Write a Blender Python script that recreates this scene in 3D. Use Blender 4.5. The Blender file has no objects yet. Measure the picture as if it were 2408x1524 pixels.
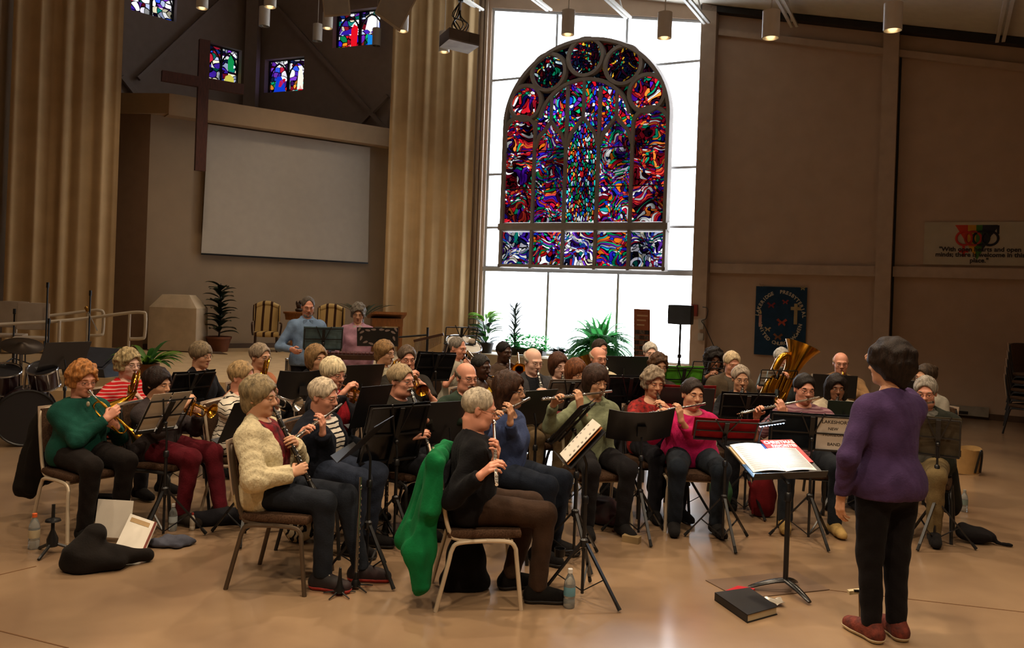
import bpy, math, random
import numpy as np
from mathutils import Vector as V, Matrix as M
random.seed(7); rng = np.random.default_rng(7)
sc = bpy.context.scene
col = sc.collection
PI = math.pi
sin, cos, rad = math.sin, math.cos, math.radians

# ---------------------------------------------------------------- camera model (2408 x 1524 frame)
CH, CF, HY, RHO = 1.87, 1950.0, 683.0, math.atan(.036)
cr_, sr_ = cos(RHO), sin(RHO)
def AB(x, y):
    u, w = (x-1204)/CF, (y-HY)/CF
    return u*cr_+w*sr_, u*sr_-w*cr_
def P(x, y, d):
    a, b = AB(x, y); return V((a*d, d, CH+b*d))
def S(x, y, s): return P(x, y, CF/s)
def G(x, y, z=0.0):
    a, b = AB(x, y); return P(x, y, (z-CH)/b)
def ray(x, y):
    a, b = AB(x, y); return V((0, 0, CH)), V((a, 1, b)).normalized()
def onplane(x, y, p, n):
    o, d = ray(x, y); return o+d*((p-o).dot(n)/d.dot(n))
def aim(m, x, y, L, far=False):
    """point on the sight line through pixel (x,y) at distance L from m"""
    o, d = ray(x, y); k = (m-o).dot(d); c = o+d*k; h2 = L*L-(c-m).length_squared
    if h2 < 0: return m+(c-m).normalized()*L
    return c+d*(math.sqrt(h2)*(1 if far else -1))
cam_d = bpy.data.cameras.new('camera'); cam = bpy.data.objects.new('camera', cam_d); col.objects.link(cam)
cam_d.sensor_fit = 'HORIZONTAL'; cam_d.sensor_width = 36; cam_d.lens = 36*CF/2408; cam_d.shift_y = -(762-HY)/2408
cam_d.clip_start = .05; cam_d.clip_end = 200
cam.matrix_world = M.Translation((0, 0, CH)) @ M.Rotation(PI/2, 4, 'X') @ M.Rotation(RHO, 4, 'Z')
sc.camera = cam

# ---------------------------------------------------------------- materials
def hx(h):
    if not isinstance(h, str): return tuple(h)+(1,)
    r = [int(h[i:i+2], 16)/255 for i in (0, 2, 4)]
    return tuple(c/12.92 if c <= .04045 else ((c+.055)/1.055)**2.4 for c in r)+(1,)
MATS = {}
def mat(name, c, rough=.6, metal=0, var=.12, vs=6, bump=0, bs=60, spec=.4, stretch=None, c2=None, sheen=0, trans=0, coat=0, detail=4, transl=0):
    if name in MATS: return MATS[name]
    m = bpy.data.materials.new(name); m.use_nodes = True; MATS[name] = m
    nt = m.node_tree; b = nt.nodes['Principled BSDF']; N = nt.nodes.new; L = nt.links.new
    c = hx(c); b.inputs['Base Color'].default_value = c
    b.inputs['Roughness'].default_value = rough; b.inputs['Metallic'].default_value = metal
    b.inputs['Specular IOR Level'].default_value = spec
    if sheen: b.inputs['Sheen Weight'].default_value = sheen
    if trans: b.inputs['Transmission Weight'].default_value = trans
    if coat: b.inputs['Coat Weight'].default_value = coat; b.inputs['Coat Roughness'].default_value = .19; b.inputs['Coat IOR'].default_value = 1.7
    tc = N('ShaderNodeTexCoord'); vec = tc.outputs['Object']
    if stretch:
        mp = N('ShaderNodeMapping'); mp.inputs['Scale'].default_value = stretch; L(vec, mp.inputs[0]); vec = mp.outputs[0]
    if var:
        n = N('ShaderNodeTexNoise'); n.inputs['Scale'].default_value = vs; n.inputs['Detail'].default_value = detail; L(vec, n.inputs['Vector'])
        mx = N('ShaderNodeMix'); mx.data_type = 'RGBA'
        rp = N('ShaderNodeMapRange'); rp.inputs[1].default_value = .3; rp.inputs[2].default_value = .7
        L(n.outputs[0], rp.inputs[0]); L(rp.outputs[0], mx.inputs[0])
        d = hx(c2) if c2 else tuple(x*(1-var*2) for x in c[:3])+(1,)
        mx.inputs[6].default_value = c if c2 else tuple(min(1, x*(1+var)) for x in c[:3])+(1,); mx.inputs[7].default_value = d
        L(mx.outputs[2], b.inputs['Base Color'])
    if transl:
        tb = N('ShaderNodeBsdfTranslucent'); ms = N('ShaderNodeMixShader'); ms.inputs[0].default_value = transl; tb.inputs[0].default_value = tuple(min(1, x*1.6) for x in c[:3])+(1,)
        L(b.outputs[0], ms.inputs[1]); L(tb.outputs[0], ms.inputs[2]); L(ms.outputs[0], nt.nodes['Material Output'].inputs[0])
    if bump:
        n2 = N('ShaderNodeTexNoise'); n2.inputs['Scale'].default_value = bs; n2.inputs['Detail'].default_value = 3; L(vec, n2.inputs['Vector'])
        bp = N('ShaderNodeBump'); bp.inputs['Strength'].default_value = min(1, bump); bp.inputs['Distance'].default_value = .01
        L(n2.outputs[0], bp.inputs['Height']); L(bp.outputs[0], b.inputs['Normal'])
    return m
def emat(name, c, s):
    if name in MATS: return MATS[name]
    m = bpy.data.materials.new(name); m.use_nodes = True; MATS[name] = m
    nt = m.node_tree; nt.nodes.remove(nt.nodes['Principled BSDF'])
    e = nt.nodes.new('ShaderNodeEmission'); e.inputs[0].default_value = hx(c); e.inputs[1].default_value = s
    nt.links.new(e.outputs[0], nt.nodes['Material Output'].inputs[0]); return m
def cloth(c, bump=.25, name=None, **k):
    return mat(name or 'cloth_'+str(c), c, rough=.9, var=.16, vs=9, bump=bump, bs=90, spec=.12, sheen=.02, **k)
def stripes(name, c1, c2, freq, duty=.5, ax=2, wob=.02, rough=.9):
    if name in MATS: return MATS[name]
    m = bpy.data.materials.new(name); m.use_nodes = True; MATS[name] = m
    nt = m.node_tree; b = nt.nodes['Principled BSDF']; N = nt.nodes.new; L = nt.links.new
    b.inputs['Roughness'].default_value = rough; b.inputs['Specular IOR Level'].default_value = .2
    tc = N('ShaderNodeTexCoord'); sp = N('ShaderNodeSeparateXYZ'); L(tc.outputs['Object'], sp.inputs[0])
    n = N('ShaderNodeTexNoise'); n.inputs['Scale'].default_value = 7; L(tc.outputs['Object'], n.inputs['Vector'])
    a = N('ShaderNodeMath'); a.operation = 'MULTIPLY_ADD'; L(n.outputs[0], a.inputs[0]); a.inputs[1].default_value = wob; L(sp.outputs[ax], a.inputs[2])
    f = N('ShaderNodeMath'); f.operation = 'MULTIPLY'; f.inputs[1].default_value = freq; L(a.outputs[0], f.inputs[0])
    fr = N('ShaderNodeMath'); fr.operation = 'FRACT'; L(f.outputs[0], fr.inputs[0])
    lt = N('ShaderNodeMath'); lt.operation = 'LESS_THAN'; lt.inputs[1].default_value = duty; L(fr.outputs[0], lt.inputs[0])
    mx = N('ShaderNodeMix'); mx.data_type = 'RGBA'; mx.inputs[6].default_value = hx(c2); mx.inputs[7].default_value = hx(c1)
    L(lt.outputs[0], mx.inputs[0]); L(mx.outputs[2], b.inputs['Base Color']); return m

# ---------------------------------------------------------------- objects
def wm(o):
    m = o.matrix_basis.copy()
    while o.parent: m = o.parent.matrix_basis @ (o.matrix_parent_inverse @ m); o = o.parent
    return m
def tag(o, label, cat, group=None):
    o['label'] = label; o['category'] = cat
    if group: o['group'] = group
    return o
def thing(name, label, cat, loc=(0, 0, 0), group=None, rz=0):
    o = bpy.data.objects.new(name, None); col.objects.link(o); o.empty_display_size = .1
    o.location = loc; o.rotation_euler = (0, 0, rz); return tag(o, label, cat, group)
def frame(z, x=None, o=(0, 0, 0)):
    """matrix whose local Z is z, local X as close as possible to x"""
    z = V(z).normalized(); x = V(x) if x is not None else (V((1, 0, 0)) if abs(z.x) < .9 else V((0, 1, 0)))
    x = x-z*x.dot(z)
    if x.length < 1e-6: x = z.orthogonal()
    x.normalize(); y = z.cross(x)
    m = M(((x.x, y.x, z.x, 0), (x.y, y.y, z.y, 0), (x.z, y.z, z.z, 0), (0, 0, 0, 1))); m.translation = V(o); return m
class MB:
    def __init__(s, T=None): s.v = []; s.f = []; s.m = []; s.uv = {}; s.T = T; s.mi = 0
    def add(s, vs, fs, T=None):
        n = len(s.v); T = T if T is not None else s.T
        s.v += [tuple(T @ V(p)) if T is not None else tuple(p) for p in vs]
        s.f += [tuple(n+i for i in f) for f in fs]; s.m += [s.mi]*len(fs); return n
    def box(s, c, d, R=None, T=None):
        x, y, z = [q/2 for q in d]; c = V(c)
        vs = [V((i*x, j*y, k*z)) for i in (-1, 1) for j in (-1, 1) for k in (-1, 1)]
        if R is not None: vs = [R @ p for p in vs]
        s.add([c+p for p in vs], [(0, 1, 3, 2), (4, 6, 7, 5), (0, 4, 5, 1), (2, 3, 7, 6), (0, 2, 6, 4), (1, 5, 7, 3)], T); return s
    def bar(s, a, b, w, h=None, up=(0, 0, 1), T=None):
        a, b = V(a), V(b); F = frame(b-a, V(up).cross(b-a) if V(up).cross(b-a).length > 1e-6 else None, (a+b)/2)
        L = (b-a).length; h = h or w; x, y, z = w/2, h/2, L/2
        vs = [F @ V((i*x, j*y, k*z)) for i in (-1, 1) for j in (-1, 1) for k in (-1, 1)]
        s.add(vs, [(0, 1, 3, 2), (4, 6, 7, 5), (0, 4, 5, 1), (2, 3, 7, 6), (0, 2, 6, 4), (1, 5, 7, 3)], T); return s
    def tube(s, pts, r, n=8, closed=False, cap=True, T=None, flat=1.0, up=None):
        pts = [V(p) for p in pts]; k = len(pts); rs = r if hasattr(r, '__len__') else [r]*k
        vs = []; x = None
        for i, p in enumerate(pts):
            if closed: t = pts[(i+1) % k]-pts[i-1]
            else: t = pts[min(i+1, k-1)]-pts[max(i-1, 0)]
            if t.length < 1e-9: t = V((0, 0, 1))
            t.normalize()
            if x is None: x = (V(up)-t*V(up).dot(t)) if up is not None and t.cross(V(up)).length > 1e-3 else t.orthogonal()
            x = x-t*x.dot(t)
            if x.length < 1e-6: x = t.orthogonal()
            x.normalize(); y = t.cross(x)
            vs += [p+(x*cos(2*PI*j/n)+y*sin(2*PI*j/n)*flat)*rs[i] for j in range(n)]
        fs = []
        for i in range(k if closed else k-1):
            a, b = i*n, ((i+1) % k)*n
            fs += [(a+j, a+(j+1) % n, b+(j+1) % n, b+j) for j in range(n)]
        if cap and not closed: fs += [tuple(range(n-1, -1, -1)), tuple((k-1)*n+j for j in range(n))]
        s.add(vs, fs, T); return s
    def lathe(s, prof, n=20, T=None, cap=True):
        vs = [(r*cos(2*PI*j/n), r*sin(2*PI*j/n), z) for r, z in prof for j in range(n)]; k = len(prof); fs = []
        for i in range(k-1): fs += [(i*n+j, i*n+(j+1) % n, (i+1)*n+(j+1) % n, (i+1)*n+j) for j in range(n)]
        if cap: fs += [tuple(range(n-1, -1, -1)), tuple((k-1)*n+j for j in range(n))]
        s.add(vs, fs, T); return s
    def prism(s, poly, h, T=None, z0=0):
        k = len(poly); vs = [(x, y, z0) for x, y in poly]+[(x, y, z0+h) for x, y in poly]
        s.add(vs, [tuple(range(k-1, -1, -1)), tuple(range(k, 2*k))]+[(i, (i+1) % k, k+(i+1) % k, k+i) for i in range(k)], T); return s
    def ball(s, c, r, n=10, T=None):
        r = r if hasattr(r, '__len__') else (r, r, r); c = V(c); vs = []; fs = []; h = n//2+1
        for i in range(h+1):
            a = PI*i/h
            vs += [c+V((r[0]*sin(a)*cos(2*PI*j/n), r[1]*sin(a)*sin(2*PI*j/n), r[2]*cos(a))) for j in range(n)]
        for i in range(h): fs += [(i*n+j, (i+1)*n+j, (i+1)*n+(j+1) % n, i*n+(j+1) % n) for j in range(n)]
        s.add(vs, fs, T); return s
    def grid(s, fn, nu, nv, T=None, thick=None):
        """fn(u,v)->point; with thick (vector) a closed slab"""
        vs = [V(fn(i/nu, j/nv)) for i in range(nu+1) for j in range(nv+1)]; w = nv+1
        fs = [(i*w+j, (i+1)*w+j, (i+1)*w+j+1, i*w+j+1) for i in range(nu) for j in range(nv)]
        if thick is not None:
            t = V(thick); n = len(vs); vs += [p+t for p in vs]; fs += [tuple(n+q for q in reversed(f)) for f in fs]
            e = [(i, 0) for i in range(nu)]
            for i in range(nu):
                for j in (0, nv):
                    a, b = i*w+j, (i+1)*w+j; fs.append((a, b, b+n, a+n) if j else (b, a, a+n, b+n))
            for j in range(nv):
                for i in (0, nu):
                    a, b = i*w+j, i*w+j+1; fs.append((a, b, b+n, a+n) if not i else (b, a, a+n, b+n))
        s.add(vs, fs, T); return s
    def raw(s, vs, fs): return s.add(vs, fs)
    def build(s, name, mats, parent=None, smooth=None, kind=None, uvs=None):
        me = bpy.data.meshes.new(name); mats = mats if isinstance(mats, (list, tuple)) else [mats]
        vs = np.array(s.v, dtype=np.float64).reshape(-1, 3)
        if parent is None:
            lo, hi = vs.min(0), vs.max(0); org = V(((lo[0]+hi[0])/2, (lo[1]+hi[1])/2, lo[2])); vs = vs-np.array(org)
        me.from_pydata(vs.tolist(), [], s.f)
        for m in mats: me.materials.append(m)
        if len(mats) > 1: me.polygons.foreach_set('material_index', np.array(s.m, dtype=np.int32))
        if uvs is not None:
            ul = me.uv_layers.new(name='UVMap'); idx = np.zeros(len(me.loops), dtype=np.int32); me.loops.foreach_get('vertex_index', idx)
            ul.data.foreach_set('uv', np.array(uvs, dtype=np.float32)[idx].ravel())
        if smooth is not False:
            me.polygons.foreach_set('use_smooth', np.ones(len(me.polygons), dtype=bool))
            if smooth is None: me.set_sharp_from_angle(angle=rad(40))
        me.update()
        o = bpy.data.objects.new(name, me); col.objects.link(o)
        if parent is None: o.location = org
        else: o.parent = parent; o.matrix_parent_inverse = wm(parent).inverted()
        if kind: o['kind'] = kind
        return o
def copy_tree(o, parent=None):
    c = o.copy(); col.objects.link(c)
    if parent is not None: c.parent = parent
    for ch in list(o.children): copy_tree(ch, c)
    return c
def arc(c, r, a0, a1, n, u=(1, 0, 0), w=(0, 0, 1)):
    c, u, w = V(c), V(u), V(w); return [c+u*(r*cos(a0+(a1-a0)*i/n))+w*(r*sin(a0+(a1-a0)*i/n)) for i in range(n+1)]
def smoothpath(pts, n=4, closed=False):
    pts = [V(p) for p in pts]; k = len(pts); out = []
    for i in range(k if closed else k-1):
        a, b, c, d = (pts[(i-1) % k], pts[i], pts[(i+1) % k], pts[(i+2) % k]) if closed else (pts[max(i-1, 0)], pts[i], pts[i+1], pts[min(i+2, k-1)])
        for j in range(n):
            t = j/n; out.append(.5*((2*b)+(c-a)*t+(2*a-5*b+4*c-d)*t*t+(3*b-a-3*c+d)*t**3))
    if not closed: out.append(pts[-1])
    return out
def text_mesh(s, name, body, size, T, m, parent, bold=0, align='CENTER', thick=.002):
    cu = bpy.data.curves.new('t', 'FONT'); cu.body = body; cu.size = size; cu.align_x = align; cu.extrude = thick; cu.offset = bold; cu.resolution_u = 3
    o = bpy.data.objects.new('t', cu); me = bpy.data.meshes.new_from_object(o); bpy.data.objects.remove(o)
    b = s if s is not None else MB(); b.add([v.co for v in me.vertices], [tuple(p.vertices) for p in me.polygons], T)
    bpy.data.meshes.remove(me); bpy.data.curves.remove(cu)
    return b.build(name, m, parent, smooth=False) if s is None else b
# ================================================================ SETTING
def stained(name, sx, sy, dist=.35, lead=.06, strength=1.6, dark=.35, pal='rich', seed=0, radial=False):
    m = bpy.data.materials.new(name); m.use_nodes = True; nt = m.node_tree; N = nt.nodes.new; L = nt.links.new
    nt.nodes.remove(nt.nodes['Principled BSDF'])
    tc = N('ShaderNodeTexCoord'); mp = N('ShaderNodeMapping'); mp.inputs['Location'].default_value = (seed*3.1, seed*1.7, 0)
    no = N('ShaderNodeTexNoise'); no.inputs['Scale'].default_value = 2.2; no.inputs['Detail'].default_value = 1; L(tc.outputs['UV'], mp.inputs[0]); L(mp.outputs[0], no.inputs['Vector'])
    sub = N('ShaderNodeVectorMath'); sub.operation = 'SUBTRACT'; L(no.outputs[1], sub.inputs[0]); sub.inputs[1].default_value = (.5, .5, .5)
    ml = N('ShaderNodeVectorMath'); ml.operation = 'MULTIPLY'; L(sub.outputs[0], ml.inputs[0]); ml.inputs[1].default_value = (dist, dist, 0)
    ad = N('ShaderNodeVectorMath'); L(mp.outputs[0], ad.inputs[0]); L(ml.outputs[0], ad.inputs[1])
    scv = N('ShaderNodeVectorMath'); scv.operation = 'MULTIPLY'; L(ad.outputs[0], scv.inputs[0]); scv.inputs[1].default_value = (sx, sy, 1)
    v1 = N('ShaderNodeTexVoronoi'); v1.voronoi_dimensions = '2D'; v1.inputs['Scale'].default_value = 1; L(scv.outputs[0], v1.inputs['Vector'])
    v2 = N('ShaderNodeTexVoronoi'); v2.voronoi_dimensions = '2D'; v2.feature = 'DISTANCE_TO_EDGE'; v2.inputs['Scale'].default_value = 1; L(scv.outputs[0], v2.inputs['Vector'])
    sep = N('ShaderNodeSeparateColor'); L(v1.outputs['Color'], sep.inputs[0])
    cr = N('ShaderNodeValToRGB'); cr.color_ramp.interpolation = 'CONSTANT'; e = cr.color_ramp.elements
    pals = {'rich': ['d01222', 'ffffff', '2a17b0', '0a8a50', '8e0f22', '18a8a8', '7a2cc0', 'f07818', '1440d0', 'b01030', 'e8e4ff', '3a0a20', '0db070', 'e04848', '5a1a90', '101030'],
            'drop': ['ffffff', '12b07a', 'd82028', '2060e0', 'f09030', '20c8c8', '7a1020', 'c8f0ff', '501a80', 'b02018', '1a8040', '2a1080'],
            'dark': ['30081a', '101830', '3a0c18', 'b0181c', '06202a', '1a0a28', '10a070', '280810', '401030', 'e8b030', '0c1230', '501014', 'c8e0e8', '200a20'],
            'red': ['d01828', '6a0c1c', 'e84030', '1a1060', '8a1020', 'ffffff', '3a0a18', 'f08030', '481090', '10906a', 'a01028', '200818'],
            'pale': ['ffffff', '4020a0', 'f4f0ff', '8a1428', 'c8d4ff', '101838', '2848c0', 'ffffff', '6a30b0', '0c6a60', 'e8e0c0', '200a28']}
    cs = pals[pal]
    while len(e) < len(cs): e.new(1)
    for i, c in enumerate(cs): e[i].position = i/len(cs); e[i].color = hx(c)
    L(sep.outputs[0], cr.inputs[0])
    # brightness of the single pieces and of larger passages
    mr = N('ShaderNodeMapRange'); L(sep.outputs[1], mr.inputs[0]); mr.inputs[3].default_value = .25; mr.inputs[4].default_value = 1.25
    n2 = N('ShaderNodeTexNoise'); n2.inputs['Scale'].default_value = 1.6; L(mp.outputs[0], n2.inputs['Vector'])
    r2 = N('ShaderNodeMapRange'); L(n2.outputs[0], r2.inputs[0]); r2.inputs[1].default_value = .35; r2.inputs[2].default_value = .65; r2.inputs[3].default_value = dark; r2.inputs[4].default_value = 1
    ld = N('ShaderNodeMapRange'); L(v2.outputs['Distance'], ld.inputs[0]); ld.inputs[1].default_value = lead; ld.inputs[2].default_value = lead*1.9
    a = N('ShaderNodeMath'); a.operation = 'MULTIPLY'; L(mr.outputs[0], a.inputs[0]); L(r2.outputs[0], a.inputs[1])
    b = N('ShaderNodeMath'); b.operation = 'MULTIPLY'; L(a.outputs[0], b.inputs[0]); L(ld.outputs[0], b.inputs[1])
    c = N('ShaderNodeMath'); c.operation = 'MULTIPLY'; L(b.outputs[0], c.inputs[0]); c.inputs[1].default_value = strength
    em = N('ShaderNodeEmission'); L(cr.outputs[0], em.inputs[0]); L(c.outputs[0], em.inputs[1])
    L(em.outputs[0], nt.nodes['Material Output'].inputs[0]); return m

mWall = mat('wall_paint', '957f66', rough=.8, var=.03, vs=3, bump=.05, bs=120, spec=.2)
mWallW = mat('wall_panel', 'b39c88', rough=.75, var=.03, vs=3, spec=.25)
mUpper = mat('upper_wall_paint', 'a4948a', rough=.85, var=.03, spec=.2)
mFascia = mat('fascia_paint', 'a28462', rough=.7, var=.03, spec=.3)
mSteelP = mat('painted_steel', 'b09c8a', rough=.55, var=.04, spec=.3)
mCeil = mat('deck_ceiling', 'c9c2b4', rough=.7, var=.03, spec=.2)
mWhite = mat('white_paint', 'd8d4cc', rough=.5, var=.03)
mBlack = mat('black_metal', '0d0d0e', rough=.4, var=.1, spec=.45)
mChrome = mat('chrome', 'c8c8c8', rough=.18, metal=1, var=.02)
mPost = mat('aluminium_frame', 'b4b8bc', rough=.4, metal=.2, var=.05)
mFloor = mat('polished_concrete', 'a48768', rough=.34, var=.1, vs=1.3, c2='80664e', spec=.6, bump=.012, bs=9, detail=8, coat=1)
mStage = mat('stage_carpet', 'b59a74', rough=.8, var=.06, vs=4)

# --- window wall (right) plane
TH = rad(27.5); WA = G(2300, 985); Wu = V((cos(TH), -sin(TH), 0)); Wn = V((-sin(TH), -cos(TH), 0)); UP = V((0, 0, 1))
def W(x, y, off=0): return onplane(x, y, WA+Wn*off, Wn)
def Wuz(x, y, off=0): p = W(x, y, off); return (p-WA).dot(Wu), p.z
def Wpt(u, z, off=0): return WA+Wu*u+UP*z+Wn*off
TW = frame(-Wn, Wu); TW.translation = WA   # local x = along wall, local y = ? , z = out of the room
ysgn = 1 if (TW.to_3x3() @ V((0, 1, 0))).z > 0 else -1
def wslab(pts, th, name, m, off=0, mb=None, **k):
    """pts (u,z); slab from off metres into the room, th thick towards outside"""
    b = mb or MB()
    poly = [(u, z*ysgn) for u, z in pts]
    b.prism(poly, th, TW, z0=-off)
    return b if mb is not None else b.build(name, m, smooth=False, **k)
u0, z0_ = Wuz(1720, 22); u1, z1_ = Wuz(2408, 95); CS = (z1_-z0_)/(u1-u0)
def ceil_z(u): return z0_+CS*(u-u0)
uL, uR = Wuz(1136, 600)[0], Wuz(1634, 600)[0]; zS = Wuz(1390, 842)[1]; zT = Wuz(1390, 28)[1]
uA = Wuz(1100, 700)[0]; uE = u1+5
def ztop(u): # sloping window head
    a = Wuz(1160, 18); b = Wuz(1651, 46); return a[1]+(b[1]-a[1])*(u-a[0])/(b[0]-a[0])
wr = MB()
wslab([(uA-.35, 0), (uL, 0), (uL, ceil_z(uL)), (uA-.35, ceil_z(uA-.35))], .3, '', None, mb=wr)
wslab([(uL, 0), (uR, 0), (uR, zS), (uL, zS)], .3, '', None, mb=wr)
wslab([(uL, ztop(uL)), (uR, ztop(uR)), (uR, ceil_z(uR)), (uL, ceil_z(uL))], .3, '', None, mb=wr)
wslab([(uR, 0), (uE, 0), (uE, ceil_z(uE)), (uR, ceil_z(uR))], .3, '', None, mb=wr)
wr.build('wall_right', mWallW, smooth=False, kind='structure')
# steel columns and rails on the wall
def wbar(pts, th, name, off): wslab(pts, th, name, mSteelP, off=off, kind='structure')
zr = Wuz(1850, 634)[1]
uc = Wuz(2083, 500)[0]
ucl, ucr = Wuz(1655, 400)[0], Wuz(1690, 400)[0]
wslab([(uR+.02, 0), (ucr-.1, 0), (ucr-.1, ceil_z(ucr)), (uR+.02, ceil_z(uR))], .22, 'trim_1', mSteelP, off=.2, kind='structure')
wslab([(uc-.12, 0), (uc+.13, 0), (uc+.13, ceil_z(uc)), (uc-.12, ceil_z(uc-.12))], .26, 'trim_2', mSteelP, off=.25, kind='structure')
wslab([(ucr-.08, zr-.09), (uc-.13, zr-.09), (uc-.13, zr+.09), (ucr-.08, zr+.09)], .1, 'trim_3', mSteelP, off=.08, kind='structure')
wslab([(uc+.15, zr-.09), (uE, zr-.09), (uE, zr+.09), (uc+.15, zr+.09)], .1, 'trim_4', mSteelP, off=.08, kind='structure')
wslab([(uc+.135, .1), (uc+.17, .1), (uc+.17, ceil_z(uc)-.5), (uc+.135, ceil_z(uc)-.5)], .05, 'trim_5', mat('dark_gap', '15110e', var=0), off=.03, kind='structure')
wslab([(ucr-.08, ceil_z(ucr)-.52), (uE, ceil_z(uE)-.52), (uE, ceil_z(uE)-.40), (ucr-.08, ceil_z(ucr)-.40)], .1, 'trim_6', mSteelP, off=.09, kind='structure')
wslab([(uR, ceil_z(uR)-.13), (uE, ceil_z(uE)-.13), (uE, ceil_z(uE)-.02), (uR, ceil_z(uR)-.02)], .22, 'trim_7', mat('dark_beam', '1c1a19', var=.05), off=.2, kind='structure')
wslab([(uR+.7, 0), (uE, 0), (uE, .1), (uR+.7, .1)], .06, 'baseboard_right', mat('base_trim', '54402f', var=.05), off=.03, kind='structure')

# --- the glazing: white diffusing panes in an aluminium frame
mPane = emat('frosted_daylight_pane', 'eef6ff', 11.0)
def hline(xa, ya, xb, yb): return Wuz(xa, ya), Wuz(xb, yb)
fr = MB(); fw = .05
rows = [zS, Wuz(1390, 633)[1], Wuz(1390, 534)[1], Wuz(1390, 401)[1], Wuz(1390, 166)[1]]
ug1, ug2 = Wuz(1285, 700)[0], Wuz(1450, 700)[0]
win = MB()
win.uv = []
wslab([(uL, zS), (uR, zS), (uR, ztop(uR)), (uL, ztop(uL))], .02, '', None, off=-.16, mb=win)
for z in rows: wslab([(uL, z-fw/2), (uR, z-fw/2), (uR, z+fw/2), (uL, z+fw/2)], .12, '', None, off=-.04, mb=fr)
for u in (uL+.03, ug1, ug2, uR-.03): wslab([(u-fw/2, zS), (u+fw/2, zS), (u+fw/2, ztop(u+fw/2)), (u-fw/2, ztop(u-fw/2))], .12, '', None, off=-.045, mb=fr)
wslab([(uL, ztop(uL)-.06), (uR, ztop(uR)-.06), (uR, ztop(uR)), (uL, ztop(uL))], .13, '', None, off=-.03, mb=fr)
wslab([(uL, rows[1]-.09), (uR, rows[1]-.09), (uR, rows[1]), (uL, rows[1])], .2, '', None, off=.0, mb=fr)
wf = fr.build('window_1', mPost, smooth=False, kind='structure')
pane = win.build('pane', mPane, wf, smooth=False)
trl = MB()
for du in (-.10, -.2, -.32): wslab([(uL+du-.03, 0), (uL+du+.03, 0), (uL+du+.03, ceil_z(uL)), (uL+du-.03, ceil_z(uL))], .1, '', None, off=.06+.02*du, mb=trl)
trl.build('trim_8', mSteelP, smooth=False, kind='structure')

# --- the big arched stained-glass window hung in front of the glazing
OFF = .12
def A2(x, y): p = Wuz(x, y, OFF); return V((p[0], p[1], 0))
bl, brr = A2(1176, 633), A2(1567, 633); tl_, tr_ = A2(1172, 633), A2(1570, 633)
ul, ur = A2(1176, 560).x, A2(1569, 560).x; um = (ul+ur)/2; Rr = (ur-ul)/2
zb = A2(1370, 634).y; zm1 = A2(1370, 545).y; zm2 = A2(1370, 522).y; ztop_ = A2(1383, 89).y; zsp = A2(1184, 300).y
yr = ztop_-zsp                                           # the head is a little elliptic
def arcpt(a, k=1.0): return V((um+Rr*k*cos(a), zsp+yr*k*sin(a), 0))
mTrac = mat('tracery_stone_grey', '8a827c', rough=.8, var=.06)
sg = thing('stained_glass_window', 'tall arched stained glass window in grey tracery hung before the bright glazing', 'stained glass window', Wpt(um, zb, OFF))
def onW(v, off=OFF): return Wpt(v.x, v.y, off)
fw2 = .055
def tr_path(pts, w=fw2, d=.12, closed=False):
    """rectangular moulding along a 2D path"""
    pts = [V(p) for p in pts]; k = len(pts); vs = []; fs = []
    for i, p in enumerate(pts):
        t = (pts[(i+1) % k]-pts[i-1]) if closed else (pts[min(i+1, k-1)]-pts[max(i-1, 0)])
        t.normalize(); n = V((-t.y, t.x, 0))*w/2
        for q, o in ((p-n, OFF-d/2), (p+n, OFF-d/2), (p+n*.55, OFF+d/2), (p-n*.55, OFF+d/2)): vs.append(Wpt(q.x, q.y, o))
    for i in range(k if closed else k-1):
        a, b = i*4, ((i+1) % k)*4
        fs += [(a+j, a+(j+1) % 4, b+(j+1) % 4, b+j) for j in range(4)]
    if not closed: fs += [(3, 2, 1, 0), tuple((k-1)*4+j for j in range(4))]
    trb.add(vs, fs)
trb = MB()
outer = [V((ul, zb, 0))]+[V((ul, zsp, 0))]+[arcpt(PI-PI*i/40) for i in range(1, 40)]+[V((ur, zsp, 0)), V((ur, zb, 0))]
outer_in = [V((ul+.05, zm2-.07, 0)), V((ul+.05, zsp, 0))]+[arcpt(PI-PI*i/40, .975) for i in range(1, 40)]+[V((ur-.05, zsp, 0)), V((ur-.05, zm2-.07, 0))]
tr_path(outer_in, .13, .16)
zmid = (zm1+zm2)/2
tr_path([V((ul-.02, zmid, 0)), V((ur+.02, zmid, 0))], abs(zm2-zm1)+.03, .18)
tr_path([V((ul, zb+.05, 0)), V((ur, zb+.05, 0))], .1, .16)
tr_path([V((ul+.04, zb, 0)), V((ul+.04, zmid, 0))], .1, .16); tr_path([V((ur-.04, zb, 0)), V((ur-.04, zmid, 0))], .1, .16)
wd = (ur-ul-.1)/5; mull = [ul+.05+wd*i for i in range(1, 5)]
zl = [A2(1250, 285).y, A2(1327, 205).y, A2(1410, 205).y, A2(1490, 285).y]
for i, u in enumerate(mull):
    tr_path([V((u, zb, 0)), V((u, zmid, 0))], .11, .14); tr_path([V((u, zmid, 0)), V((u, zl[i], 0))], .11, .14)
# five roundels round the head
crc = []
for i, a in enumerate((159, 125, 90, 55, 21)):
    c = V((um+(Rr-.42)*cos(rad(a))*1.0, zsp+.02+(yr-.42)*sin(rad(a)), 0)); rr = .385 if i in (1, 2, 3) else .37; crc.append((c, rr))
    tr_path([c+V((cos(2*PI*j/28)*rr, sin(2*PI*j/28)*rr, 0)) for j in range(28)], .125, .14, closed=True)
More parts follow.
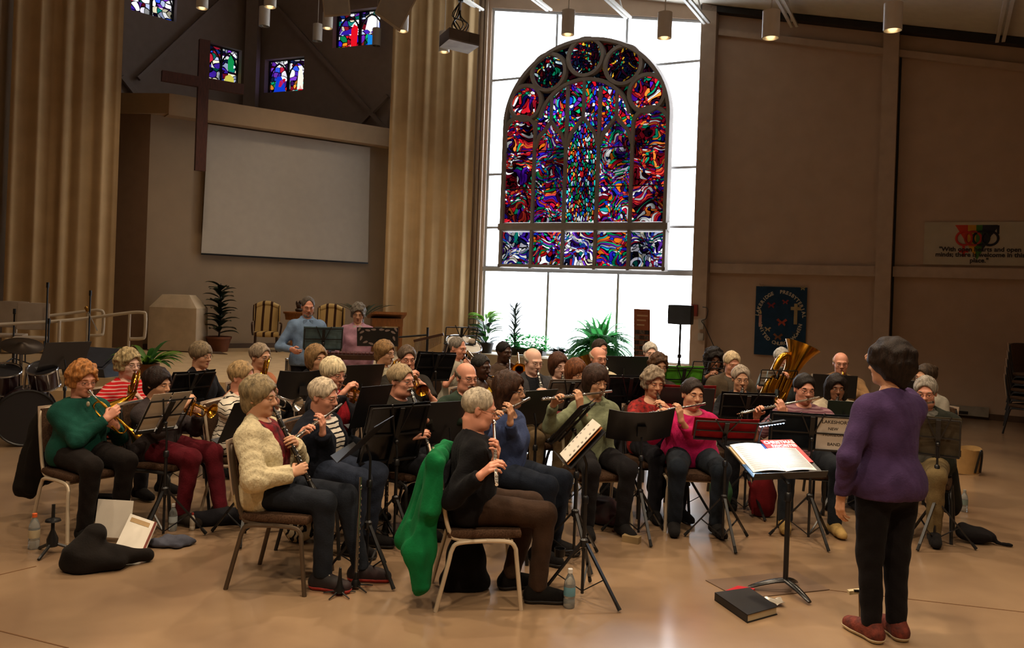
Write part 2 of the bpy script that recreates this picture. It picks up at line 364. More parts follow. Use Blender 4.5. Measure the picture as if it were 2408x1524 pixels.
# inner arch below the roundels, ogee heads of the middle lights, side-light arches
inn = [V((um+(Rr-.86)*cos(rad(a)), zsp-.02+(yr-.84)*sin(rad(a)), 0)) for a in range(8, 173, 6)]
tr_path(inn, .12, .13)
zsd = A2(1235, 274).y-.33
zog = A2(1330, 318).y; apx = [A2(1290, 296).y, A2(1372, 286).y, A2(1455, 283).y]
for i in range(3):
    a, b = mull[i], mull[i+1]; m_ = (a+b)/2; ap = apx[i]
    tr_path(smoothpath([V((a+.02, zog-.25, 0)), V((a+.10, zog+.0, 0)), V((m_-.16, ap-.12, 0)), V((m_, ap+.08, 0))], 5), .115, .13)
    tr_path(smoothpath([V((b-.02, zog-.25, 0)), V((b-.10, zog+.0, 0)), V((m_+.16, ap-.12, 0)), V((m_, ap+.08, 0))], 5), .115, .13)
    tr_path([V((m_, ap+.05, 0)), V((m_, (ap+.6) if i != 1 else (ap+.86), 0))], .09, .13)
for a, b in ((ul+.05, mull[0]), (mull[3], ur-.05)):
    m_ = (a+b)/2; h = wd/2
    tr_path([V((m_+h*cos(PI-PI*j/14), zsd+h*.9*sin(PI*j/14), 0)) for j in range(15)], .13, .13)
trb.build('tracery', mTrac, sg, smooth=False)
lead = MB()
for y in (350, 440): z = A2(1380, y).y; lead.bar(Wpt(ul+.1, z, OFF+.03), Wpt(ur-.1, z, OFF+.03), .02)
lead.build('glazing_bar', mBlack, sg, smooth=False)
def glass_poly(name, pts, m):
    b = MB(); n = len(pts); b.add([Wpt(p.x, p.y, OFF+.012) for p in pts]+[Wpt(p.x, p.y, OFF-.012) for p in pts],
        [tuple(range(n)), tuple(range(2*n-1, n-1, -1))]+[(i, n+i, n+(i+1) % n, (i+1) % n) for i in range(n)])
    return b.build(name, m, sg, smooth=False, uvs=[(p.x, p.y) for p in pts]*2)
gm = [stained('glass_flow_left', 12, 22, .9, .06, 1.6, .12, 'red', 1), stained('glass_blue_dark', 15, 24, .8, .07, 1.4, .1, 'rich', 2), stained('glass_drops', 27, 11, .12, .11, 2.0, .3, 'drop', 3),
      stained('glass_amber', 16, 19, .9, .06, 1.5, .12, 'rich', 4), stained('glass_flow_right', 11, 24, .9, .06, 1.5, .1, 'red', 5)]
gdk = stained('glass_dark_roundel', 22, 19, .6, .09, 1.6, .2, 'dark', 6); grd = stained('glass_bright_roundel', 15, 14, .7, .07, 1.8, .35, 'red', 7)
gpl = stained('glass_white_violet', 11, 20, .9, .06, 1.7, .4, 'pale', 8); gup = stained('glass_upper_lights', 17, 13, .5, .08, 1.9, .4, 'rich', 9)
ed = [ul+.06]+mull+[ur-.06]
ztops = [A2(1250, 285).y+.36, zog+.1, zog+.1, zog+.1, A2(1250, 285).y+.36]
for i in range(5):
    a, b = ed[i]+.02, ed[i+1]-.02
    glass_poly('pane', [V((a, zb+.06, 0)), V((b, zb+.06, 0)), V((b, zm1-.01, 0)), V((a, zm1-.01, 0))], stained('glass_low_%d' % i, 11, 20, .9, .06, 1.5, .2, 'pale' if i in (0, 2, 4) else 'rich', 20+i) if i != 2 else gpl)
    if i in (0, 4):
        m_ = (a+b)/2; h = (b-a)/2; zz = zsd
        glass_poly('pane', [V((a, zm2, 0)), V((b, zm2, 0))]+[V((m_+h*cos(PI*j/10), zz+h*.9*sin(PI*j/10), 0)) for j in range(11)], gm[i])
    else:
        m_ = (a+b)/2; ap = apx[i-1]
        glass_poly('pane', [V((a, zm2, 0)), V((b, zm2, 0)), V((b, zog-.2, 0)), V((b-.1, zog, 0)), V((m_+.15, ap-.12, 0)), V((m_, ap+.06, 0)), V((m_-.15, ap-.12, 0)), V((a+.1, zog, 0)), V((a, zog-.2, 0))], gm[i])
for i, (c, rr) in enumerate(crc): glass_poly('roundel', [c+V((cos(2*PI*j/24)*rr, sin(2*PI*j/24)*rr, 0)) for j in range(24)], gdk if i in (1, 2, 3) else grd)
# the upper lights between ogee heads and inner arch, each a quadrilateral
def inn_z(u): t = max(-1, min(1, (u-um)/(Rr-.86))); return zsp-.02+(yr-.84)*math.sqrt(1-t*t)
cuts = [mull[0], (mull[0]+mull[1])/2, mull[1], (mull[1]+mull[2])/2, mull[2], (mull[2]+mull[3])/2, mull[3]]
for i in range(6):
    a, b = cuts[i], cuts[i+1]; low = lambda u: (zog-.05 if min(abs(u-q) for q in mull) < .01 else max(apx)+.05)
    glass_poly('pane', [V((a, low(a), 0)), V((b, low(b), 0)), V((b, max(inn_z(b), low(b)+.05), 0)), V(((a+b)/2, max(inn_z((a+b)/2), zog), 0)), V((a, max(inn_z(a), low(a)+.05), 0))], gup)
# spandrel backing: solid stone between the openings of the head
bk = MB(); hb = [V((ul+.04, zsp-.35, 0)), V((ul+.04, zsp, 0))]+[arcpt(PI-PI*i/40, .97) for i in range(1, 40)]+[V((ur-.04, zsp, 0)), V((ur-.04, zsp-.35, 0))]
n = len(hb); bk.add([Wpt(p.x, p.y, OFF-.03) for p in hb]+[Wpt(p.x, p.y, OFF-.05) for p in hb], [tuple(range(n)), tuple(range(2*n-1, n-1, -1))]+[(i, n+i, n+(i+1) % n, (i+1) % n) for i in range(n)])
bk.build('spandrel', stained('glass_spandrel', 14, 12, .5, .09, .5, .2, 'dark', 12), sg, smooth=False, uvs=[(p.x, p.y) for p in hb]*2)

# --- stage backdrop wall (left) plane
TL = rad(35.8); LA = G(600, 818, .45); Lu = V((cos(TL), sin(TL), 0)); Ln = V((sin(TL), -cos(TL), 0))
def Lp(x, y, off=0): return onplane(x, y, LA+Ln*off, Ln)
def Luz(x, y, off=0): p = Lp(x, y, off); return (p-LA).dot(Lu), p.z
def Lpt(u, z, off=0): return LA+Lu*u+UP*(z-LA.z)+Ln*off
def lslab(b, ua, ub, za, zb_, off, th): # box on the backdrop plane
    vs = [Lpt(u, z, o) for u in (ua, ub) for z in (za, zb_) for o in (off, off-th)]
    b.add(vs, [(0, 1, 3, 2), (4, 6, 7, 5), (0, 4, 5, 1), (2, 3, 7, 6), (0, 2, 6, 4), (1, 5, 7, 3)]); return b
la, lb = Luz(343, 600)[0], Luz(960, 500)[0]; zf0, zf1 = Luz(640, 300)[1], Luz(640, 271)[1]
zf0 = Luz(600, 306)[1]; zf1 = Luz(600, 262)[1]
lslab(MB(), la, lb, .0, zf1, 0, .25).build('wall_left', mWall, smooth=False, kind='structure')
lslab(MB(), la+.25, lb, zf0, zf1+.02, .35, .4).build('trim_9', mFascia, smooth=False, kind='structure')
lslab(MB(), la, lb, .45, .55, .03, .05).build('baseboard_left', mat('base_trim', '54402f'), smooth=False, kind='structure')
# return panel left of the convex corner
c0 = Lpt(la, 0); dR = V((-cos(rad(8)), sin(rad(8)), 0))
def vwall(name, a, b, z0, z1, m, th=.2, back=None, kind='structure'):
    a, b = V(a), V(b); n = (b-a).cross(UP).normalized()*th
    if back is not None and n.dot(back) < 0: n = -n
    mb = MB(); vs = [V((p.x, p.y, z))+o for p in (a, b) for z in (z0, z1) for o in (V((0, 0, 0)), n)]
    mb.add(vs, [(0, 1, 3, 2), (4, 6, 7, 5), (0, 4, 5, 1), (2, 3, 7, 6), (0, 2, 6, 4), (1, 5, 7, 3)])
    return mb.build(name, m, smooth=False, kind=kind)
bkv = V((0, 1, 0))
vwall('wall_left_return', c0, c0+dR*2.6, 0, zf1, mat('return_wall_paint', '8a6d55', rough=.8, var=.03), back=bkv)
f0 = Lpt(la+.25, 0, .35); vwall('trim_10', f0, f0+dR*2.9-V((0, .05, 0)), zf0+.02, zf1+.02, mFascia, .3, back=bkv)
# upper walls meeting in the deep corner
CC = P(597, 200, 21.2); CC.z = 0
ua_ = V((-cos(rad(48.6)), -sin(rad(48.6)), 0)); ub_ = V((cos(rad(23)), -sin(rad(23)), 0))
nUa = V((sin(rad(48.6)), -cos(rad(48.6)), 0)); nUb = V((-sin(rad(23)), -cos(rad(23)), 0))
def hole_wall(name, o, d, n, length, z0, z1, holes, m):
    """wall along d from o with rectangular holes (a,b,za,zb)"""
    mb = MB(); xs = sorted({0, length}|{h[0] for h in holes}|{h[1] for h in holes}); zs = sorted({z0, z1}|{h[2] for h in holes}|{h[3] for h in holes})
    for i in range(len(xs)-1):
        for j in range(len(zs)-1):
            cx, cz = (xs[i]+xs[i+1])/2, (zs[j]+zs[j+1])/2
            if any(h[0] < cx < h[1] and h[2] < cz < h[3] for h in holes): continue
            vs = [o+d*u+UP*z-n*q for u in (xs[i], xs[i+1]) for z in (zs[j], zs[j+1]) for q in (0, .3)]
            mb.add(vs, [(0, 1, 3, 2), (4, 6, 7, 5), (0, 4, 5, 1), (2, 3, 7, 6), (0, 2, 6, 4), (1, 5, 7, 3)])
    return mb.build(name, m, smooth=False, kind='structure')
def onU(x, y, d, n): p = onplane(x, y, CC, n); return (p-CC).dot(d), p.z
HA, HB = [], []
def hole(lst, d, n, x0, y0, x1, y1):
    a, b = onU(x0, (y0+y1)/2, d, n)[0], onU(x1, (y0+y1)/2, d, n)[0]; xm = (x0+x1)/2
    lst.append((min(a, b), max(a, b), onU(xm, y1, d, n)[1], onU(xm, y0, d, n)[1]))
hole(HA, ua_, nUa, 488, 108, 568, 192); hole(HA, ua_, nUa, 309, -42, 417, 38)
hole(HB, ub_, nUb, 622, 136, 714, 215); hole(HB, ub_, nUb, 783, 22, 893, 108)
zu0 = zf1-.6
hole_wall('wall_back', CC, ua_, nUa, 9.5, zu0, 11.8, HA, mUpper)
hole_wall('wall_back_right', CC, ub_, nUb, 7.5, zu0, 11.8, HB, mUpper)
# the four small clerestory windows
lights = {'sky': 'glass_small_sky'}
def clerestory(i, h, d, n, seed, figs):
    a, b, za, zb2 = h; w = b-a; hh = zb2-za; flip = d.x < 0
    def at(s, t, o=0): # s from the left as seen, t from the bottom
        u = (b-s*w) if flip else (a+s*w); return CC+d*u+UP*(za+t*hh)-n*(.2+o)
    fb = MB(); q = .05
    for s0, s1, t0, t1 in ((0, .03, 0, 1), (.97, 1, 0, 1), (.475, .525, 0, 1), (0, 1, 0, .03), (0, 1, .97, 1)):
        fb.add([at(s, t, o) for s in (s0, s1) for t in (t0, t1) for o in (-.04, .03)], [(0, 1, 3, 2), (4, 6, 7, 5), (0, 4, 5, 1), (2, 3, 7, 6), (0, 2, 6, 4), (1, 5, 7, 3)])
    for s0 in (.02, .5):
        for sg_ in (-1, 1):
            c = s0+.24
            fb.tube([at(c+sg_*.235, .30, -.02), at(c+sg_*.225, .5, -.02), at(c+sg_*.17, .7, -.02), at(c+sg_*.08, .84, -.02), at(c, .9, -.02)], .022, 6)
    o = fb.build('window_%d' % i, mBlack, smooth=False, kind='structure')
    mats = {'top': stained('small_top_%d' % i, 7, 13, .2, .06, 1.7, .5, 'pale', 30+i), 'mid': stained('small_mid_%d' % i, 7, 8, .4, .05, 2.4, .7, 'pale', 40+i), 'low': stained('small_low_%d' % i, 8, 8, .5, .06, 1.5, .5, figs[0], 50+i)}
    for nm, t0, t1 in (('low', 0, .38), ('mid', .38, .8), ('top', .8, 1)):
        b_ = MB(); cs = [(0, t0), (1, t0), (1, t1), (0, t1)]
        b_.add([at(s, t, .01) for s, t in cs]+[at(s, t, .03) for s, t in cs], [(0, 1, 2, 3), (7, 6, 5, 4), (0, 4, 5, 1), (1, 5, 6, 2), (2, 6, 7, 3), (3, 7, 4, 0)])
        b_.build('pane', mats[nm], o, smooth=False, uvs=[(s*w, t*hh) for s, t in cs]*2)
    for c, pts in figs[1]:
        b_ = MB(); k = len(pts); b_.add([at(s, t, -.004) for s, t in pts]+[at(s, t, .012) for s, t in pts], [tuple(range(k)), tuple(range(2*k-1, k-1, -1))]+[(i_, (i_+1) % k, k+(i_+1) % k, k+i_) for i_ in range(k)])
        b_.build('glass_piece', emat('glass_'+c, c, 1.1), o, smooth=False)
robe = lambda x, w, h: [(x-w, .04), (x+w, .04), (x+w*.7, h*.6), (x+w*.25, h), (x-w*.25, h), (x-w*.7, h*.6)]
clerestory(2, HA[1], ua_, nUa, 1, ('pale', [('18b0d8', [(.18, .55), (.27, .52), (.26, .8), (.19, .85)]), ('c01830', [(.30, .62), (.42, .55), (.42, .66), (.33, .72)])]))
clerestory(3, HA[0], ua_, nUa, 2, ('pale', [('108a48', [(.72, .42), (.88, .42), (.9, .75), (.8, .85), (.72, .72)]), ('c8c050', [(.62, .04), (.92, .04), (.9, .22), (.78, .3), (.66, .22)]), ('5a1a70', [(.04, .5), (.14, .48), (.12, .68), (.05, .66)])]))
clerestory(4, HB[0], ub_, nUb, 3, ('drop', [('1038c8', [(.12, .04), (.42, .04), (.38, .3), (.3, .52), (.2, .52)]), ('c01020', [(.24, .22), (.3, .2), (.42, .42), (.38, .46), (.27, .38)]), ('f4f0e0', [(.72, .1), (.86, .1), (.86, .5), (.8, .8), (.74, .62)]), ('108a40', [(.9, .3), (.96, .3), (.96, .85), (.9, .8)]), ('c01020', [(.74, .06), (.86, .06), (.8, .22)])]))
clerestory(5, HB[1], ub_, nUb, 4, ('rich', [('e01020', [(.3, .08), (.42, .08), (.44, .6), (.36, .68), (.3, .55)]), ('3018a0', [(.06, .42), (.3, .42), (.3, .56), (.1, .5)]), ('1480d8', [(.66, .04), (.82, .04), (.8, .32), (.66, .36)]), ('1850c0', [(.82, .4), (.94, .42), (.93, .7), (.85, .66)]), ('f4f4ff', [(.6, .5), (.9, .5), (.88, .86), (.66, .86)])]))
# corner column and diagonal braces
vb = MB(); vb.bar(CC+V((.05, -.35, zu0)), CC+V((.05, -.35, 11.8)), .3); vb.build('trim_11', mat('upper_steel', '9a8a80', rough=.5, var=.03), smooth=False, kind='structure')
def brace(i, x0, y0, x1, y1, d, n):
    b = MB(); p, q = onplane(x0, y0, CC+n*.12, n), onplane(x1, y1, CC+n*.12, n); b.bar(p, q, .1, .1); b.build('trim_%d' % i, mat('upper_steel', '9a8a80'), smooth=False, kind='structure')
brace(12, 325, 185, 548, -25, ua_, nUa); brace(13, 650, 15, 912, 310, ub_, nUb); brace(14, 286, 180, 330, 235, ua_, nUa); brace(15, 838, 300, 912, 225, ub_, nUb)

# --- floor, stage, steps, ceiling, the walls that close the room
def slab(name, poly, z0, h, m, **k):
    b = MB(); b.prism(poly, h, z0=z0); return b.build(name, m, smooth=False, kind='structure', **k)
slab('floor', [(-13, -4), (13, -4), (13, 25), (-13, 25)], -.1, .1, mFloor)
xs_, ys_ = G(1075, 900, .45), 11.5
slab('floor_stage', [(-12, 11.5), (-1.2, 11.5), (-.75, 12.2), (-1.0, 17.6), (-1.3, 20.3), (-12, 20.3)], 0, .45, mStage)
slab('floor_step_lower', [(-12, 10.85), (-3.6, 10.85), (-3.6, 11.5), (-12, 11.5)], 0, .15, mStage)
slab('floor_step_upper', [(-12, 11.17), (-3.6, 11.17), (-3.6, 11.5), (-12, 11.5)], .15, .15, mStage)
cb = MB(); cb.add([Wpt(u, ceil_z(u), v) for u in (-22, uE) for v in (-.3, 26)]+[Wpt(u, ceil_z(u)+.15, v) for u in (-22, uE) for v in (-.3, 26)], [(0, 1, 3, 2), (4, 6, 7, 5), (0, 4, 5, 1), (2, 3, 7, 6), (0, 2, 6, 4), (1, 5, 7, 3)])
cb.build('ceiling', mat('deck_ceiling', 'c9c2b4'), smooth=False, kind='structure')
pl = G(12, 730, 0); vwall('wall_side', V((-8.9, 15.6, 0)), V((-10.5, -4, 0)), 0, 12, mWall, back=V((-1, 0, 0)))
vwall('wall_side_corner', V((-8.9, 15.6, 0)), CC+ua_*9.5, 0, 12, mWall, back=bkv)
vwall('wall_front', V((-10.5, -4, 0)), V((13, -4, 0)), 0, 12, mWall, back=V((0, -1, 0)))
vwall('wall_far_right', Wpt(uE, 0), V((13, -4, 0)), 0, 12, mWallW, back=V((1, 0, 0)))
# floor box cover below the conductor's stand
q = [G(1659, 1366), G(1869, 1345), G(1951, 1388), G(1741, 1410)]
b = MB(); b.add([p+UP*.002 for p in q]+[p+UP*.006 for p in q], [(3, 2, 1, 0), (4, 5, 6, 7)]+[(i, (i+1) % 4, 4+(i+1) % 4, 4+i) for i in range(4)])
b.build('trim_16', mat('floor_plate', '6f5a4a', rough=.35, var=.05), smooth=False, kind='structure')
b = MB()
for (xa, ya, xb_, yb) in ((0, 1352, 85, 1332), (0, 1484, 160, 1524), (1951, 1388, 2408, 1440)): b.bar(G(xa, ya)+UP*.001, G(xb_, yb)+UP*.001, .008, .003)
b.build('trim_17', mat('floor_joint', '6a4a2c', var=0), smooth=False, kind='structure')

# --- roof joists: white bottom chords with web rods
mJ = mat('white_joist', 'c8c4bc', rough=.5, var=.03)
for i, (x, y) in enumerate(((1132, 24), (1292, 24), (1478, 42), (1662, 54), (1868, 62), (2352, 97))):
    b = MB(); p = W(x, y, .25); tdir = Wn
    for o in (-.045, .045): b.bar(p+Wu*o, p+Wu*o+tdir*12, .05, .04)
    for k in range(12):
        a = p+tdir*(.3+k*1.0); u = (a-WA).dot(Wu); zc = ceil_z(u)-.05
        if zc > a.z+.1: b.tube([a, V((a.x, a.y, 0))+UP*zc+tdir*.5, a+tdir*1.0], .015, 6)
    b.build('trim_%d' % (20+i), mJ, smooth=False, kind='structure')
# ================================================================ IMPLICIT SURFACES (bodies, clothes, hair)
def A(*p): return np.array(p[0] if len(p) == 1 else p, dtype=np.float32)
def rc(Pt, a, b, ra, rb):
    a = A(a); b = A(b); ba = b-a; pa = Pt-a; t = np.clip(pa @ ba/max(float(ba @ ba), 1e-9), 0, 1)
    q = pa-t[:, None]*ba; return np.sqrt((q*q).sum(1))-(ra+(rb-ra)*t)
def el(Pt, c, r):
    q = (Pt-A(c))/A(r); k0 = np.sqrt((q*q).sum(1)); q = q/A(r); k1 = np.sqrt((q*q).sum(1))
    return k0*(k0-1)/np.maximum(k1, 1e-6)
def smin(a, b, k):
    h = np.maximum(k-np.abs(a-b), 0)/k; return np.minimum(a, b)-h*h*k*.25
def smax(a, b, k): return -smin(-a, -b, k)
def ev(pr, Pt, k=.04, inf=0.0):
    d = None
    for p in pr:
        q = rc(Pt, p[1], p[2], p[3]+inf, p[4]+inf) if p[0] == 'c' else el(Pt, p[1], A(p[2])+inf)
        d = q if d is None else smin(d, q, k)
    return d
def bounds(pr, pad):
    lo, hi = [], []
    for p in pr:
        if p[0] == 'c':
            for c, r in ((p[1], p[3]), (p[2], p[4])): lo.append(A(c)-r); hi.append(A(c)+r)
        else: lo.append(A(p[1])-A(p[2])); hi.append(A(p[1])+A(p[2]))
    return np.min(lo, 0)-pad, np.max(hi, 0)+pad
def nets(f, lo, hi, h):
    """naive surface nets: closed quad mesh of f = 0"""
    n = np.ceil((np.array(hi)-lo)/h).astype(int)+1
    ax = [lo[i]+h*np.arange(n[i]) for i in range(3)]
    g = np.stack(np.meshgrid(*ax, indexing='ij'), -1).reshape(-1, 3).astype(np.float32)
    v = f(g).reshape(n)
    for a in range(3):                                   # keep the surface closed at the border
        sl = [slice(None)]*3; sl[a] = [0, -1]; v[tuple(sl)] = np.maximum(v[tuple(sl)], h*.3)
    ins = v < 0
    cnt = np.zeros(n-1, dtype=np.int8); cs = []
    for i in (0, 1):
        for j in (0, 1):
            for k in (0, 1):
                s_ = (slice(i, n[0]-1+i), slice(j, n[1]-1+j), slice(k, n[2]-1+k)); cnt += ins[s_]; cs.append(s_)
    act = (cnt > 0) & (cnt < 8); idx = np.argwhere(act)
    if len(idx) == 0: return np.zeros((0, 3)), np.zeros((0, 4), dtype=int)
    cv = np.stack([v[s_][act] for s_ in cs], 1); off = np.array([(i, j, k) for i in (0, 1) for j in (0, 1) for k in (0, 1)], dtype=np.float32)
    acc = np.zeros((len(idx), 3)); num = np.zeros(len(idx))
    for a in range(8):
        for b in range(a+1, 8):
            if abs(off[a]-off[b]).sum() != 1: continue
            x, y = cv[:, a], cv[:, b]; m = (x < 0) != (y < 0); t = np.where(m, x/np.where(m, x-y, 1), 0)
            acc += m[:, None]*(off[a]+(off[b]-off[a])*t[:, None]); num += m
    vs = lo+h*(idx+acc/num[:, None]); im = -np.ones(n-1, dtype=np.int64); im[act] = np.arange(len(idx)); qs = []
    for a in range(3):
        b, c = (a+1) % 3, (a+2) % 3
        s0 = [slice(None)]*3; s1 = [slice(None)]*3; s0[a] = slice(0, -1); s1[a] = slice(1, None)
        for q in (b, c): s0[q] = s1[q] = slice(1, -1)
        i0, i1 = ins[tuple(s0)], ins[tuple(s1)]; e = np.argwhere(i0 != i1)
        if len(e) == 0: continue
        fl = i0[tuple(e.T)]; base = e.copy(); base[:, b] += 1; base[:, c] += 1
        def cell(db, dc): q = base.copy(); q[:, b] -= db; q[:, c] -= dc; return im[tuple(q.T)]
        quad = np.stack([cell(1, 1), cell(0, 1), cell(0, 0), cell(1, 0)], 1); quad[~fl] = quad[~fl][:, ::-1]; qs.append(quad)
    return vs, np.concatenate(qs)
class NM:
    """numpy mesh collector: quads/tris in several materials, one object"""
    def __init__(s): s.v = []; s.q = []; s.m = []; s.n = 0
    def add(s, v, q, mi=0, T=None):
        if len(v) == 0: return
        v = np.asarray(v, dtype=np.float64)
        if T is not None: T = np.array(T); v = v @ T[:3, :3].T+T[:3, 3]
        s.v.append(v); s.q.append(np.asarray(q)+s.n); s.m.append(np.full(len(q), mi)); s.n += len(v)
    def build(s, name, mats, parent=None):
        v = np.concatenate(s.v); q = np.concatenate(s.q); m = np.concatenate(s.m); org = None
        if parent is None: lo, hi = v.min(0), v.max(0); org = np.array([(lo[0]+hi[0])/2, (lo[1]+hi[1])/2, lo[2]]); v = v-org
        me = bpy.data.meshes.new(name); me.vertices.add(len(v)); me.vertices.foreach_set('co', v.astype(np.float32).ravel())
        me.loops.add(q.size); me.loops.foreach_set('vertex_index', q.astype(np.int32).ravel())
        me.polygons.add(len(q)); me.polygons.foreach_set('loop_start', np.arange(0, q.size, 4, dtype=np.int32))
        mats = mats if isinstance(mats, (list, tuple)) else [mats]
        for x in mats: me.materials.append(x)
        me.polygons.foreach_set('material_index', m.astype(np.int32)); me.polygons.foreach_set('use_smooth', np.ones(len(q), dtype=bool))
        me.update(calc_edges=True); me.validate()
        o = bpy.data.objects.new(name, me); col.objects.link(o)
        if parent is None: o.location = V(org)
        else: o.parent = parent; o.matrix_parent_inverse = wm(parent).inverted()
        return o
def implicit(name, f, lo, hi, h, m, parent, T=None):
    v, q = nets(f, lo, hi, h)
    if len(v) == 0: return None
    a = NM(); a.add(v, q, 0, T); return a.build(name, m, parent)
def ballq(c, r, n=10):
    c = np.array(c); r = np.array(r); vs = []; k = n//2
    for i in range(k+1):
        a = PI*(i+.02)/(k+.04)
        for j in range(n): vs.append(c+r*np.array([sin(a)*cos(2*PI*j/n), sin(a)*sin(2*PI*j/n), cos(a)]))
    return np.array(vs), np.array([(i*n+j, (i+1)*n+j, (i+1)*n+(j+1) % n, i*n+(j+1) % n) for i in range(k) for j in range(n)])

def fwd(y): return V((sin(rad(y)), -cos(rad(y)), 0))
def rgt(y): return V((-cos(rad(y)), -sin(rad(y)), 0))
def LT(c, y):
    r, f = rgt(y), fwd(y); return M(((r.x, f.x, 0, c[0]), (r.y, f.y, 0, c[1]), (0, 0, 1, c[2]), (0, 0, 0, 1)))

SKIN = {'l': mat('skin_light', 'd6a48c', rough=.5, var=.06, vs=14, spec=.35), 'p': mat('skin_pale', 'e0b4a0', rough=.5, var=.06, vs=14, spec=.35), 'r': mat('skin_ruddy', 'd2937a', rough=.48, var=.07, vs=12, spec=.4),
        't': mat('skin_tan', 'c89676', rough=.5, var=.06, vs=14, spec=.35), 'b': mat('skin_brown', '865840', rough=.45, var=.06, vs=14, spec=.4), 'd': mat('skin_dark', '3f2418', rough=.42, var=.06, vs=14, spec=.45)}
mLip = mat('lip', 'a04a44', rough=.45, var=.05); mEyeW = mat('eye_white', 'd8d2ca', rough=.25, var=0); mIris = mat('iris', '1c120c', rough=.2, var=0)
def hairmat(c): return mat('hair_'+c, c, rough=.55, var=.3, vs=60, bump=.5, bs=160, spec=.18, stretch=(1, 1, .25))
def noise3(Pt, f):
    x, y, z = Pt.T*f; return np.sin(x+1.3*np.sin(y*.7+z*.5))*np.sin(y*1.1+np.sin(x*.6))+.6*np.sin(z*1.3+x*.4+np.sin(y))
def head_sdf(neck, w=1.0, male=False, jowl=0):
    def f(Pt):
        x = np.abs(Pt[:, 0]); Q = np.stack([x, Pt[:, 1], Pt[:, 2]], 1)
        d = el(Q, (0, -.015, .035), (.075*w, .097, .085))
        d = smin(d, el(Q, (0, .028, -.03), (.064*w, .066, .085)), .03)
        d = smin(d, el(Q, (0, .05, -.082), (.042+.008*male, .040, .032)), .03)
        d = smin(d, el(Q, (0, .078, -.098), (.018, .016, .013)), .02)
        d = smin(d, el(Q, (.036, .058, -.028), (.026, .028, .026)), .02)
        d = smin(d, rc(Q, (.012, .088, .026), (.042, .074, .024), .010+.003*male, .010), .015)
        if jowl: d = smin(d, el(Q, (.035, .03, -.085), (.035, .04, .035)), .03)
        d = smax(d, -el(Q, (.031, .102, .004), (.019, .018, .012)), .012)
        d = smin(d, rc(Q, (0, .09, .012), (0, .112, -.024), .0075, .0125), .012)
        d = smin(d, el(Q, (.011, .1, -.03), (.009, .011, .008)), .008)
        d = smin(d, el(Q, (0, .089, -.058), (.024, .010, .010)), .012)
        d = smin(d, el(Q, (.031, .087, .0095), (.017, .0095, .0062)), .007); d = smin(d, el(Q, (.031, .086, -.0085), (.015, .008, .0045)), .007)
        d = smin(d, el(Q, (.074*w, -.012, -.006), (.009, .020, .032)), .008)
        d = smax(d, -el(Q, (.084*w, -.006, -.004), (.007, .010, .018)), .006)
        d = smin(d, rc(Q, (0, -.022, -.075), neck, .056, .062), .03)
        return d
    return f
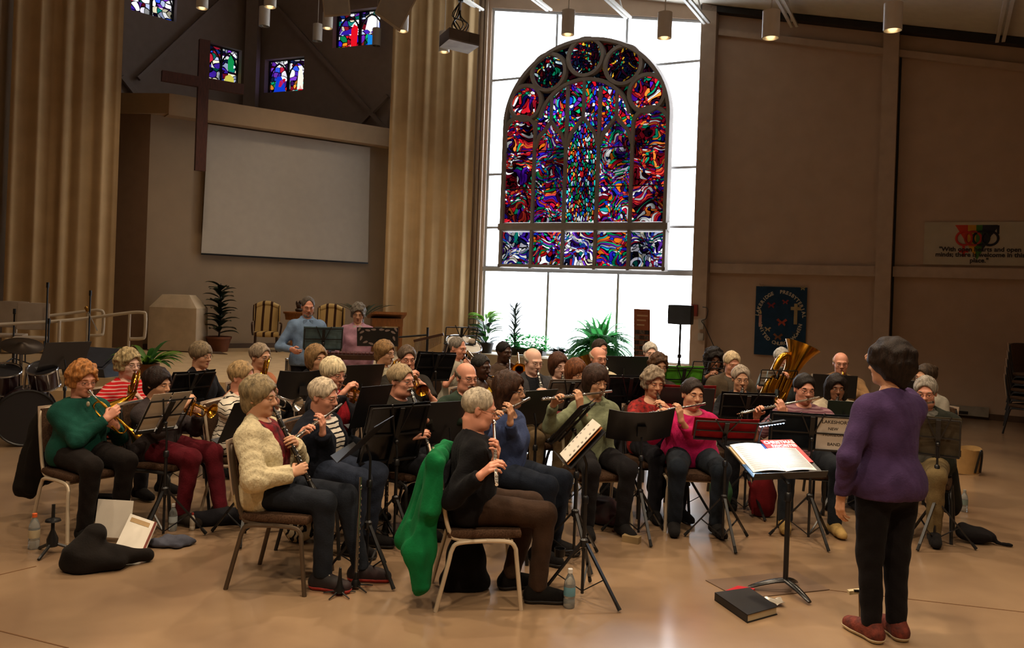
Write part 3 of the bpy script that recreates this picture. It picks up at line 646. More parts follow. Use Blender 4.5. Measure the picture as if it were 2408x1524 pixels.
def hair_sdf(kind):
    def f(Pt):
        x, y, z = Pt.T; ax = np.abs(x); Q = np.stack([ax, y, z], 1)
        def cran(i, up=0): return el(Q, (0, -.016, .036+up), (.077+i, .099+i, .086+i))
        face = lambda top, dy=0, wd=.072: el(Q, (0, .108+dy, -.035), (wd, .088, .1+top))
        nz = noise3(Pt, 55.); ns = noise3(Pt*np.array([1, 1, .3], dtype=np.float32), 90.)
        zb = -.03+(y-.03)*.46
        if kind in ('short', 'receding', 'crop'):
            d = cran({'short': .0135, 'receding': .006, 'crop': .007}[kind])+.003*ns+.0018*nz+.006*np.clip(-z*12, 0, 1)
            d = smax(d, -face({'short': .018, 'receding': .055, 'crop': .022}[kind]), .012); d = smax(d, zb-z, .008)
            d = smax(d, -el(Q, (.082, .02, -.03), (.02, .034, .045)), .006)
        elif kind == 'fringe':                          # bald on top, hair round the sides
            d = cran(.011)+.002*ns; d = smax(d, -face(.05), .01); d = smax(d, zb-z, .008); d = smax(d, z-.03+.35*y, .012); d = smax(d, y-.03, .01)
        elif kind == 'shag':
            d = smin(cran(.022)+.004*ns, el(Q, (0, -.05, -.05), (.07, .065, .075)), .03)+.002*nz
            d = smax(d, -face(.008), .014); d = smax(d, (-.115-z)+np.maximum(y+.02, 0)*1.2, .01)
        elif kind == 'bowl':
            d = cran(.02)+.003*ns; d = smax(d, -face(-.022, .008), .012); d = smax(d, (-.045-z)+np.maximum(y, 0)*.7, .01)
        elif kind == 'bob':
            d = smin(cran(.024), el(Q, (0, -.022, -.03), (.094, .093, .105)), .04)+.003*ns
            d = smax(d, -face(.012, 0, .066), .012); d = smax(d, -rc(Q, (0, .06, -.04), (0, .05, -.2), .062, .06), .01); d = smax(d, -.118-z, .012)
        elif kind == 'fringebob':
            d = smin(cran(.024), el(Q, (0, -.028, -.03), (.092, .088, .105)), .04)+.003*ns
            d = smax(d, -face(-.026, .008, .066), .012); d = smax(d, -rc(Q, (0, .06, -.04), (0, .05, -.2), .062, .06), .01); d = smax(d, -.125-z, .012)
        elif kind == 'long':
            d = smin(cran(.024), rc(Q, (.045, -.03, 0), (.06, -.03, -.23), .066, .05), .04); d = smin(d, rc(Q, (0, -.06, 0), (0, -.075, -.23), .06, .05), .04)+.004*ns
            d = smax(d, -face(.014, 0, .064), .012); d = smax(d, -rc(Q, (0, .075, -.04), (0, .06, -.28), .066, .066), .01); d = smax(d, -.25-z+.01*nz, .012)
        elif kind in ('curly', 'bigcurly'):
            big = kind == 'bigcurly'
            d = smin(cran(.024+.016*big), el(Q, (0, -.03, -.03-.03*big), (.095+.02*big, .085+.01*big, .075+.04*big)), .04)+.0085*nz+.003*noise3(Pt, 120.)
            d = smax(d, -face(.012, .0, .066), .014); d = smax(d, (-.075-.05*big-z)+np.maximum(y, 0)*.5, .012)
        elif kind == 'dome':                             # full rounded back, seen from behind
            d = smin(cran(.036), el(Q, (0, -.05, -.02), (.09, .08, .085)), .04); d = smin(d, rc(Q, (0, -.075, -.06), (.0, -.07, -.125), .045, .02), .03)+.005*nz
            d = smax(d, -face(-.002, 0, .07), .012); d = smax(d, (-.13-z)+np.maximum(y+.04, 0)*1.0, .012)
        elif kind == 'bun':
            d = cran(.014)+.003*ns; d = smax(d, -face(.018), .01); d = smin(smax(d, zb-z, .008), el(Q, (0, -.12, .06), (.045, .045, .045))+.003*nz, .015)
        return d
    return f
BIG = {'long': .27, 'bigcurly': .17}

CURL = (32, 80, 122); FLAT = (12, 26, 40); TIPS = (25, 62, 96)
def hand_prims(wr, d, n, a, elb, k=1.0, curl=CURL):
    wr, d, n, a = V(wr), V(d).normalized(), V(n).normalized(), V(a).normalized(); pal, fin = [], []
    for i in range(4):
        kb = wr+d*(.086, .09, .085, .074)[i]*k+a*(.028, .0095, -.0095, -.0275)[i]*k-n*(0, .003, .002, -.002)[i]*k
        pal.append(('c', wr+a*(.016, .006, -.006, -.015)[i]*k, kb, .0135*k, .0105*k)); p = kb; seg = []
        for j in range(3):
            t = rad(curl[j]+(-4, 2, 3, 6)[i]); q = p+(d*cos(t)+n*sin(t))*(.044, .027, .021)[j]*k*(.95, 1.06, 1, .82)[i]
            seg.append(('c', p, q, (.0096, .0086, .0076)[j]*k, (.0088, .0078, .0068)[j]*k)); p = q
        fin.append(seg)
    tb = wr+d*.026*k+a*.024*k+n*.006*k; t1 = tb+(d*.6+a*.55+n*.45).normalized()*.042*k; t2 = t1+(d*.85+n*.5-a*.08).normalized()*.032*k
    pal += [('c', wr+a*.006*k, tb, .015*k, .0145*k)]; fin.append([('c', tb, t1, .0135*k, .0108*k), ('c', t1, t2, .0105*k, .0088*k)])
    pal.append(('c', wr, V(wr)+(V(elb)-V(wr)).normalized()*.09*k, .0235*k, .0285*k))
    return pal, fin
def hand_f(pal, fin):
    def f(Pt):
        d = ev(pal, Pt, .014)
        for s_ in fin: d = smin(d, ev(s_, Pt, .004), .0055)
        return d
    return f
def ik(sh, tg, la, lb, pole):
    v = tg-sh; L = v.length; m = (la+lb)*.985
    if L > m: tg = sh+v*(m/L); v = tg-sh; L = m
    u = v/L; x = (L*L+la*la-lb*lb)/(2*L); h = math.sqrt(max(la*la-x*x, 1e-6)); p = pole-u*pole.dot(u)
    p = p.normalized() if p.length > 1e-4 else u.orthogonal()
    return sh+u*x+p*h, tg

def glasses(T, parent, m):
    b = MB(T)
    for s_ in (-1, 1):
        b.tube([V((s_*.033+.0225*cos(t), .106-.012*abs(.0225*cos(t)*s_+.0)/.0225*(cos(t)*s_ > 0), .001+.017*sin(t))) for t in np.linspace(0, 2*PI, 15)[:-1]], .0012, 5, closed=True)
        b.tube([(s_*.055, .1, .006), (s_*.077, .06, .007), (s_*.081, -.012, .006)], .0013, 5)
    b.tube([(-.012, .111, .004), (0, .116, .007), (.012, .111, .004)], .0016, 5)
    return b.build('glasses', m, parent)
mGl = mat('glasses_metal', '5a4a3c', rough=.3, metal=.7, var=0); mGd = mat('glasses_dark', '14100e', rough=.35, var=0)

PEOPLE = {}
def person(key, label, px, top, s, yaw, hy=0, hp=8, skin='l', hair='short', hc='8a8078', shirt='3a3a3a', sleeves=1.0, over=None, trousers='1c1c20', shoes='161414', gl=None,
           w=1.0, lean=.04, male=False, beard=None, neck='crew', inst=None, foot=.40, spread=.12, knee=.43, seat=.47, chair=None, smat=None, stand=False, jowl=0, roll=0, hs=1.0, grips=None, lface=1, kz=.0, hem=.5, tie=None, hands_up=0, cdx=0, collar=None):
    """px, top = crown of the head in the photograph; s = pixels per metre there"""
    crown = S(px, top, s); F_, R_ = fwd(yaw), rgt(yaw); near = s > 235
    hip_z = (.92 if stand else seat+.09)
    Zc = crown.z; Zh = Zc-.128*hs; Zs = Zh-.215*hs
    C = V((crown.x, crown.y, 0))-F_*lean-R_*cdx; T = LT(C, yaw)
    if stand: hip_z = Zc*.525
    hl = V((cdx, lean, Zh)); Hrot = M.Rotation(rad(hy), 4, 'Z') @ M.Rotation(-rad(hp), 4, 'X') @ M.Rotation(rad(roll), 4, 'Y')
    HL = M.Translation(hl) @ Hrot @ M.Scale(hs, 4); HT = T @ HL                       # head frame
    mouth = HT @ V((0, .103, -.058))
    fz = lambda z: lean*max(0, (z-hip_z)/(Zh-hip_z))
    fx = lambda z: cdx*max(0, (z-hip_z)/(Zh-hip_z))
    tz = lambda t: hip_z+(Zs-hip_z)*t
    pt = lambda t, f=0, r=0: V((r+fx(tz(t)), fz(tz(t))+f, tz(t)))
    sw = (.172 if male else .152)*(.5+.5*w)
    torso = [('e', pt(0.02, -.01), (.175*w, .125*w, .13)), ('e', pt(.36, .022*w), (.158*w, .122*w, .2)), ('e', pt(.74, .0), (.165*(.5+.5*w), .115*(.4+.6*w), .19)),
             ('c', pt(.94, -.015, -sw+.02), pt(.94, -.015, sw-.02), .062, .062), ('c', pt(1.0, -.02), pt(1.13, -.01), .075, .06)]
    if not male: torso += [('e', pt(.66, .085*w, .065), (.062*w, .055*w, .065)), ('e', pt(.66, .085*w, -.065), (.062*w, .055*w, .065))]
    nb = V((cdx*.97, fz(Zs)-.012, Zs+.015)); neckp = ('c', nb, V((cdx, lean-.015, Zh-.07)), .06, .056)
    # instrument -> grips (world)
    I = {'M': mouth, 'F': F_, 'R': R_, 'HT': HT, 'C': C, 'T': T, 's': s}
    g = grips(I) if callable(grips) else (inst(I) if inst else {})
    Ti = T.inverted(); arms, hands, cuts = [], [], []
    k = 1.0 if male else .94
    for sd in (1, -1):                                  # right, left
        sh = pt(.93, -.01, sd*sw)+V((0, 0, -.005)); q = g.get('R' if sd > 0 else 'L'); curl = CURL
        if q:
            G_, ax, npref = Ti @ V(q[0]), Ti.to_3x3() @ V(q[1]).normalized(), Ti.to_3x3() @ V(q[2]); off = q[3] if len(q) > 3 else .012
            curl = q[4] if len(q) > 4 else CURL; pole = Ti.to_3x3() @ V(q[5]) if len(q) > 5 and q[5] is not None else V((sd*.8, -.25, -.75))
            el0, _ = ik(sh, G_, .29*k, .27*k, pole); d = G_-el0; d = d-ax*d.dot(ax)*.8; d.normalize(); n = ax.cross(d)
            if n.dot(npref) < 0: n = -n
            n.normalize(); kn = G_-n*(.018+off)-d*.016; wr = kn-d*.086*k
        else:
            G_ = V((sd*.1, .30, seat+.17)) if not stand else V((sd*(sw+.10), .06, tz(.0)-.12)); ax = V((-sd, .2, 0)); pole = V((sd*.7, -.6, -.1)); curl = FLAT
            d = (V((-sd*.35, .9, -.25)) if not stand else V((0, .12, -1))).normalized(); n = V((0, -.25, -1)) if not stand else V((-sd, 0, 0)); n = (n-d*n.dot(d)).normalized()
            wr = G_-d*.04; ax = V((-sd, 0, 0)) if not stand else V((0, 1, 0)); ax = (ax-d*ax.dot(d)).normalized()
            if stand: curl = (20, 45, 60)
        elb, wr2 = ik(sh, wr, .285*k*(1.08 if stand else 1), .255*k*(1.08 if stand else 1), pole)
        arms.append((sh, elb, wr2)); hands.append((wr2, d, n, ax, elb, curl))
    armp = []
    for sh, e, wr in arms: armp += [('c', sh, e, .055*(.6+.4*w)*k, .042*k), ('c', e, wr, .041*k, .026*k)]
    # legs
    legs, feet = [], []
    for sd in (1, -1):
        if stand:
            hp_, kn, an = V((sd*.085, 0, hip_z-.02)), V((sd*.085, .02, hip_z*.53)), V((sd*.08, -.01, .09))
        else:
            kf = knee[0 if sd > 0 else 1] if isinstance(knee, tuple) else knee; ff = foot[0 if sd > 0 else 1] if isinstance(foot, tuple) else foot
            hp_, kn, an = V((sd*.09, .02, hip_z-.005)), V((sd*spread, kf, seat+.06+kz)), V((sd*(spread*.95), ff, .09))
        legs += [('c', hp_, kn, .09*(.4+.6*w), .058*(.6+.4*w)), ('c', kn, an, .055*(.6+.4*w), .042)]; feet.append((an, sd))
    # ---- body: one mesh
    body = NM(); bp = torso+[neckp]+armp+legs
    for an, sd in feet: bp = bp+[('c', an+V((0, -.02, -.045)), an+V((sd*.02, .13, -.058)), .036, .03)]
    lo, hi = bounds(bp, .03); v, q = nets(lambda Pt: ev(bp, Pt, .04, -.012), lo, hi, .022); body.add(v, q, 0, T)
    neckh = HL.inverted() @ (nb+V((0, .0, -.03)))
    hf = head_sdf(neckh, w=(1.03 if w > 1.1 else 1), male=male, jowl=jowl); hh = .0052 if s > 320 else (.0062 if near else .0078)
    v, q = nets(hf, A(-.1, -.128, -.235), A(.1, .14, .135), hh); body.add(v, q, 0, HT)
    v, q = ballq((0, .0905, -.0605), (.021, .0125, .0048)); body.add(v, q, 1, HT); v, q = ballq((0, .0905, -.068), (.018, .0125, .0045)); body.add(v, q, 1, HT)
    for x in (-.031, .031):
        v, q = ballq((x, .0845, .001), (.011, .0095, .0042)); body.add(v, q, 2, HT)
        v, q = ballq((x, .0925, .0003), (.0046, .0024, .0040), 8); body.add(v, q, 3, HT)
        xs = np.linspace(-1, 1, 7); e = NM()
        pts = [(x*.98+t*.018, .0965-.010*(x*t > 0)*abs(t)-.002, .0285-.004*t*t) for t in xs]
        b = MB(); b.tube(pts, [.0018, .0032, .0036, .0036, .0034, .0028, .0016], 6, cap=False); body.add(np.array(b.v), np.array(b.f), 4, HT)
    for wr, d, n, a, e, curl in hands:
        pal, fin = hand_prims(wr, d, n, a, e, k, curl); lo, hi = bounds(pal+sum(fin, []), .012)
        v, q = nets(hand_f(pal, fin), lo, hi, .0042 if s > 320 else (.005 if near else .0062)); body.add(v, q, 0, T)
    bro = body.build('person', [SKIN[skin], mLip, mEyeW, mIris, hairmat(hc)]); tag(bro, label, 'person'); PEOPLE[key] = dict(o=bro, C=C, yaw=yaw, I=I, T=T, HT=HT, arms=arms, s=s)
    # ---- hair
    if hair != 'none':
        L = BIG.get(hair, .155); f = hair_sdf(hair)
        implicit('hair', f, A(-.14, -.18, -L), A(.14, .13, .19), .0062 if s > 250 else .008, hairmat(hc), bro, HT)
    if beard:
        def bf(Pt):
            Q = np.stack([np.abs(Pt[:, 0]), Pt[:, 1], Pt[:, 2]], 1); d = el(Q, (0, .045, -.085), (.056, .05, .05))+.0025*noise3(Pt, 60.)
            d = smin(d, rc(Q, (.008, .102, -.047), (.03, .092, -.058), .007, .006), .01) if beard[0] != '-' else d
            return smax(smax(d, -el(Q, (0, .105, -.061), (.022, .02, .008)), .004), Q[:, 2]+.046-.4*np.maximum(.06-Q[:, 1], 0), .01)
        def mf(Pt):
            Q = np.stack([np.abs(Pt[:, 0]), Pt[:, 1], Pt[:, 2]], 1); return rc(Q, (.006, .106, -.044), (.03, .094, -.058), .0085, .006)
        implicit('moustache' if beard[0] == '-' else 'beard', mf if beard[0] == '-' else bf, A(-.08, -.02, -.16), A(.08, .14, -.02), .005, hairmat(beard.strip('-')), bro, HT)
    if gl: glasses(HT, bro, mGd if gl == 'd' else mGl)
    # ---- clothes
    hcl = .011 if s > 320 else (.014 if near else .018)
    def folds(Pt, a=.0045):
        r, f, z = Pt.T; return a*.8*np.sin(38*z+16*np.sin(9*r+f*7)+19*f+11*r)+a*.7*noise3(Pt, 26.)
    def top_f(inf, frac, cut, hem_, opening=0):
        ap = []; ct = []
        for (sh, e, wr) in arms:
            one = [('c', sh, e if frac > .5 else sh+(e-sh)*min(1, frac*2+.12), .056*(.6+.4*w)*k, .045*k)]
            if frac > .5:
                en = e+(wr-e)*min(1, (frac-.5)*2)*.96; one.append(('c', e, en, .044*k, .031*k)); ct.append((en, (en-e).normalized()))
            else: ct.append((sh+(e-sh)*frac*2, (e-sh).normalized()))
            ap.append(one)
        def f(Pt):
            d = smin(ev(torso, Pt, .05, inf), ev(low, Pt, .04, inf+.012), .05)
            if cut == 'turtle': d = smin(d, rc(Pt, neckp[1], neckp[2], .064+inf*.3, .061+inf*.3), .03)
            da = None
            for one, (c, dr) in zip(ap, ct):
                q = ev(one, Pt, .035, inf); u = (Pt-A(c)) @ A(dr); q = np.where(((Pt-A(c))**2).sum(1) < .13**2, np.maximum(q, u), q); da = q if da is None else smin(da, q, .02)
            d = smin(d, da, .045)+folds(Pt, .0035 if inf < .02 else .005)
            if cut == 'turtle': d = np.maximum(d, Pt[:, 2]-(Zh-.135))
            else:
                fn, drop = {'crew': (.03, .42), 'v': (.03, .95), 'wide': (.01, .55), 'coat': (.035, .7)}[cut]
                g_ = Pt[:, 2]-(Zs+.05+fn)+drop*(Pt[:, 1]-fz(Zs)-.01)*(np.abs(Pt[:, 0]-cdx) < .13)
                d = smax(d, g_, .01)
            d = np.maximum(d, hem_-Pt[:, 2])
            if opening:
                op = np.minimum(opening-np.abs(Pt[:, 0]-fx(.8))+.0*Pt[:, 2], Pt[:, 1]-fz(.8)+.0); d = smax(d, op, .008)
            return d
        return f
    hem_z = seat+hem-.495 if not stand else hip_z-.075
    low = [torso[0]]+([('c', (.075*w, -.01, hip_z-.02), (.075*w, -.01, hem_z-.08), .088*w, .086*w), ('c', (-.075*w, -.01, hip_z-.02), (-.075*w, -.01, hem_z-.08), .088*w, .086*w)] if stand else [])
    tp = torso+low+armp+([neckp] if neck == 'turtle' else []); lo, hi = bounds(tp, .06)
    sm = smat or cloth(shirt)
    frac = sleeves if not over else .42
    nm = {'crew': 'shirt', 'v': 'shirt', 'wide': 'blouse', 'turtle': 'turtleneck', 'coat': 'shirt'}[neck]
    so = implicit(nm, top_f(.012, sleeves if not over else .55, neck, hem_z), lo, hi, hcl, sm, bro, T)
    if collar:
        cz, cf = Zs+.05, fz(Zs)-.005; rg = [V((.072*cos(t)+cdx, cf+.074*sin(t), cz-.03*sin(t)+.008)) for t in np.linspace(.5*PI+.35, 2.5*PI-.35, 22)]
        cm = cloth(collar); MB(T).tube(rg, [.012]+[.017]*20+[.012], 8, flat=1.5).build('collar', cm, bro)
        b = MB(T)
        for q in (-1, 1): b.prism([(q*.012+cdx, cz+.0), (q*.062+cdx, cz-.005), (q*.055+cdx, cz-.075)], .01, T=T @ M.Translation((0, cf+.088, 0)) @ M.Rotation(PI/2, 4, 'X') @ M.Translation((0, 0, -.005)))
        b.build('collar_points', cm, bro, smooth=False)
    if over: implicit('jacket' if male else 'cardigan', top_f(.026, sleeves, 'coat', hem_z-.03, .07), lo, hi, hcl, over if not isinstance(over, str) else cloth(over), bro, T)
    lp = legs+[torso[0]]; lo, hi = bounds(lp, .04)
    def trf(Pt):
        d = ev(lp, Pt, .03, .013)+.0022*noise3(Pt*np.array([1, 1, .6], dtype=np.float32), 30.)+.0015*np.sin(60*Pt[:, 2]+20*Pt[:, 1]+9*np.sin(14*Pt[:, 0])); d = np.maximum(d, .075-Pt[:, 2]); return np.maximum(d, np.where(Pt[:, 1] < .13, Pt[:, 2]-(hem_z+(.04 if stand else .15)), -1))
    implicit('trousers', trf, lo, hi, hcl, trousers if not isinstance(trousers, str) else cloth(trousers), bro, T)
    for an, sd in feet:
        a_, b_ = an+V((0, -.035, -.045)), an+V((sd*.025, .155, -.056)); sp = [('c', a_, b_, .043, .037), ('c', an+V((0, -.01, .0)), a_, .044, .043), ('c', an+V((sd*.008, .04, -.03)), an+V((sd*.02, .11, -.05)), .04, .038)]
        lo, hi = bounds(sp, .02)
        sh_ = implicit('shoe', lambda Pt: np.maximum(np.maximum(ev(sp, Pt, .02, .004), Pt[:, 2]-.125), .014-Pt[:, 2]), lo, hi, .0075 if s > 320 else .013, cloth(shoes) if isinstance(shoes, str) else shoes[0], bro, T)
        if s > 320 and not isinstance(shoes, str):
            lc = [an+V((sd*.014+.019*(-1)**i, .025+.0155*i, .024-.0105*i+.004)) for i in range(7)]; MB(T).tube(lc, .0028, 5).build('laces', mat('lace_white', 'c8c0b4', var=0), sh_)
        if s > 320 and sh_ is not None:
            implicit('sole', lambda Pt: np.maximum(np.maximum(ev(sp, Pt, .02, .008), Pt[:, 2]-.026), .001-Pt[:, 2]), lo, hi, .0075, mat('rubber_sole', '201c1a') if isinstance(shoes, str) else shoes[1], sh_, T)
    return bro
# ================================================================ INSTRUMENTS
mSil = mat('silver_plate', 'd4d0c8', rough=.2, metal=1, var=.03); mBrass = mat('lacquered_brass', 'c8922e', rough=.2, metal=1, var=.06); mBrassD = mat('aged_brass', 'a87a34', rough=.26, metal=1, var=.08)
mEbony = mat('ebony', '120f0e', rough=.32, var=.1, spec=.5); mNick = mat('nickel', 'b8b4ac', rough=.22, metal=1, var=.03)
def aimv(m, x, y, L, v):
    a, b = aim(m, x, y, L), aim(m, x, y, L, True); return a if (a-m).normalized().dot(v) >= (b-m).normalized().dot(v) else b
def flute(x, y, label, L=.585, gold=False):
    def f(I):
        M_ = I['M']+I['F']*.012-UP*.004; E = aimv(M_, x, y, L, I['R']); e = (E-M_).normalized(); up = (UP-e*e.z).normalized(); m = mSil; T = frame(e, up, M_)   # local z along flute, x up
        r = thing('flute', label, 'flute', M_); r0 = .0098
        MB(T).tube([(0, 0, -.085), (0, 0, .16)], r0, 12).build('head_joint', m, r)
        MB(T).tube([(0, 0, .16), (0, 0, .165), (0, 0, .18), (0, 0, .185)], [r0*1.12, r0*1.3, r0*1.3, r0*1.12], 12).build('barrel_ring', m, r)
        MB(T).tube([(0, 0, .185), (0, 0, .5)], r0, 12).build('body_joint', m, r)
        MB(T).tube([(0, 0, .5), (0, 0, .505), (0, 0, .515), (0, 0, .52), (0, 0, L)], [r0, r0*1.2, r0*1.2, r0, r0], 12).build('foot_joint', m, r)
        MB(T).ball((.006, 0, 0), (.0075, .014, .018), 10).build('lip_plate', m, r)
        MB(T).tube([(0, 0, -.098), (0, 0, -.085)], r0*1.12, 12).build('crown', m, r)
        for z in (.21, .235, .265, .29, .315, .345, .37, .395, .42, .445, .47, .525, .55, .57):
            b = MB(T); b.lathe([(.008, 0), (.009, .002), (.008, .0045), (.003, .005)], 10, T=T @ M.Translation((.0105, 0, z)) @ M.Rotation(PI/2, 4, 'Y')); b.build('key', m, r)
        MB(T).tube([(.008, .0085, .2), (.008, .0085, .575)], .002, 6).build('key_rod', m, r)
        return {'L': (M_+e*.245, -e, -I['F']*.6+UP*.2-e*.2, .006, TIPS, -UP*1.0-e*.2), 'R': (M_+e*.43, -e, I['F']*.5-UP*.9, .006, TIPS, -UP*.9+e*.5-I['F']*.5)}
    return f
def clarinet(x, y, label, L=.61, curve=False):
    def f(I):
        M_ = I['M']+I['F']*.002; E = aimv(M_, x, y, L, I['F']-UP*.2); e = (E-M_).normalized(); fr_ = (I['F']-e*e.dot(I['F'])); T = frame(e, fr_ if fr_.length > .05 else None, M_)
        r = thing('clarinet', label, 'clarinet', M_)
        MB(T).tube([(0, 0, -.012), (0, 0, .02), (0, 0, .065), (0, 0, .075)], [.005, .0095, .0125, .0125], 12).build('mouthpiece', mEbony, r)
        b = MB(T)
        for z in (.03, .042): b.tube([(0, 0, z-.004), (0, 0, z+.004)], .0135, 12)
        b.build('ligature', mNick, r)
        MB(T).tube([(0, 0, .076), (0, 0, .1), (0, 0, .135)], [.0145, .0165, .0145], 12).build('barrel', mEbony, r)
        MB(T).tube([(0, 0, .135), (0, 0, .33)], .0135, 12).build('upper_joint', mEbony, r)
        MB(T).tube([(0, 0, .33), (0, 0, .5)], [.0138, .0155], 12).build('lower_joint', mEbony, r)
        MB(T).lathe([(.0155, .5), (.018, .53), (.023, .565), (.031, .592), (.0365, L), (.032, L), (.02, .57), (.012, .53)], 18).build('bell', mEbony, r)
        for z, rr in ((.135, .0155), (.33, .016), (.5, .0185), (L-.002, .0375), (.075, .0145)):
            MB(T).tube([(0, 0, z-.004), (0, 0, z+.004)], rr, 14).build('ring', mNick, r)
        for i, z in enumerate((.16, .185, .215, .245, .275, .305, .345, .37, .4, .43, .46, .485)):
            T2 = T @ M.Translation((.0145*cos(.5*sin(i*2.)), .0145*sin(.5*sin(i*2.)), z)) @ M.Rotation(PI/2, 4, 'Y'); MB().lathe([(.0065, 0), (.0075, .002), (.006, .004), (.002, .0045)], 8, T=T2).build('key', mNick, r)
        b = MB(T)
        for y_ in (-.016, .016): b.tube([(.004, y_, .15), (.004, y_, .325)], .0022, 5); b.tube([(.004, y_, .34), (.004, y_, .49)], .0022, 5)
        b.build('key_rod', mNick, r)
        return {'L': (M_+e*.235, -e, -I['F']*.5+I['R']*.6, .01, TIPS, -I['R']*.8-UP*.7-I['F']*.1), 'R': (M_+e*.42, -e, -I['F']*.5-I['R']*.6, .01, TIPS, I['R']*.8-UP*.7-I['F']*.1)}
    return f
def bell_prof(r0, r1, L, n=9, p=3.2): return [(r0+(r1-r0)*(i/n)**p, L*i/n) for i in range(n+1)]
def trumpet(x, y, label, m=None, L=.49, name='trumpet', k=1.0):
    m = m or mBrass
    def f(I):
        M_ = I['M']+I['F']*.003; E = aimv(M_, x, y, L, I['F']); e = (E-M_).normalized(); up = (UP-e*e.z).normalized(); T = frame(e, up, M_); r = thing(name, label, name)
        r.location = M_; R_ = (T.to_3x3() @ V((0, 1, 0))).dot(I['R']); sd = -1 if R_ > 0 else 1           # bell on the player's left
        MB(T).lathe([(.0135, -.004), (.0125, .006), (.007, .022), (.0055, .06), (.006, .085)], 12).build('mouthpiece', mSil, r)
        a = -.062*k; y1 = sd*.028*k
        MB(T).tube([(0, 0, .07), (0, 0, .36)]+arc((a/2, 0, .36), -a/2, 0, PI, 8)[1:]+[(a, 0, .36), (a, 0, .25)], .0062, 8).build('leadpipe', m, r)
        MB(T).tube([(a, 0, .36), (a, 0, .30)], .0085, 8).build('tuning_slide', mSil if m is mSil else m, r)
        pts = [(a-.012, y1*.3, .2), (a-.012, y1, .13)]+arc((-.036, y1, .13), .038, -PI/2-PI/2, -2*PI, 8, (1, 0, 0), (0, 0, 1))[1:]
        pts = [(a-.012, y1*.4, .21), (a-.012, y1, .14), (a-.008, y1, .115), (-.055, y1, .098), (-.036, y1, .093), (-.017, y1, .098), (-.004, y1, .115), (.0, y1, .14), (0, y1, .3)]
        MB(T).tube(smoothpath(pts, 3), .0075, 8).build('bell_bow', m, r)
        MB().lathe(bell_prof(.0075, .062*k, L-.3)+[(.06*k, L-.3), (.03*k, L-.34), (.009, L-.37)], 24, T=T @ M.Translation((0, y1, .3)), cap=False).build('bell', m, r)
        for i, z in enumerate((.205, .232, .259)):
            v = MB(T).tube([(-.1*k, sd*.004, z), (-.095*k, sd*.004, z), (.012, sd*.004, z), (.02, sd*.004, z)], [.008, .0125, .0125, .009], 10).build('valve', m, r)
            MB(T).tube([(.02, sd*.004, z), (.04, sd*.004, z), (.042, sd*.004, z), (.046, sd*.004, z)], [.003, .003, .008, .008], 8).build('button', mSil, v)
        MB(T).tube([(-.05, -sd*.012, .21), (-.05, -sd*.04, .21), (-.05, -sd*.048, .22), (-.05, -sd*.04, .232), (-.05, -sd*.012, .232)], .006, 8).build('valve_slide', m, r)
        X = T.to_3x3() @ V((1, 0, 0)); Y = T.to_3x3() @ V((0, 1, 0))
        return {'R': (M_+e*.232+X*.045, -e, -X*.6+Y*sd*.6, .0, CURL, I['R']*.7-UP*.8), 'L': (M_+e*.232-X*.05, X, -I['F']*.2+I['R']*.8, .016, CURL, -I['R']*.6-UP*.9)}
    return f
def horn(x, y, label, name='french_horn', m=None, bdir=(.5, -.4, -.6), k=1.0):
    m = m or mBrass
    def f(I):
        M_, F_, R_ = I['M'], I['F'], I['R']; Cn = aimv(M_, x, y, .25, F_*.7-UP*.7); r = thing(name, label, name.replace('_', ' '), Cn)
        e1 = (M_-Cn).normalized(); N_ = (R_*.85-F_*.25+UP*.1); N_ = (N_-e1*N_.dot(e1)).normalized(); e2 = N_.cross(e1)
        MB().tube([Cn+e1*(.122*k*cos(t))+e2*(.122*k*sin(t))+N_*.0 for t in np.linspace(0, 2*PI, 33)[:-1]], .011*k, 8, closed=True).build('main_coil', m, r)
        for q, rr in ((.09, .0075), (.06, .007)):
            MB().tube([Cn+e1*(q*k*cos(t)*1.1)+e2*(q*k*sin(t))+N_*.018 for t in np.linspace(0, 2*PI, 25)[:-1]], rr*k, 7, closed=True).build('inner_coil', m, r)
        for j in range(4):
            o = (j-1.5)*.022*k; MB().tube(smoothpath([Cn+e2*(.03)+N_*.03+e1*(o-.03), Cn-e2*.05+N_*.034+e1*o, Cn-e2*.085*k+N_*.03+e1*(o+.008), Cn-e2*.05+N_*.024+e1*(o+.012), Cn+e2*.03+N_*.02+e1*(o-.01)], 3), .0055*k, 6).build('valve_slide', m, r)
        for j in range(3):
            MB().lathe([(.019, 0), (.021, .01), (.021, .03), (.014, .036)], 12, T=frame(N_, e1, Cn+N_*.012+e1*(.03-.04*j)+e2*.045)).build('rotor_valve', m, r)
        bd = (R_*bdir[0]+F_*bdir[1]+UP*bdir[2]).normalized(); b0 = Cn-e1*.115*k+e2*.02
        MB().lathe(bell_prof(.013*k, .15*k, .3*k, 12, 2.6)+[(.145*k, .298*k), (.08*k, .22*k), (.03*k, .1*k)], 28, T=frame(bd, None, b0-bd*.02), cap=False).build('bell', m, r)
        MB().tube(smoothpath([M_+F_*.004, M_+(Cn-M_)*.3+F_*.015, Cn+e1*.15*k+e2*.04, Cn+e1*.1*k+e2*.085*k], 4), [.004]+[.0045]*11+[.007], 7).build('leadpipe', m, r)
        MB().lathe([(.011, 0), (.0095, .008), (.005, .03), (.004, .06)], 10, T=frame((Cn-M_), None, M_)).build('mouthpiece', mSil, r)
        return {'L': (Cn+e2*.1*k+e1*.03, e1, -F_*.2+R_*.8, .012, CURL, -R_*.7-UP*.9), 'R': (b0+bd*.2*k, N_, -bd*.3-R_*.3+F_*.3, .02, FLAT, R_*.8-UP*.6)}
    return f
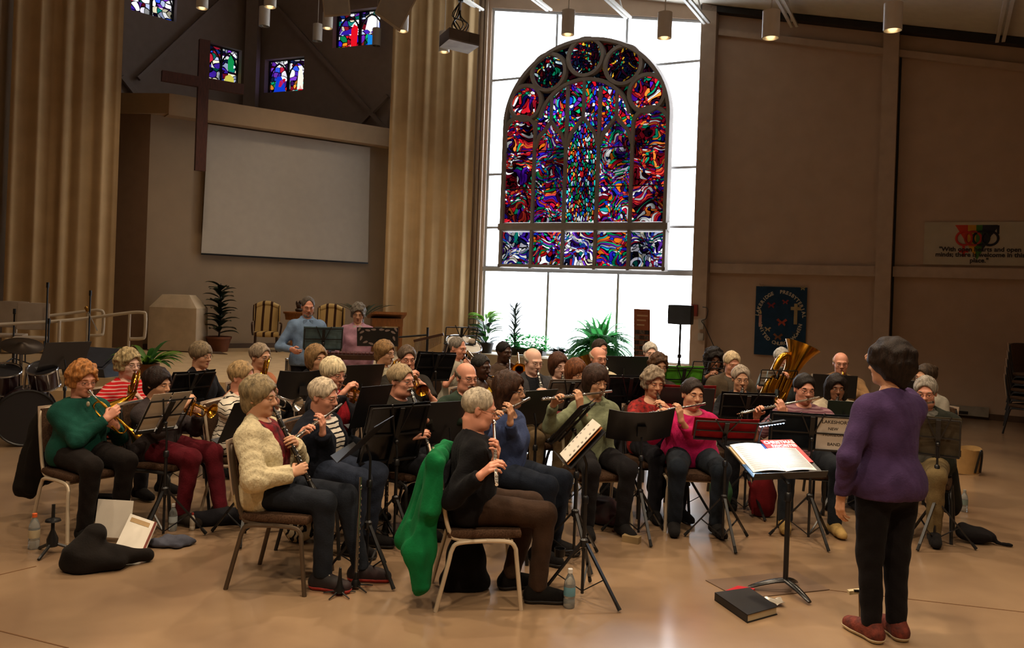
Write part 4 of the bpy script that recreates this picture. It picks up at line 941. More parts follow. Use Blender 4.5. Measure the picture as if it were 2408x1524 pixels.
def trombone(x, y, label, m=None):
    m = m or mBrass
    def f(I):
        M_, F_, R_ = I['M'], I['F'], I['R']; E = aimv(M_, x, y, .85, F_); e = (E-M_).normalized(); dn = (-UP+e*e.z).normalized(); Lf = e.cross(dn); Lf = Lf if Lf.dot(R_) < 0 else -Lf
        r = thing('trombone', label, 'trombone', M_)
        MB().lathe([(.019, 0), (.0165, .012), (.009, .03), (.006, .075)], 12, T=frame(e, None, M_)).build('mouthpiece', mSil, r)
        o = dn*.085
        MB().tube([M_+e*.06, M_+e*.86]+[M_+e*(.86+.042*sin(t))+o*(.5-.5*cos(t)) for t in np.linspace(.2, PI, 8)]+[M_+o+e*.12], .0072, 8).build('slide', mSil, r)
        for z in (.12, .3): MB().tube([M_+e*z, M_+e*z+o], .006, 6).build('slide_brace', m, r)
        bl = M_+Lf*.11+dn*.02
        MB().tube(smoothpath([M_+o+e*.12, M_+o+e*.05+Lf*.05, bl+o*.5-e*.12, bl+o*.4-e*.3, bl+o*.2-e*.345, bl-e*.3, bl-e*.1, bl+e*.1], 4), .0095, 8).build('bell_bow', m, r)
        MB().lathe(bell_prof(.01, .1, .36, 12, 3.4)+[(.098, .358), (.05, .32), (.02, .2)], 26, T=frame(e, None, bl+e*.05), cap=False).build('bell', m, r)
        return {'R': (M_+e*.3+o*.5, dn, -F_*.4-R_*.7, .008, CURL, R_*.7-UP*.7), 'L': (M_+e*.12+o*.5, dn, -F_*.2+R_*.8, .008, CURL, -R_*.6-UP*.9)}
    return f
def sax(label, x=None, y=None, m=None, side=.12, k=1.0):
    m = m or mBrass
    def f(I):
        M_, F_, R_ = I['M'], I['F'], I['R']; r = thing('saxophone', label, 'saxophone', M_)
        a = M_+F_*.11-UP*.05; dn = (-UP+R_*side*1.6+F_*.05).normalized(); b = a+dn*.5*k; fw = F_
        MB().tube([M_-F_*.008, M_+F_*.05-UP*.012], [.006, .012], 10).build('mouthpiece', mEbony, r)
        MB().tube(smoothpath([M_+F_*.045-UP*.01, M_+F_*.08-UP*.012, M_+F_*.105-UP*.028, a], 4), [.008+.0006*i for i in range(13)], 10).build('neck_pipe', m, r)
        MB().tube([a, a+dn*.25*k, b], [.014*k, .022*k, .031*k], 14).build('body_tube', m, r)
        c = b+fw*.07*k; pts = [b+dn*(.065*k*sin(t))+fw*(.045*k*(1-cos(t))) for t in np.linspace(0, PI, 9)]
        MB().tube(pts, [.031*k+.0015*i for i in range(9)], 14).build('bow', m, r)
        bd = (-dn+F_*.28).normalized(); MB().lathe([(.043*k+(.062-.043)*k*(i/8)**2.6, .3*k*i/8) for i in range(9)]+[(.058*k, .295*k), (.035*k, .15*k)], 22, T=frame(bd, None, pts[-1]-bd*.01), cap=False).build('bell', m, r)
        for i in range(9):
            MB().lathe([(.011, 0), (.013, .003), (.011, .006), (.004, .007)], 10, T=frame(F_+R_*.3*(-1)**i, None, a+dn*(.05+.048*i)*k+F_*(.016+.0019*i))).build('key', m, r)
        MB().tube([a+dn*.03+R_*.02, b-dn*.02+R_*.036], .003, 6).build('key_rod', m, r)
        return {'L': (a+dn*.13*k+F_*.015, -dn, -F_*.4+R_*.7, .016, TIPS, -R_*.8-UP*.7), 'R': (a+dn*.36*k+F_*.02, -dn, -F_*.4-R_*.7, .02, TIPS, R_*.8-UP*.6)}
    return f
def tuba(label, bx, by, ex, ey, k=1.0, rb=.2, name='tuba', m=None):
    m = m or mBrass
    def f(I):
        M_, F_, R_ = I['M'], I['F'], I['R']; d0 = CF/I['s']-.28
        B = P(bx, by, d0); E = P(ex, ey, d0-.05); ax = (B-E).normalized(); L = (B-E).length; r = thing(name, label, name, E)
        MB().lathe([(.055*k+(rb-.055*k)*(i/14)**3.0, L*i/14) for i in range(15)]+[(rb*.97, L*.99), (rb*.55, L*.85), (.06*k, L*.4)], 30, T=frame(ax, None, E), cap=False).build('bell', m, r)
        Rr = R_ if R_.dot(V((ax.x, ax.y, 0))) < .9 else F_; sd = (R_-ax*ax.dot(R_)).normalized()
        q = E+ax*.02; w_ = .2*k
        MB().tube(smoothpath([E+ax*.03, E-ax*.1, E-ax*.17+sd*.08, E-ax*.12+sd*w_, E+sd*w_+ax*.1, E+sd*w_*.95+ax*.34*k, E+sd*w_*.6+ax*.42*k, E+sd*w_*.35+ax*.3*k, E+sd*w_*.35+ax*.05], 5), [.056*k-.0006*i for i in range(41)], 12).build('bottom_bow', m, r)
        nf = ax.cross(sd); nf = nf if nf.dot(F_) > 0 else -nf
        for i in range(3):
            v = MB().tube([E+sd*(.05+.045*i)+nf*.09+ax*.0, E+sd*(.05+.045*i)+nf*.09+ax*.17], .019*k, 10).build('valve', m, r)
            MB().tube([E+sd*(.05+.045*i)+nf*.09+ax*.17, E+sd*(.05+.045*i)+nf*.09+ax*.2], .009, 8).build('button', mSil, v)
        for i in range(4):
            o = .06+.02*i; MB().tube(smoothpath([E+sd*.02+nf*.1-ax*(.02*i), E+sd*o+nf*.12-ax*(.1), E+sd*(o+.1)+nf*.12-ax*.07, E+sd*(o+.1)+nf*.11+ax*.1], 4), .012*k, 8).build('valve_slide', m, r)
        MB().tube(smoothpath([M_, M_+F_*.08-UP*.01, M_+F_*.16-UP*.05, E+ax*L*.35-nf*.0+sd*.09, E+ax*L*.2+sd*.09+nf*.05], 4), [.006]+[.007]*15+[.009], 8).build('leadpipe', m, r)
        MB().lathe([(.02, 0), (.017, .014), (.008, .035), (.006, .06)], 12, T=frame(F_, None, M_)).build('mouthpiece', mSil, r)
        return {'R': (E+sd*.1+nf*.1+ax*.2, sd, -ax, .0, CURL, R_*.8-UP*.5), 'L': (E-sd*.09+ax*.16, ax, sd, .01, CURL, -R_*.8-UP*.5)}
    return f

# ================================================================ CHAIRS
def rbox(b, c, d, r, n=6, T=None):
    """rounded box"""
    c = V(c); h = [q/2-r for q in d]; vs = []; fs = []; N_ = n
    for ax in range(3):
        for sg_ in (-1, 1):
            o = len(vs); u, v_ = (ax+1) % 3, (ax+2) % 3
            for i in range(N_+1):
                for j in range(N_+1):
                    p = [0, 0, 0]; p[ax] = sg_; a_, b_ = math.tan((i/N_*2-1)*PI/4), math.tan((j/N_*2-1)*PI/4); p[u] = a_; p[v_] = b_
                    nrm = V(p).normalized(); q = [0, 0, 0]
                    for t in range(3): q[t] = max(-h[t], min(h[t], p[t]*(h[t]+r)))+nrm[t]*r
                    for t in range(3): q[t] = (h[t]*max(-1, min(1, p[t]*1.25)))+nrm[t]*r
                    vs.append(c+V(q))
            for i in range(N_):
                for j in range(N_):
                    a = o+i*(N_+1)+j; f = (a, a+N_+1, a+N_+2, a+1); fs.append(f if sg_ > 0 else f[::-1])
    b.add(vs, fs, T); return b
mTweed = mat('tweed_brown', '4e3a2c', rough=.95, var=.25, vs=120, bump=.3, bs=200, spec=.1); mShell = mat('chair_back_cream', 'b09a86', rough=.6, var=.05, spec=.3)
mTubeC = mat('cream_tube', 'c4b49c', rough=.4, metal=.25, var=.06); mTubeB = mat('bronze_tube', '5a4c3e', rough=.4, metal=.5, var=.12); mTubeK = mat('dark_tube', '1a1817', rough=.45, var=.1)
CH_T = {}
def chair_template(kind):
    fm = {'cream': mTubeC, 'bronze': mTubeB, 'dark': mTubeK}[kind]; r = thing('stacking_chair', 'x', 'chair')
    R_ = .013 if kind != 'bronze' else .0145
    for sx in (-1, 1):
        x = sx*.215
        MB().tube(smoothpath([(x+sx*.02, .235, .0), (x+sx*.008, .2, .3), (x, .19, .36), (x, .15, .395), (x, .02, .402)], 4), R_, 8).build('leg', fm, r)
        MB().tube(smoothpath([(x+sx*.02, -.265, .0), (x+sx*.008, -.2, .27), (x, -.18, .35), (x, -.14, .39), (x, .02, .402)], 4), R_, 8).build('leg', fm, r)
    MB().tube(smoothpath([(-.2, .1, .405), (-.2, -.14, .405), (-.2, -.2, .46), (-.2, -.235, .6), (-.195, -.275, .82), (-.15, -.285, .87), (0, -.287, .88), (.15, -.285, .87), (.195, -.275, .82), (.2, -.235, .6), (.2, -.2, .46), (.2, -.14, .405), (.2, .1, .405)], 3), R_*.95, 8).build('back_frame', fm, r)
    b = MB()
    for y in (-.13, .17): b.tube([(-.215, y, .4), (.215, y, .4)], .009, 6)
    b.bar((0, -.13, .4), (0, .17, .4), .05, .01)
    b.build('seat_frame', fm, r)
    rbox(MB(), (0, .01, .438), (.44, .45, .065), .03).build('seat', mTweed, r)
    b = MB(); rbox(b, (0, 0, 0), (.385, .05, .33), .022, T=M.Translation((0, -.262, .73)) @ M.Rotation(rad(-10), 4, 'X') if False else M.Translation((0, -.258, .72)) @ M.Rotation(rad(9), 4, 'X')); b.build('backrest', mTweed, r)
    b = MB(); rbox(b, (0, 0, 0), (.39, .014, .34), .006, T=M.Translation((0, -.29, .725)) @ M.Rotation(rad(9), 4, 'X')); b.build('back_shell', mShell, r)
    return r
def chair(C, yaw, kind, label, dback=.0):
    if kind not in CH_T: o = CH_T[kind] = chair_template(kind)
    else: o = copy_tree(CH_T[kind])
    o.location = V((C.x, C.y, 0))-fwd(yaw)*dback; o.rotation_euler = (0, 0, rad(yaw)+PI); o['label'] = label; o['group'] = 'padded stacking chairs of the band'; return o

# ================================================================ MUSIC STANDS
mStand = mat('stand_black', '101012', rough=.38, var=.1, spec=.5); mStandDk = mat('stand_sheet_black', '17171a', rough=.42, var=.1, spec=.5); mRub = mat('rubber_foot', '0a0a0a', rough=.8, var=0)
mPaper = mat('paper', 'd8d2c6', rough=.8, var=.04, spec=.2); mStaff = stripes('staff_paper', 'e0dccf', '77706a', 42, .78, 2, .0, .8)
STN = [0]
def stand(px, py, s, yaw, label, kind='wire', w=None, h=None, tilt=22, folder=None, flabel=None, sheets=None, base='tripod', rot=0, legrot=None, roll=0, clip=False, backm=None, sheet_labels=None):
    D = S(px, py, s); F_, R_ = fwd(yaw), rgt(yaw); t = rad(tilt); ux = (UP*cos(t)+F_*sin(t)); w = w or (.46 if kind == 'wire' else .5); h = h or (.32 if kind == 'wire' else .34)
    nrm = R_.cross(ux); nrm = nrm if nrm.dot(F_) < 0 else -nrm                          # towards the player
    if roll: R_ = R_*cos(rad(roll))+ux*sin(rad(roll)); ux = nrm.cross(R_) if nrm.cross(R_).z > 0 else -nrm.cross(R_)
    r = thing('music_stand', label, 'music stand', V((D.x, D.y, 0)), group='music stands of the band')
    b0 = V((D.x, D.y, 0))-nrm*.0+F_*.03; zt = D.z
    dp = lambda a, b, c=0: D+R_*a+ux*b+nrm*c
    if kind == 'wire':
        b = MB(); e = .010
        for q in (-h/2, -.0, h/2): b.bar(dp(-w/2, q), dp(w/2, q), e*1.15, e*.7, nrm)
        for q in (-w/2, w/2): b.bar(dp(q, -h/2), dp(q, h/2), e*1.15, e*.7, nrm)
        for q in (-1, 1): b.bar(dp(q*.012, -.01, -.012), dp(q*.09, h/2+.03, -.006), e, e*.6, nrm)
        b.build('desk', mStand, r, smooth=False)
        MB().bar(dp(0, -h/2-.01, -.012), dp(0, h/2, -.012), .034, .012, nrm).build('spine', mStand, r, smooth=False)
        b = MB(); b.bar(dp(-w/2, -h/2, .02), dp(w/2, -h/2, .02), .012, .04, nrm)
        for q in (-.16, .16): b.tube([dp(q, -h/2, .035), dp(q, -h/2+.05, .04)], .003, 5)
        b.build('ledge', mStand, r, smooth=False)
        MB().ball(dp(0, -.04, -.035), .018, 8).build('tilt_knob', mStand, r)
    else:
        b = MB(); g = .05 if kind == 'solid' else .0
        b.grid(lambda u, v: dp((u-.5)*w, (v-.5)*h, -.0+g*(2*u-1)**2), 10, 3, thick=-nrm*.004); b.build('desk', backm or mStandDk, r)
        MB().grid(lambda u, v: dp((u-.5)*w, -h/2-.002, .06*v+g*(2*u-1)**2), 10, 1, thick=-ux*.004).build('ledge', backm or mStandDk, r)
        if kind == 'solid': MB().box(D-nrm*.03-ux*.02, (.07, .05, .08)).build('tilt_head', mStand, r)
        if kind == 'leaf':
            pass
    zh = .34 if base == 'tripod' else .1; top = dp(0, -h*.1, -.03)
    MB().tube([V((b0.x, b0.y, zh-.05)), V((b0.x, b0.y, .62))], .0125, 8).build('outer_pole', mStand, r)
    MB().tube([V((b0.x, b0.y, .6)), V((b0.x, b0.y, zt-.12)), top], .0085, 8).build('inner_pole', mStand, r)
    MB().lathe([(.012, 0), (.02, .005), (.02, .04), (.012, .05)], 10, T=M.Translation((b0.x, b0.y, .58))).build('collar', mStand, r)
    if base == 'tripod':
        hb = MB().lathe([(.014, -.03), (.026, -.02), (.026, .02), (.014, .03)], 10, T=M.Translation((b0.x, b0.y, zh))); hb.build('hub', mStand, r)
        lr = legrot if legrot is not None else (hash((px*7+py*3)) % 120)
        MB().tube([V((b0.x, b0.y, .03)), V((b0.x, b0.y, zh-.02))], .01, 6).build('lower_pole', mStand, r)
        for i in range(3):
            a = rad(lr+120*i); dv = V((cos(a), sin(a), 0)); p, q = V((b0.x, b0.y, zh))+dv*.02, V((b0.x, b0.y, .012))+dv*.29
            lg = MB().bar(p, q, .02, .012).build('leg', mStand, r, smooth=False)
            MB().tube([q+(p-q)*.12, q], [.011, .013], 8).build('rubber_foot', mRub, lg)
            MB().bar(p+(q-p)*.55, V((b0.x, b0.y, .045)), .012, .006).build('leg_brace', mStand, r, smooth=False)
    if folder:
        fm = cloth(folder, .1, name='folder_'+folder) if isinstance(folder, str) else folder
        o = MB().grid(lambda u, v: dp((u-.5)*w*1.06, (v-.5)*h*1.04+.01, .012+.012*abs(2*u-1)), 8, 2, thick=nrm*.004).build('music_folder', fm)
        tag(o, flabel or ('folder standing on the '+label)[:90], 'folder')
    if sheets:
        for i, (x0, x1, y0, y1, lb) in enumerate(sheets):
            o = MB().grid(lambda u, v: dp(x0+(x1-x0)*u, y0+(y1-y0)*v, .022), 1, 1, thick=nrm*.0012).build('sheet_music', mPaper, smooth=False); tag(o, lb, 'sheet music')
    return dict(r=r, dp=dp, D=D, n=nrm, R=R_, U=ux, w=w, h=h)
# ================================================================ THE BAND
def play(key, short, label, px, top, s, yaw, inst=None, ch='dark', cb=-.11, **k):
    person(key, label, px, top, s, yaw, inst=inst, **k)
    p = PEOPLE[key]
    if ch: chair(p['C'], yaw, ch, 'padded chair under the '+short, cb)
J1, J2, J3 = '23252c', '16181d', '1a1a1c'
mShStr = stripes('striped_knit', 'd8d0c4', '1b1b20', 30, .68, 2, .03); mRedStr = stripes('red_striped_top', 'c01f24', 'd8a8a0', 36, .72, 2, .02); mWhStr = stripes('white_striped_top', 'd8d0c0', '2a2622', 26, .8, 2, .12)
mPlaid = stripes('plaid_shirt', '6a4450', '8a6a70', 40, .5, 2, .05); mRedPr = mat('red_print', 'a8201c', rough=.9, var=.45, vs=30, c2='2a0a0a'); mFlor = mat('dark_red_floral', '8a1420', rough=.9, var=.45, vs=22, c2='1c1014')
mKnit = mat('cream_cable_knit', 'c8bb98', rough=.95, var=.1, vs=40, bump=.9, bs=70, stretch=(1, 1, .6)); mTie = cloth('a8b4b0')
mSneak = (mat('black_sneaker', '171313', rough=.7, var=.2, c2='2c1014'), mat('red_white_sole', 'a8322c', rough=.6, var=.1)); mRunner = (mat('rust_runner', '6a2a1c', rough=.8, var=.3, vs=30, bump=.4), mat('cream_sole', 'b8a888', rough=.7))
# front row, left to right
play('P1', 'trumpeter in the green turtleneck', 'woman with curly strawberry-blond hair in a dark green turtleneck, seated playing a gold trumpet', 196, 851, 318, 56, trumpet(325, 1033, 'gold trumpet held by the woman in the green turtleneck'), 'cream',
     hair='curly', hc='a8703c', shirt='17473c', neck='turtle', trousers='1b1614', gl='m', skin='r', w=1.08, hp=14, foot=.36, spread=.13)
play('P2', 'cornet player in maroon trousers', 'dark-haired woman in a grey top and maroon trousers, seated playing a gold cornet', 372, 866, 299, 74, trumpet(494, 968, 'gold cornet held by the woman in maroon trousers', name='cornet', L=.43, k=.95), 'dark',
     hair='shag', hc='241713', shirt='3a3334', trousers='5a1620', skin='t', w=1.15, hp=10, shoes='221c16', lean=.0, foot=(.36, .52), spread=.13, hs=.96, seat=.45)
play('P9', 'clarinettist in the cream cardigan', 'grey-blond woman in a cream cable-knit cardigan, in profile in front, playing a clarinet', 612, 886, 372, 82, clarinet(748, 1174, 'black clarinet played by the woman in the cream cardigan'), 'bronze',
     hair='shag', hc='8a7a5c', shirt='241c1e', smat=mFlor, over=mKnit, trousers='20242c', shoes=mSneak, skin='t', hp=6, lean=-.05, cb=-.15, w=1.0, foot=(.44, .62), knee=(.44, .5), spread=.10)
play('P10', 'flautist in the navy cardigan', 'white-haired person in a navy cardigan over a striped top, playing a flute', 762, 890, 328, 72, flute(696, 1030, 'silver flute played by the white-haired person in the navy cardigan'), 'dark',
     hair='short', hc='c4b49c', shirt='d8d0c4', smat=mShStr, over='171a24', trousers='2b3242', gl='m', skin='r', w=1.12, hp=12, foot=.38)
play('P18', 'flautist with the green jacket on his chair', 'grey-haired man in a black pullover and brown trousers, seated in front playing a flute', 1128, 912, 386, 98, flute(1168, 1140, 'silver flute pointing down, played by the man in the black pullover'), 'cream',
     hair='receding', hc='b0a490', shirt='131316', trousers='3a2a20', gl='m', skin='r', male=True, w=1.08, hp=16, foot=(.43, .30), knee=(.46, .42), spread=.12, shoes='141210', lean=.05, neck='crew', jowl=1, cb=-.08)
play('P19', 'flautist in the blue sweater', 'long-haired woman with glasses in a blue sweater, seated playing a flute', 1200, 877, 325, 62, flute(1140, 990, 'silver flute played by the long-haired woman in the blue sweater'), 'dark',
     hair='long', hc='3a2418', shirt='3d4a70', trousers='1e2430', gl='d', skin='t', hp=4, w=1.05, neck='v', foot=.38, hy=6)
play('P25', 'flautist in the pale green shirt', 'brown-haired woman with glasses in a pale green shirt, playing a flute to her right', 1402, 860, 290, 14, flute(1274, 940, 'silver flute played by the woman in the pale green shirt'), 'cream',
     hair='fringebob', hc='3c2a22', shirt='7d8468', trousers='1c1a1c', gl='m', skin='t', hp=8, w=1.0, collar='7d8468', neck='coat', roll=-4, hy=14, foot=.36, spread=.15)
play('P29', 'flautist in the pink sweater', 'short dark-haired woman in a bright pink sweater, seated playing a flute', 1630, 891, 284, -2, flute(1524, 974, 'silver flute played by the woman in the pink sweater'), 'cream',
     hair='short', hc='2c201c', shirt='b8205c', trousers='1d232b', skin='t', w=1.22, hp=4, hy=14, neck='crew', roll=-4, foot=.34, spread=.17, hs=1.02)
play('P34', 'flautist in the plaid shirt', 'dark-haired person with glasses in a plum plaid shirt, seated playing a flute', 1893, 880, 275, -8, flute(1742, 972, 'silver flute played by the person in the plum plaid shirt'), 'dark',
     hair='short', hc='1c1614', shirt='5a3440', smat=mPlaid, sleeves=.42, trousers='1c2026', gl='d', skin='r', w=1.2, hp=8, male=True, hy=8, roll=-3, shoes='a08450', spread=.2, foot=.42)
play('P37', 'grey-haired flautist behind the conductor', 'grey-haired man with glasses in a dark jacket, seated at far right playing a flute', 2178, 886, 283, -30, flute(2062, 962, 'silver flute played by the grey-haired man behind the conductor', gold=False), 'dark',
     hair='short', hc='8f877c', shirt='5a5852', over='23251e', trousers='6a5a3c', gl='m', skin='r', male=True, w=1.15, hp=12, jowl=1)
# second row
play('P3', 'horn player in the red striped top', 'woman with curly white-blond hair in a red striped top, seated playing a french horn', 303, 822, 268, 62, horn(318, 905, 'gold french horn played by the woman in the red striped top'), 'cream',
     hair='curly', hc='a8946c', shirt='c01f24', smat=mRedStr, sleeves=.6, trousers='2a2a30', gl='m', skin='p', w=1.08, hp=6)
play('P5', 'trumpeter in the white striped top', 'short fair-haired woman in a white striped top, seated playing a silver trumpet', 570, 850, 288, 80, trumpet(694, 952, 'silver trumpet played by the woman in the white striped top', mSil), 'cream',
     hair='short', hc='a0845c', shirt='d8d0c0', smat=mWhStr, trousers='2a2c30', skin='r', w=1.1, hp=8)
play('P8', 'trumpeter with the white bowl haircut', 'person with a white bowl haircut and a red scarf, seated playing a gold trumpet', 785, 842, 288, 55, trumpet(862, 935, 'gold trumpet played by the person with the white bowl haircut'), 'dark',
     hair='bowl', hc='d8c8a4', shirt='8a1420', trousers='1d2026', gl='m', skin='r', w=1.05, over='1c1c22', hp=10)
play('P13', 'clarinettist in the charcoal sweatshirt', 'grey-haired man with glasses and moustache in a charcoal sweatshirt, seated playing a clarinet', 945, 857, 300, 58, clarinet(1014, 1074, 'black clarinet played by the man in the charcoal sweatshirt'), 'dark',
     hair='short', hc='a08c6c', shirt='26241f', trousers='23252b', gl='d', skin='r', male=True, beard='-b0a898', w=1.25, hp=4, jowl=1)
play('P14', 'bald clarinettist', 'bald bearded man with glasses in a dark green shiny shirt, seated playing a clarinet', 1098, 852, 278, 36, clarinet(1128, 1010, 'black clarinet played by the bald bearded man'), 'dark',
     hair='fringe', hc='6a5a4a', shirt='2c3a30', trousers='1e1e22', gl='d', skin='r', male=True, w=1.25, hp=8, jowl=1, beard='b8b0a4')
play('P16', 'saxophonist with the yellow scarf', 'dark-skinned man in a brown jacket with a yellow scarf, seated playing a saxophone', 1132, 833, 238, 52, sax('gold alto saxophone played by the man with the yellow scarf'), 'dark',
     hair='crop', hc='2a2624', shirt='b08c18', over='4a3320', trousers='1a1a1c', skin='d', male=True, w=1.15, hp=8, neck='v')
play('P20', 'clarinettist in the grey blazer', 'balding man with glasses in a grey blazer, seated playing a clarinet', 1255, 818, 246, 24, clarinet(1293, 1010, 'black clarinet played by the man in the grey blazer'), 'dark',
     hair='fringe', hc='a89c8c', shirt='1a1c22', over='3b3b3e', trousers='5a4a34', gl='m', skin='p', male=True, w=1.1, hp=14, hy=6)
play('P21', 'brown-haired clarinettist beside the grey blazer', 'brown-haired woman with glasses looking down, seated playing a clarinet', 1314, 831, 226, 34, clarinet(1318, 975, 'black clarinet played by the brown-haired woman with glasses'), 'dark',
     hair='bob', hc='4a2c1e', shirt='2c2c34', over='6a6258', trousers='1c1c20', gl='d', skin='p', hp=10, hy=-8)
play('P22', 'auburn-haired player half hidden by the flautist', 'auburn-haired woman with glasses peering down at her music, mostly hidden', 1356, 846, 248, 38, clarinet(1384, 1000, 'black clarinet of the auburn-haired woman with glasses'), 'dark',
     hair='fringebob', hc='6a3e22', shirt='5a2024', trousers='1c1c20', gl='m', skin='t', hp=10, hy=-10)
play('P28', 'clarinettist in the red print top', 'grey curly-haired woman in a red print top, seated playing a clarinet', 1538, 865, 268, 14, clarinet(1562, 1000, 'black clarinet played by the woman in the red print top'), 'dark',
     hair='curly', hc='90806c', shirt='a8201c', smat=mRedPr, trousers='1c1c22', skin='t', hp=12, neck='wide')
play('P32', 'clarinettist in the black top', 'grey-haired woman with thin glasses in a black top, seated playing a clarinet', 1743, 860, 250, -4, clarinet(1738, 1000, 'black clarinet played by the grey-haired woman in the black top'), 'dark',
     hair='short', hc='9a8c7c', shirt='141416', trousers='1c1c20', gl='m', skin='t', hp=8, hs=.96)
play('P35', 'long-haired clarinettist in the pale cardigan', 'woman with long dark hair in a pale cardigan, seated playing a clarinet', 1968, 882, 246, -10, clarinet(1952, 1010, 'black clarinet played by the woman with long dark hair'), 'dark',
     hair='long', hc='1c1412', shirt='8a8070', over='a89c86', trousers='1c1c20', skin='b', hp=8, hs=.95)
# third row
play('P4', 'grey-bobbed player in the dark top', 'woman with a grey bob and glasses in a dark top, seated without an instrument', 474, 805, 240, 68, None, 'dark',
     hair='bowl', hc='7d6c54', shirt='17161a', trousers='1c1c20', gl='m', skin='t', hp=8, neck='v')
play('P6', 'horn player with short grey hair', 'woman with short grey hair in a peach top, seated playing an alto horn', 613, 808, 243, 62, horn(626, 872, 'gold alto horn played by the woman with short grey hair', 'alto_horn'), 'dark',
     hair='short', hc='8f7e6a', shirt='a86a48', trousers='1c1c20', gl='d', skin='t', hp=8, neck='wide')
play('P7', 'horn player with the blond bob', 'woman with a blond bob, dark jacket and white scarf, seated playing a french horn', 745, 812, 240, 50, horn(770, 872, 'gold french horn played by the woman with the blond bob'), 'dark',
     hair='bob', hc='8a6c48', shirt='b8b4ac', over='17171a', trousers='1c1c20', skin='t', hp=4, neck='turtle')
play('P11', 'horn player in the cream blouse', 'woman with glasses in a cream patterned blouse, seated playing a french horn', 906, 802, 218, 66, horn(926, 872, 'gold french horn played by the woman in the cream blouse'), 'dark',
     hair='shag', hc='8a6a44', shirt='a89c80', smat=mat('cream_print', 'b8ac90', rough=.9, var=.3, vs=25, c2='5a5444'), trousers='1c1c20', gl='d', skin='t', hp=8)
play('P12', 'trumpeter pointing his bell at the camera', 'brown-haired man with glasses in a dark T-shirt, seated pointing his trumpet at the camera', 958, 813, 238, 22, trumpet(986, 918, 'brass trumpet pointed towards the camera by the man in the dark T-shirt', L=.5), 'dark',
     hair='short', hc='5a4a3c', shirt='2a2622', sleeves=.4, trousers='1c1c20', gl='m', skin='r', male=True, w=1.15, hp=10, jowl=1)
play('P15', 'trombonist in the light shirt', 'grey-haired man in a light short-sleeved shirt, seated playing a trombone', 1077, 792, 206, 62, trombone(1128, 880, 'brass trombone played by the man in the light shirt'), 'dark',
     hair='receding', hc='7c746a', shirt='9a9484', sleeves=.42, trousers='23252b', skin='r', male=True, w=1.1, hp=12)
play('P17', 'trombonist in front of the planter', 'dark-skinned person in dark clothes before the planter, seated playing a trombone', 1186, 803, 200, 42, trombone(1200, 900, 'brass trombone played by the person in dark clothes'), 'dark',
     hair='crop', hc='141110', shirt='4a3a30', trousers='1c1c20', skin='d', male=True, hp=6)
play('P23', 'saxophonist in the white hooded jacket', 'balding man with glasses in a white hooded jacket, seated playing a saxophone', 1408, 815, 218, 24, sax('silver saxophone played by the man in the white hooded jacket', m=mSil), 'dark',
     hair='fringe', hc='a89880', shirt='b8ac94', over='c4b89c', trousers='3a3a40', gl='m', skin='r', male=True, w=1.2, hp=6, beard='c0b8ac')
play('P24', 'euphonium player under the fern', 'person half hidden behind a brass euphonium under the fern', 1412, 798, 190, 26, tuba('brass euphonium under the fern held by the half-hidden player', 1374, 836, 1396, 915, .6, .1, 'euphonium', mBrassD), 'dark',
     hair='short', hc='3a3028', shirt='3a3a3c', trousers='1c1c20', skin='r', male=True, hp=4)
play('P26', 'white-haired player by the scroll banner', 'white-haired woman in a dark blue top below the scroll banner, seated playing a clarinet', 1530, 805, 192, 4, clarinet(1542, 925, 'black clarinet played by the white-haired woman near the scroll banner'), 'dark',
     hair='short', hc='c8c0b4', shirt='2a3040', trousers='1c1c20', skin='p', hp=8)
play('P27', 'curly brown-haired clarinettist', 'curly brown-haired woman with glasses beside the green folder, seated playing a clarinet', 1550, 832, 226, 10, clarinet(1562, 965, 'black clarinet played by the curly brown-haired woman'), 'dark',
     hair='curly', hc='4a3220', shirt='3a3430', trousers='1c1c20', gl='m', skin='t', hp=10)
play('P30', 'curly black-haired player by the wall', 'woman with big curly black hair seated by the wall, playing a silver cornet', 1680, 822, 197, 2, trumpet(1674, 905, 'silver cornet played by the woman with big curly black hair', mSil, .43, 'cornet'), 'dark',
     hair='bigcurly', hc='17110f', shirt='2a2a2e', trousers='1c1c20', skin='b', hp=8)
play('P31', 'white-haired man in the brown jacket', 'white-haired man in a brown jacket bent over his music, seated without a visible instrument', 1722, 827, 215, 6, None, 'dark',
     hair='short', hc='c0aa88', shirt='4a4238', over='4a3e30', trousers='2a3040', skin='r', male=True, w=1.15, hp=16)
play('P33', 'tuba player in front of the blue banner', 'white-bearded man in a grey-blue shirt, seated hugging a big brass tuba', 1840, 818, 198, 6, tuba('big brass tuba with its bell up before the blue banner', 1888, 813, 1842, 925, 1.0, .205), 'dark',
     hair='short', hc='b0aca4', shirt='5a6468', sleeves=.45, trousers='1c1c20', gl='m', skin='r', male=True, w=1.2, hp=6, beard='b4b0a8')
play('P36', 'saxophonist beside the tuba', 'balding man with glasses in a tan jacket, seated right of the tuba playing a saxophone', 1978, 828, 206, -14, sax('gold saxophone played by the balding man in the tan jacket'), 'dark',
     hair='fringe', hc='8a6c4c', shirt='1c1c20', over='8a6a48', trousers='1c1c20', gl='m', skin='r', male=True, w=1.15, hp=8)
play('P38', 'player with the hair bun', 'brown-haired person with a bun and glasses, mostly hidden behind the grey-haired flautist', 2178, 857, 240, -62, None, 'dark',
     hair='bun', hc='3a2c20', shirt='8a8478', trousers='1c1c20', gl='d', skin='t', hp=8)
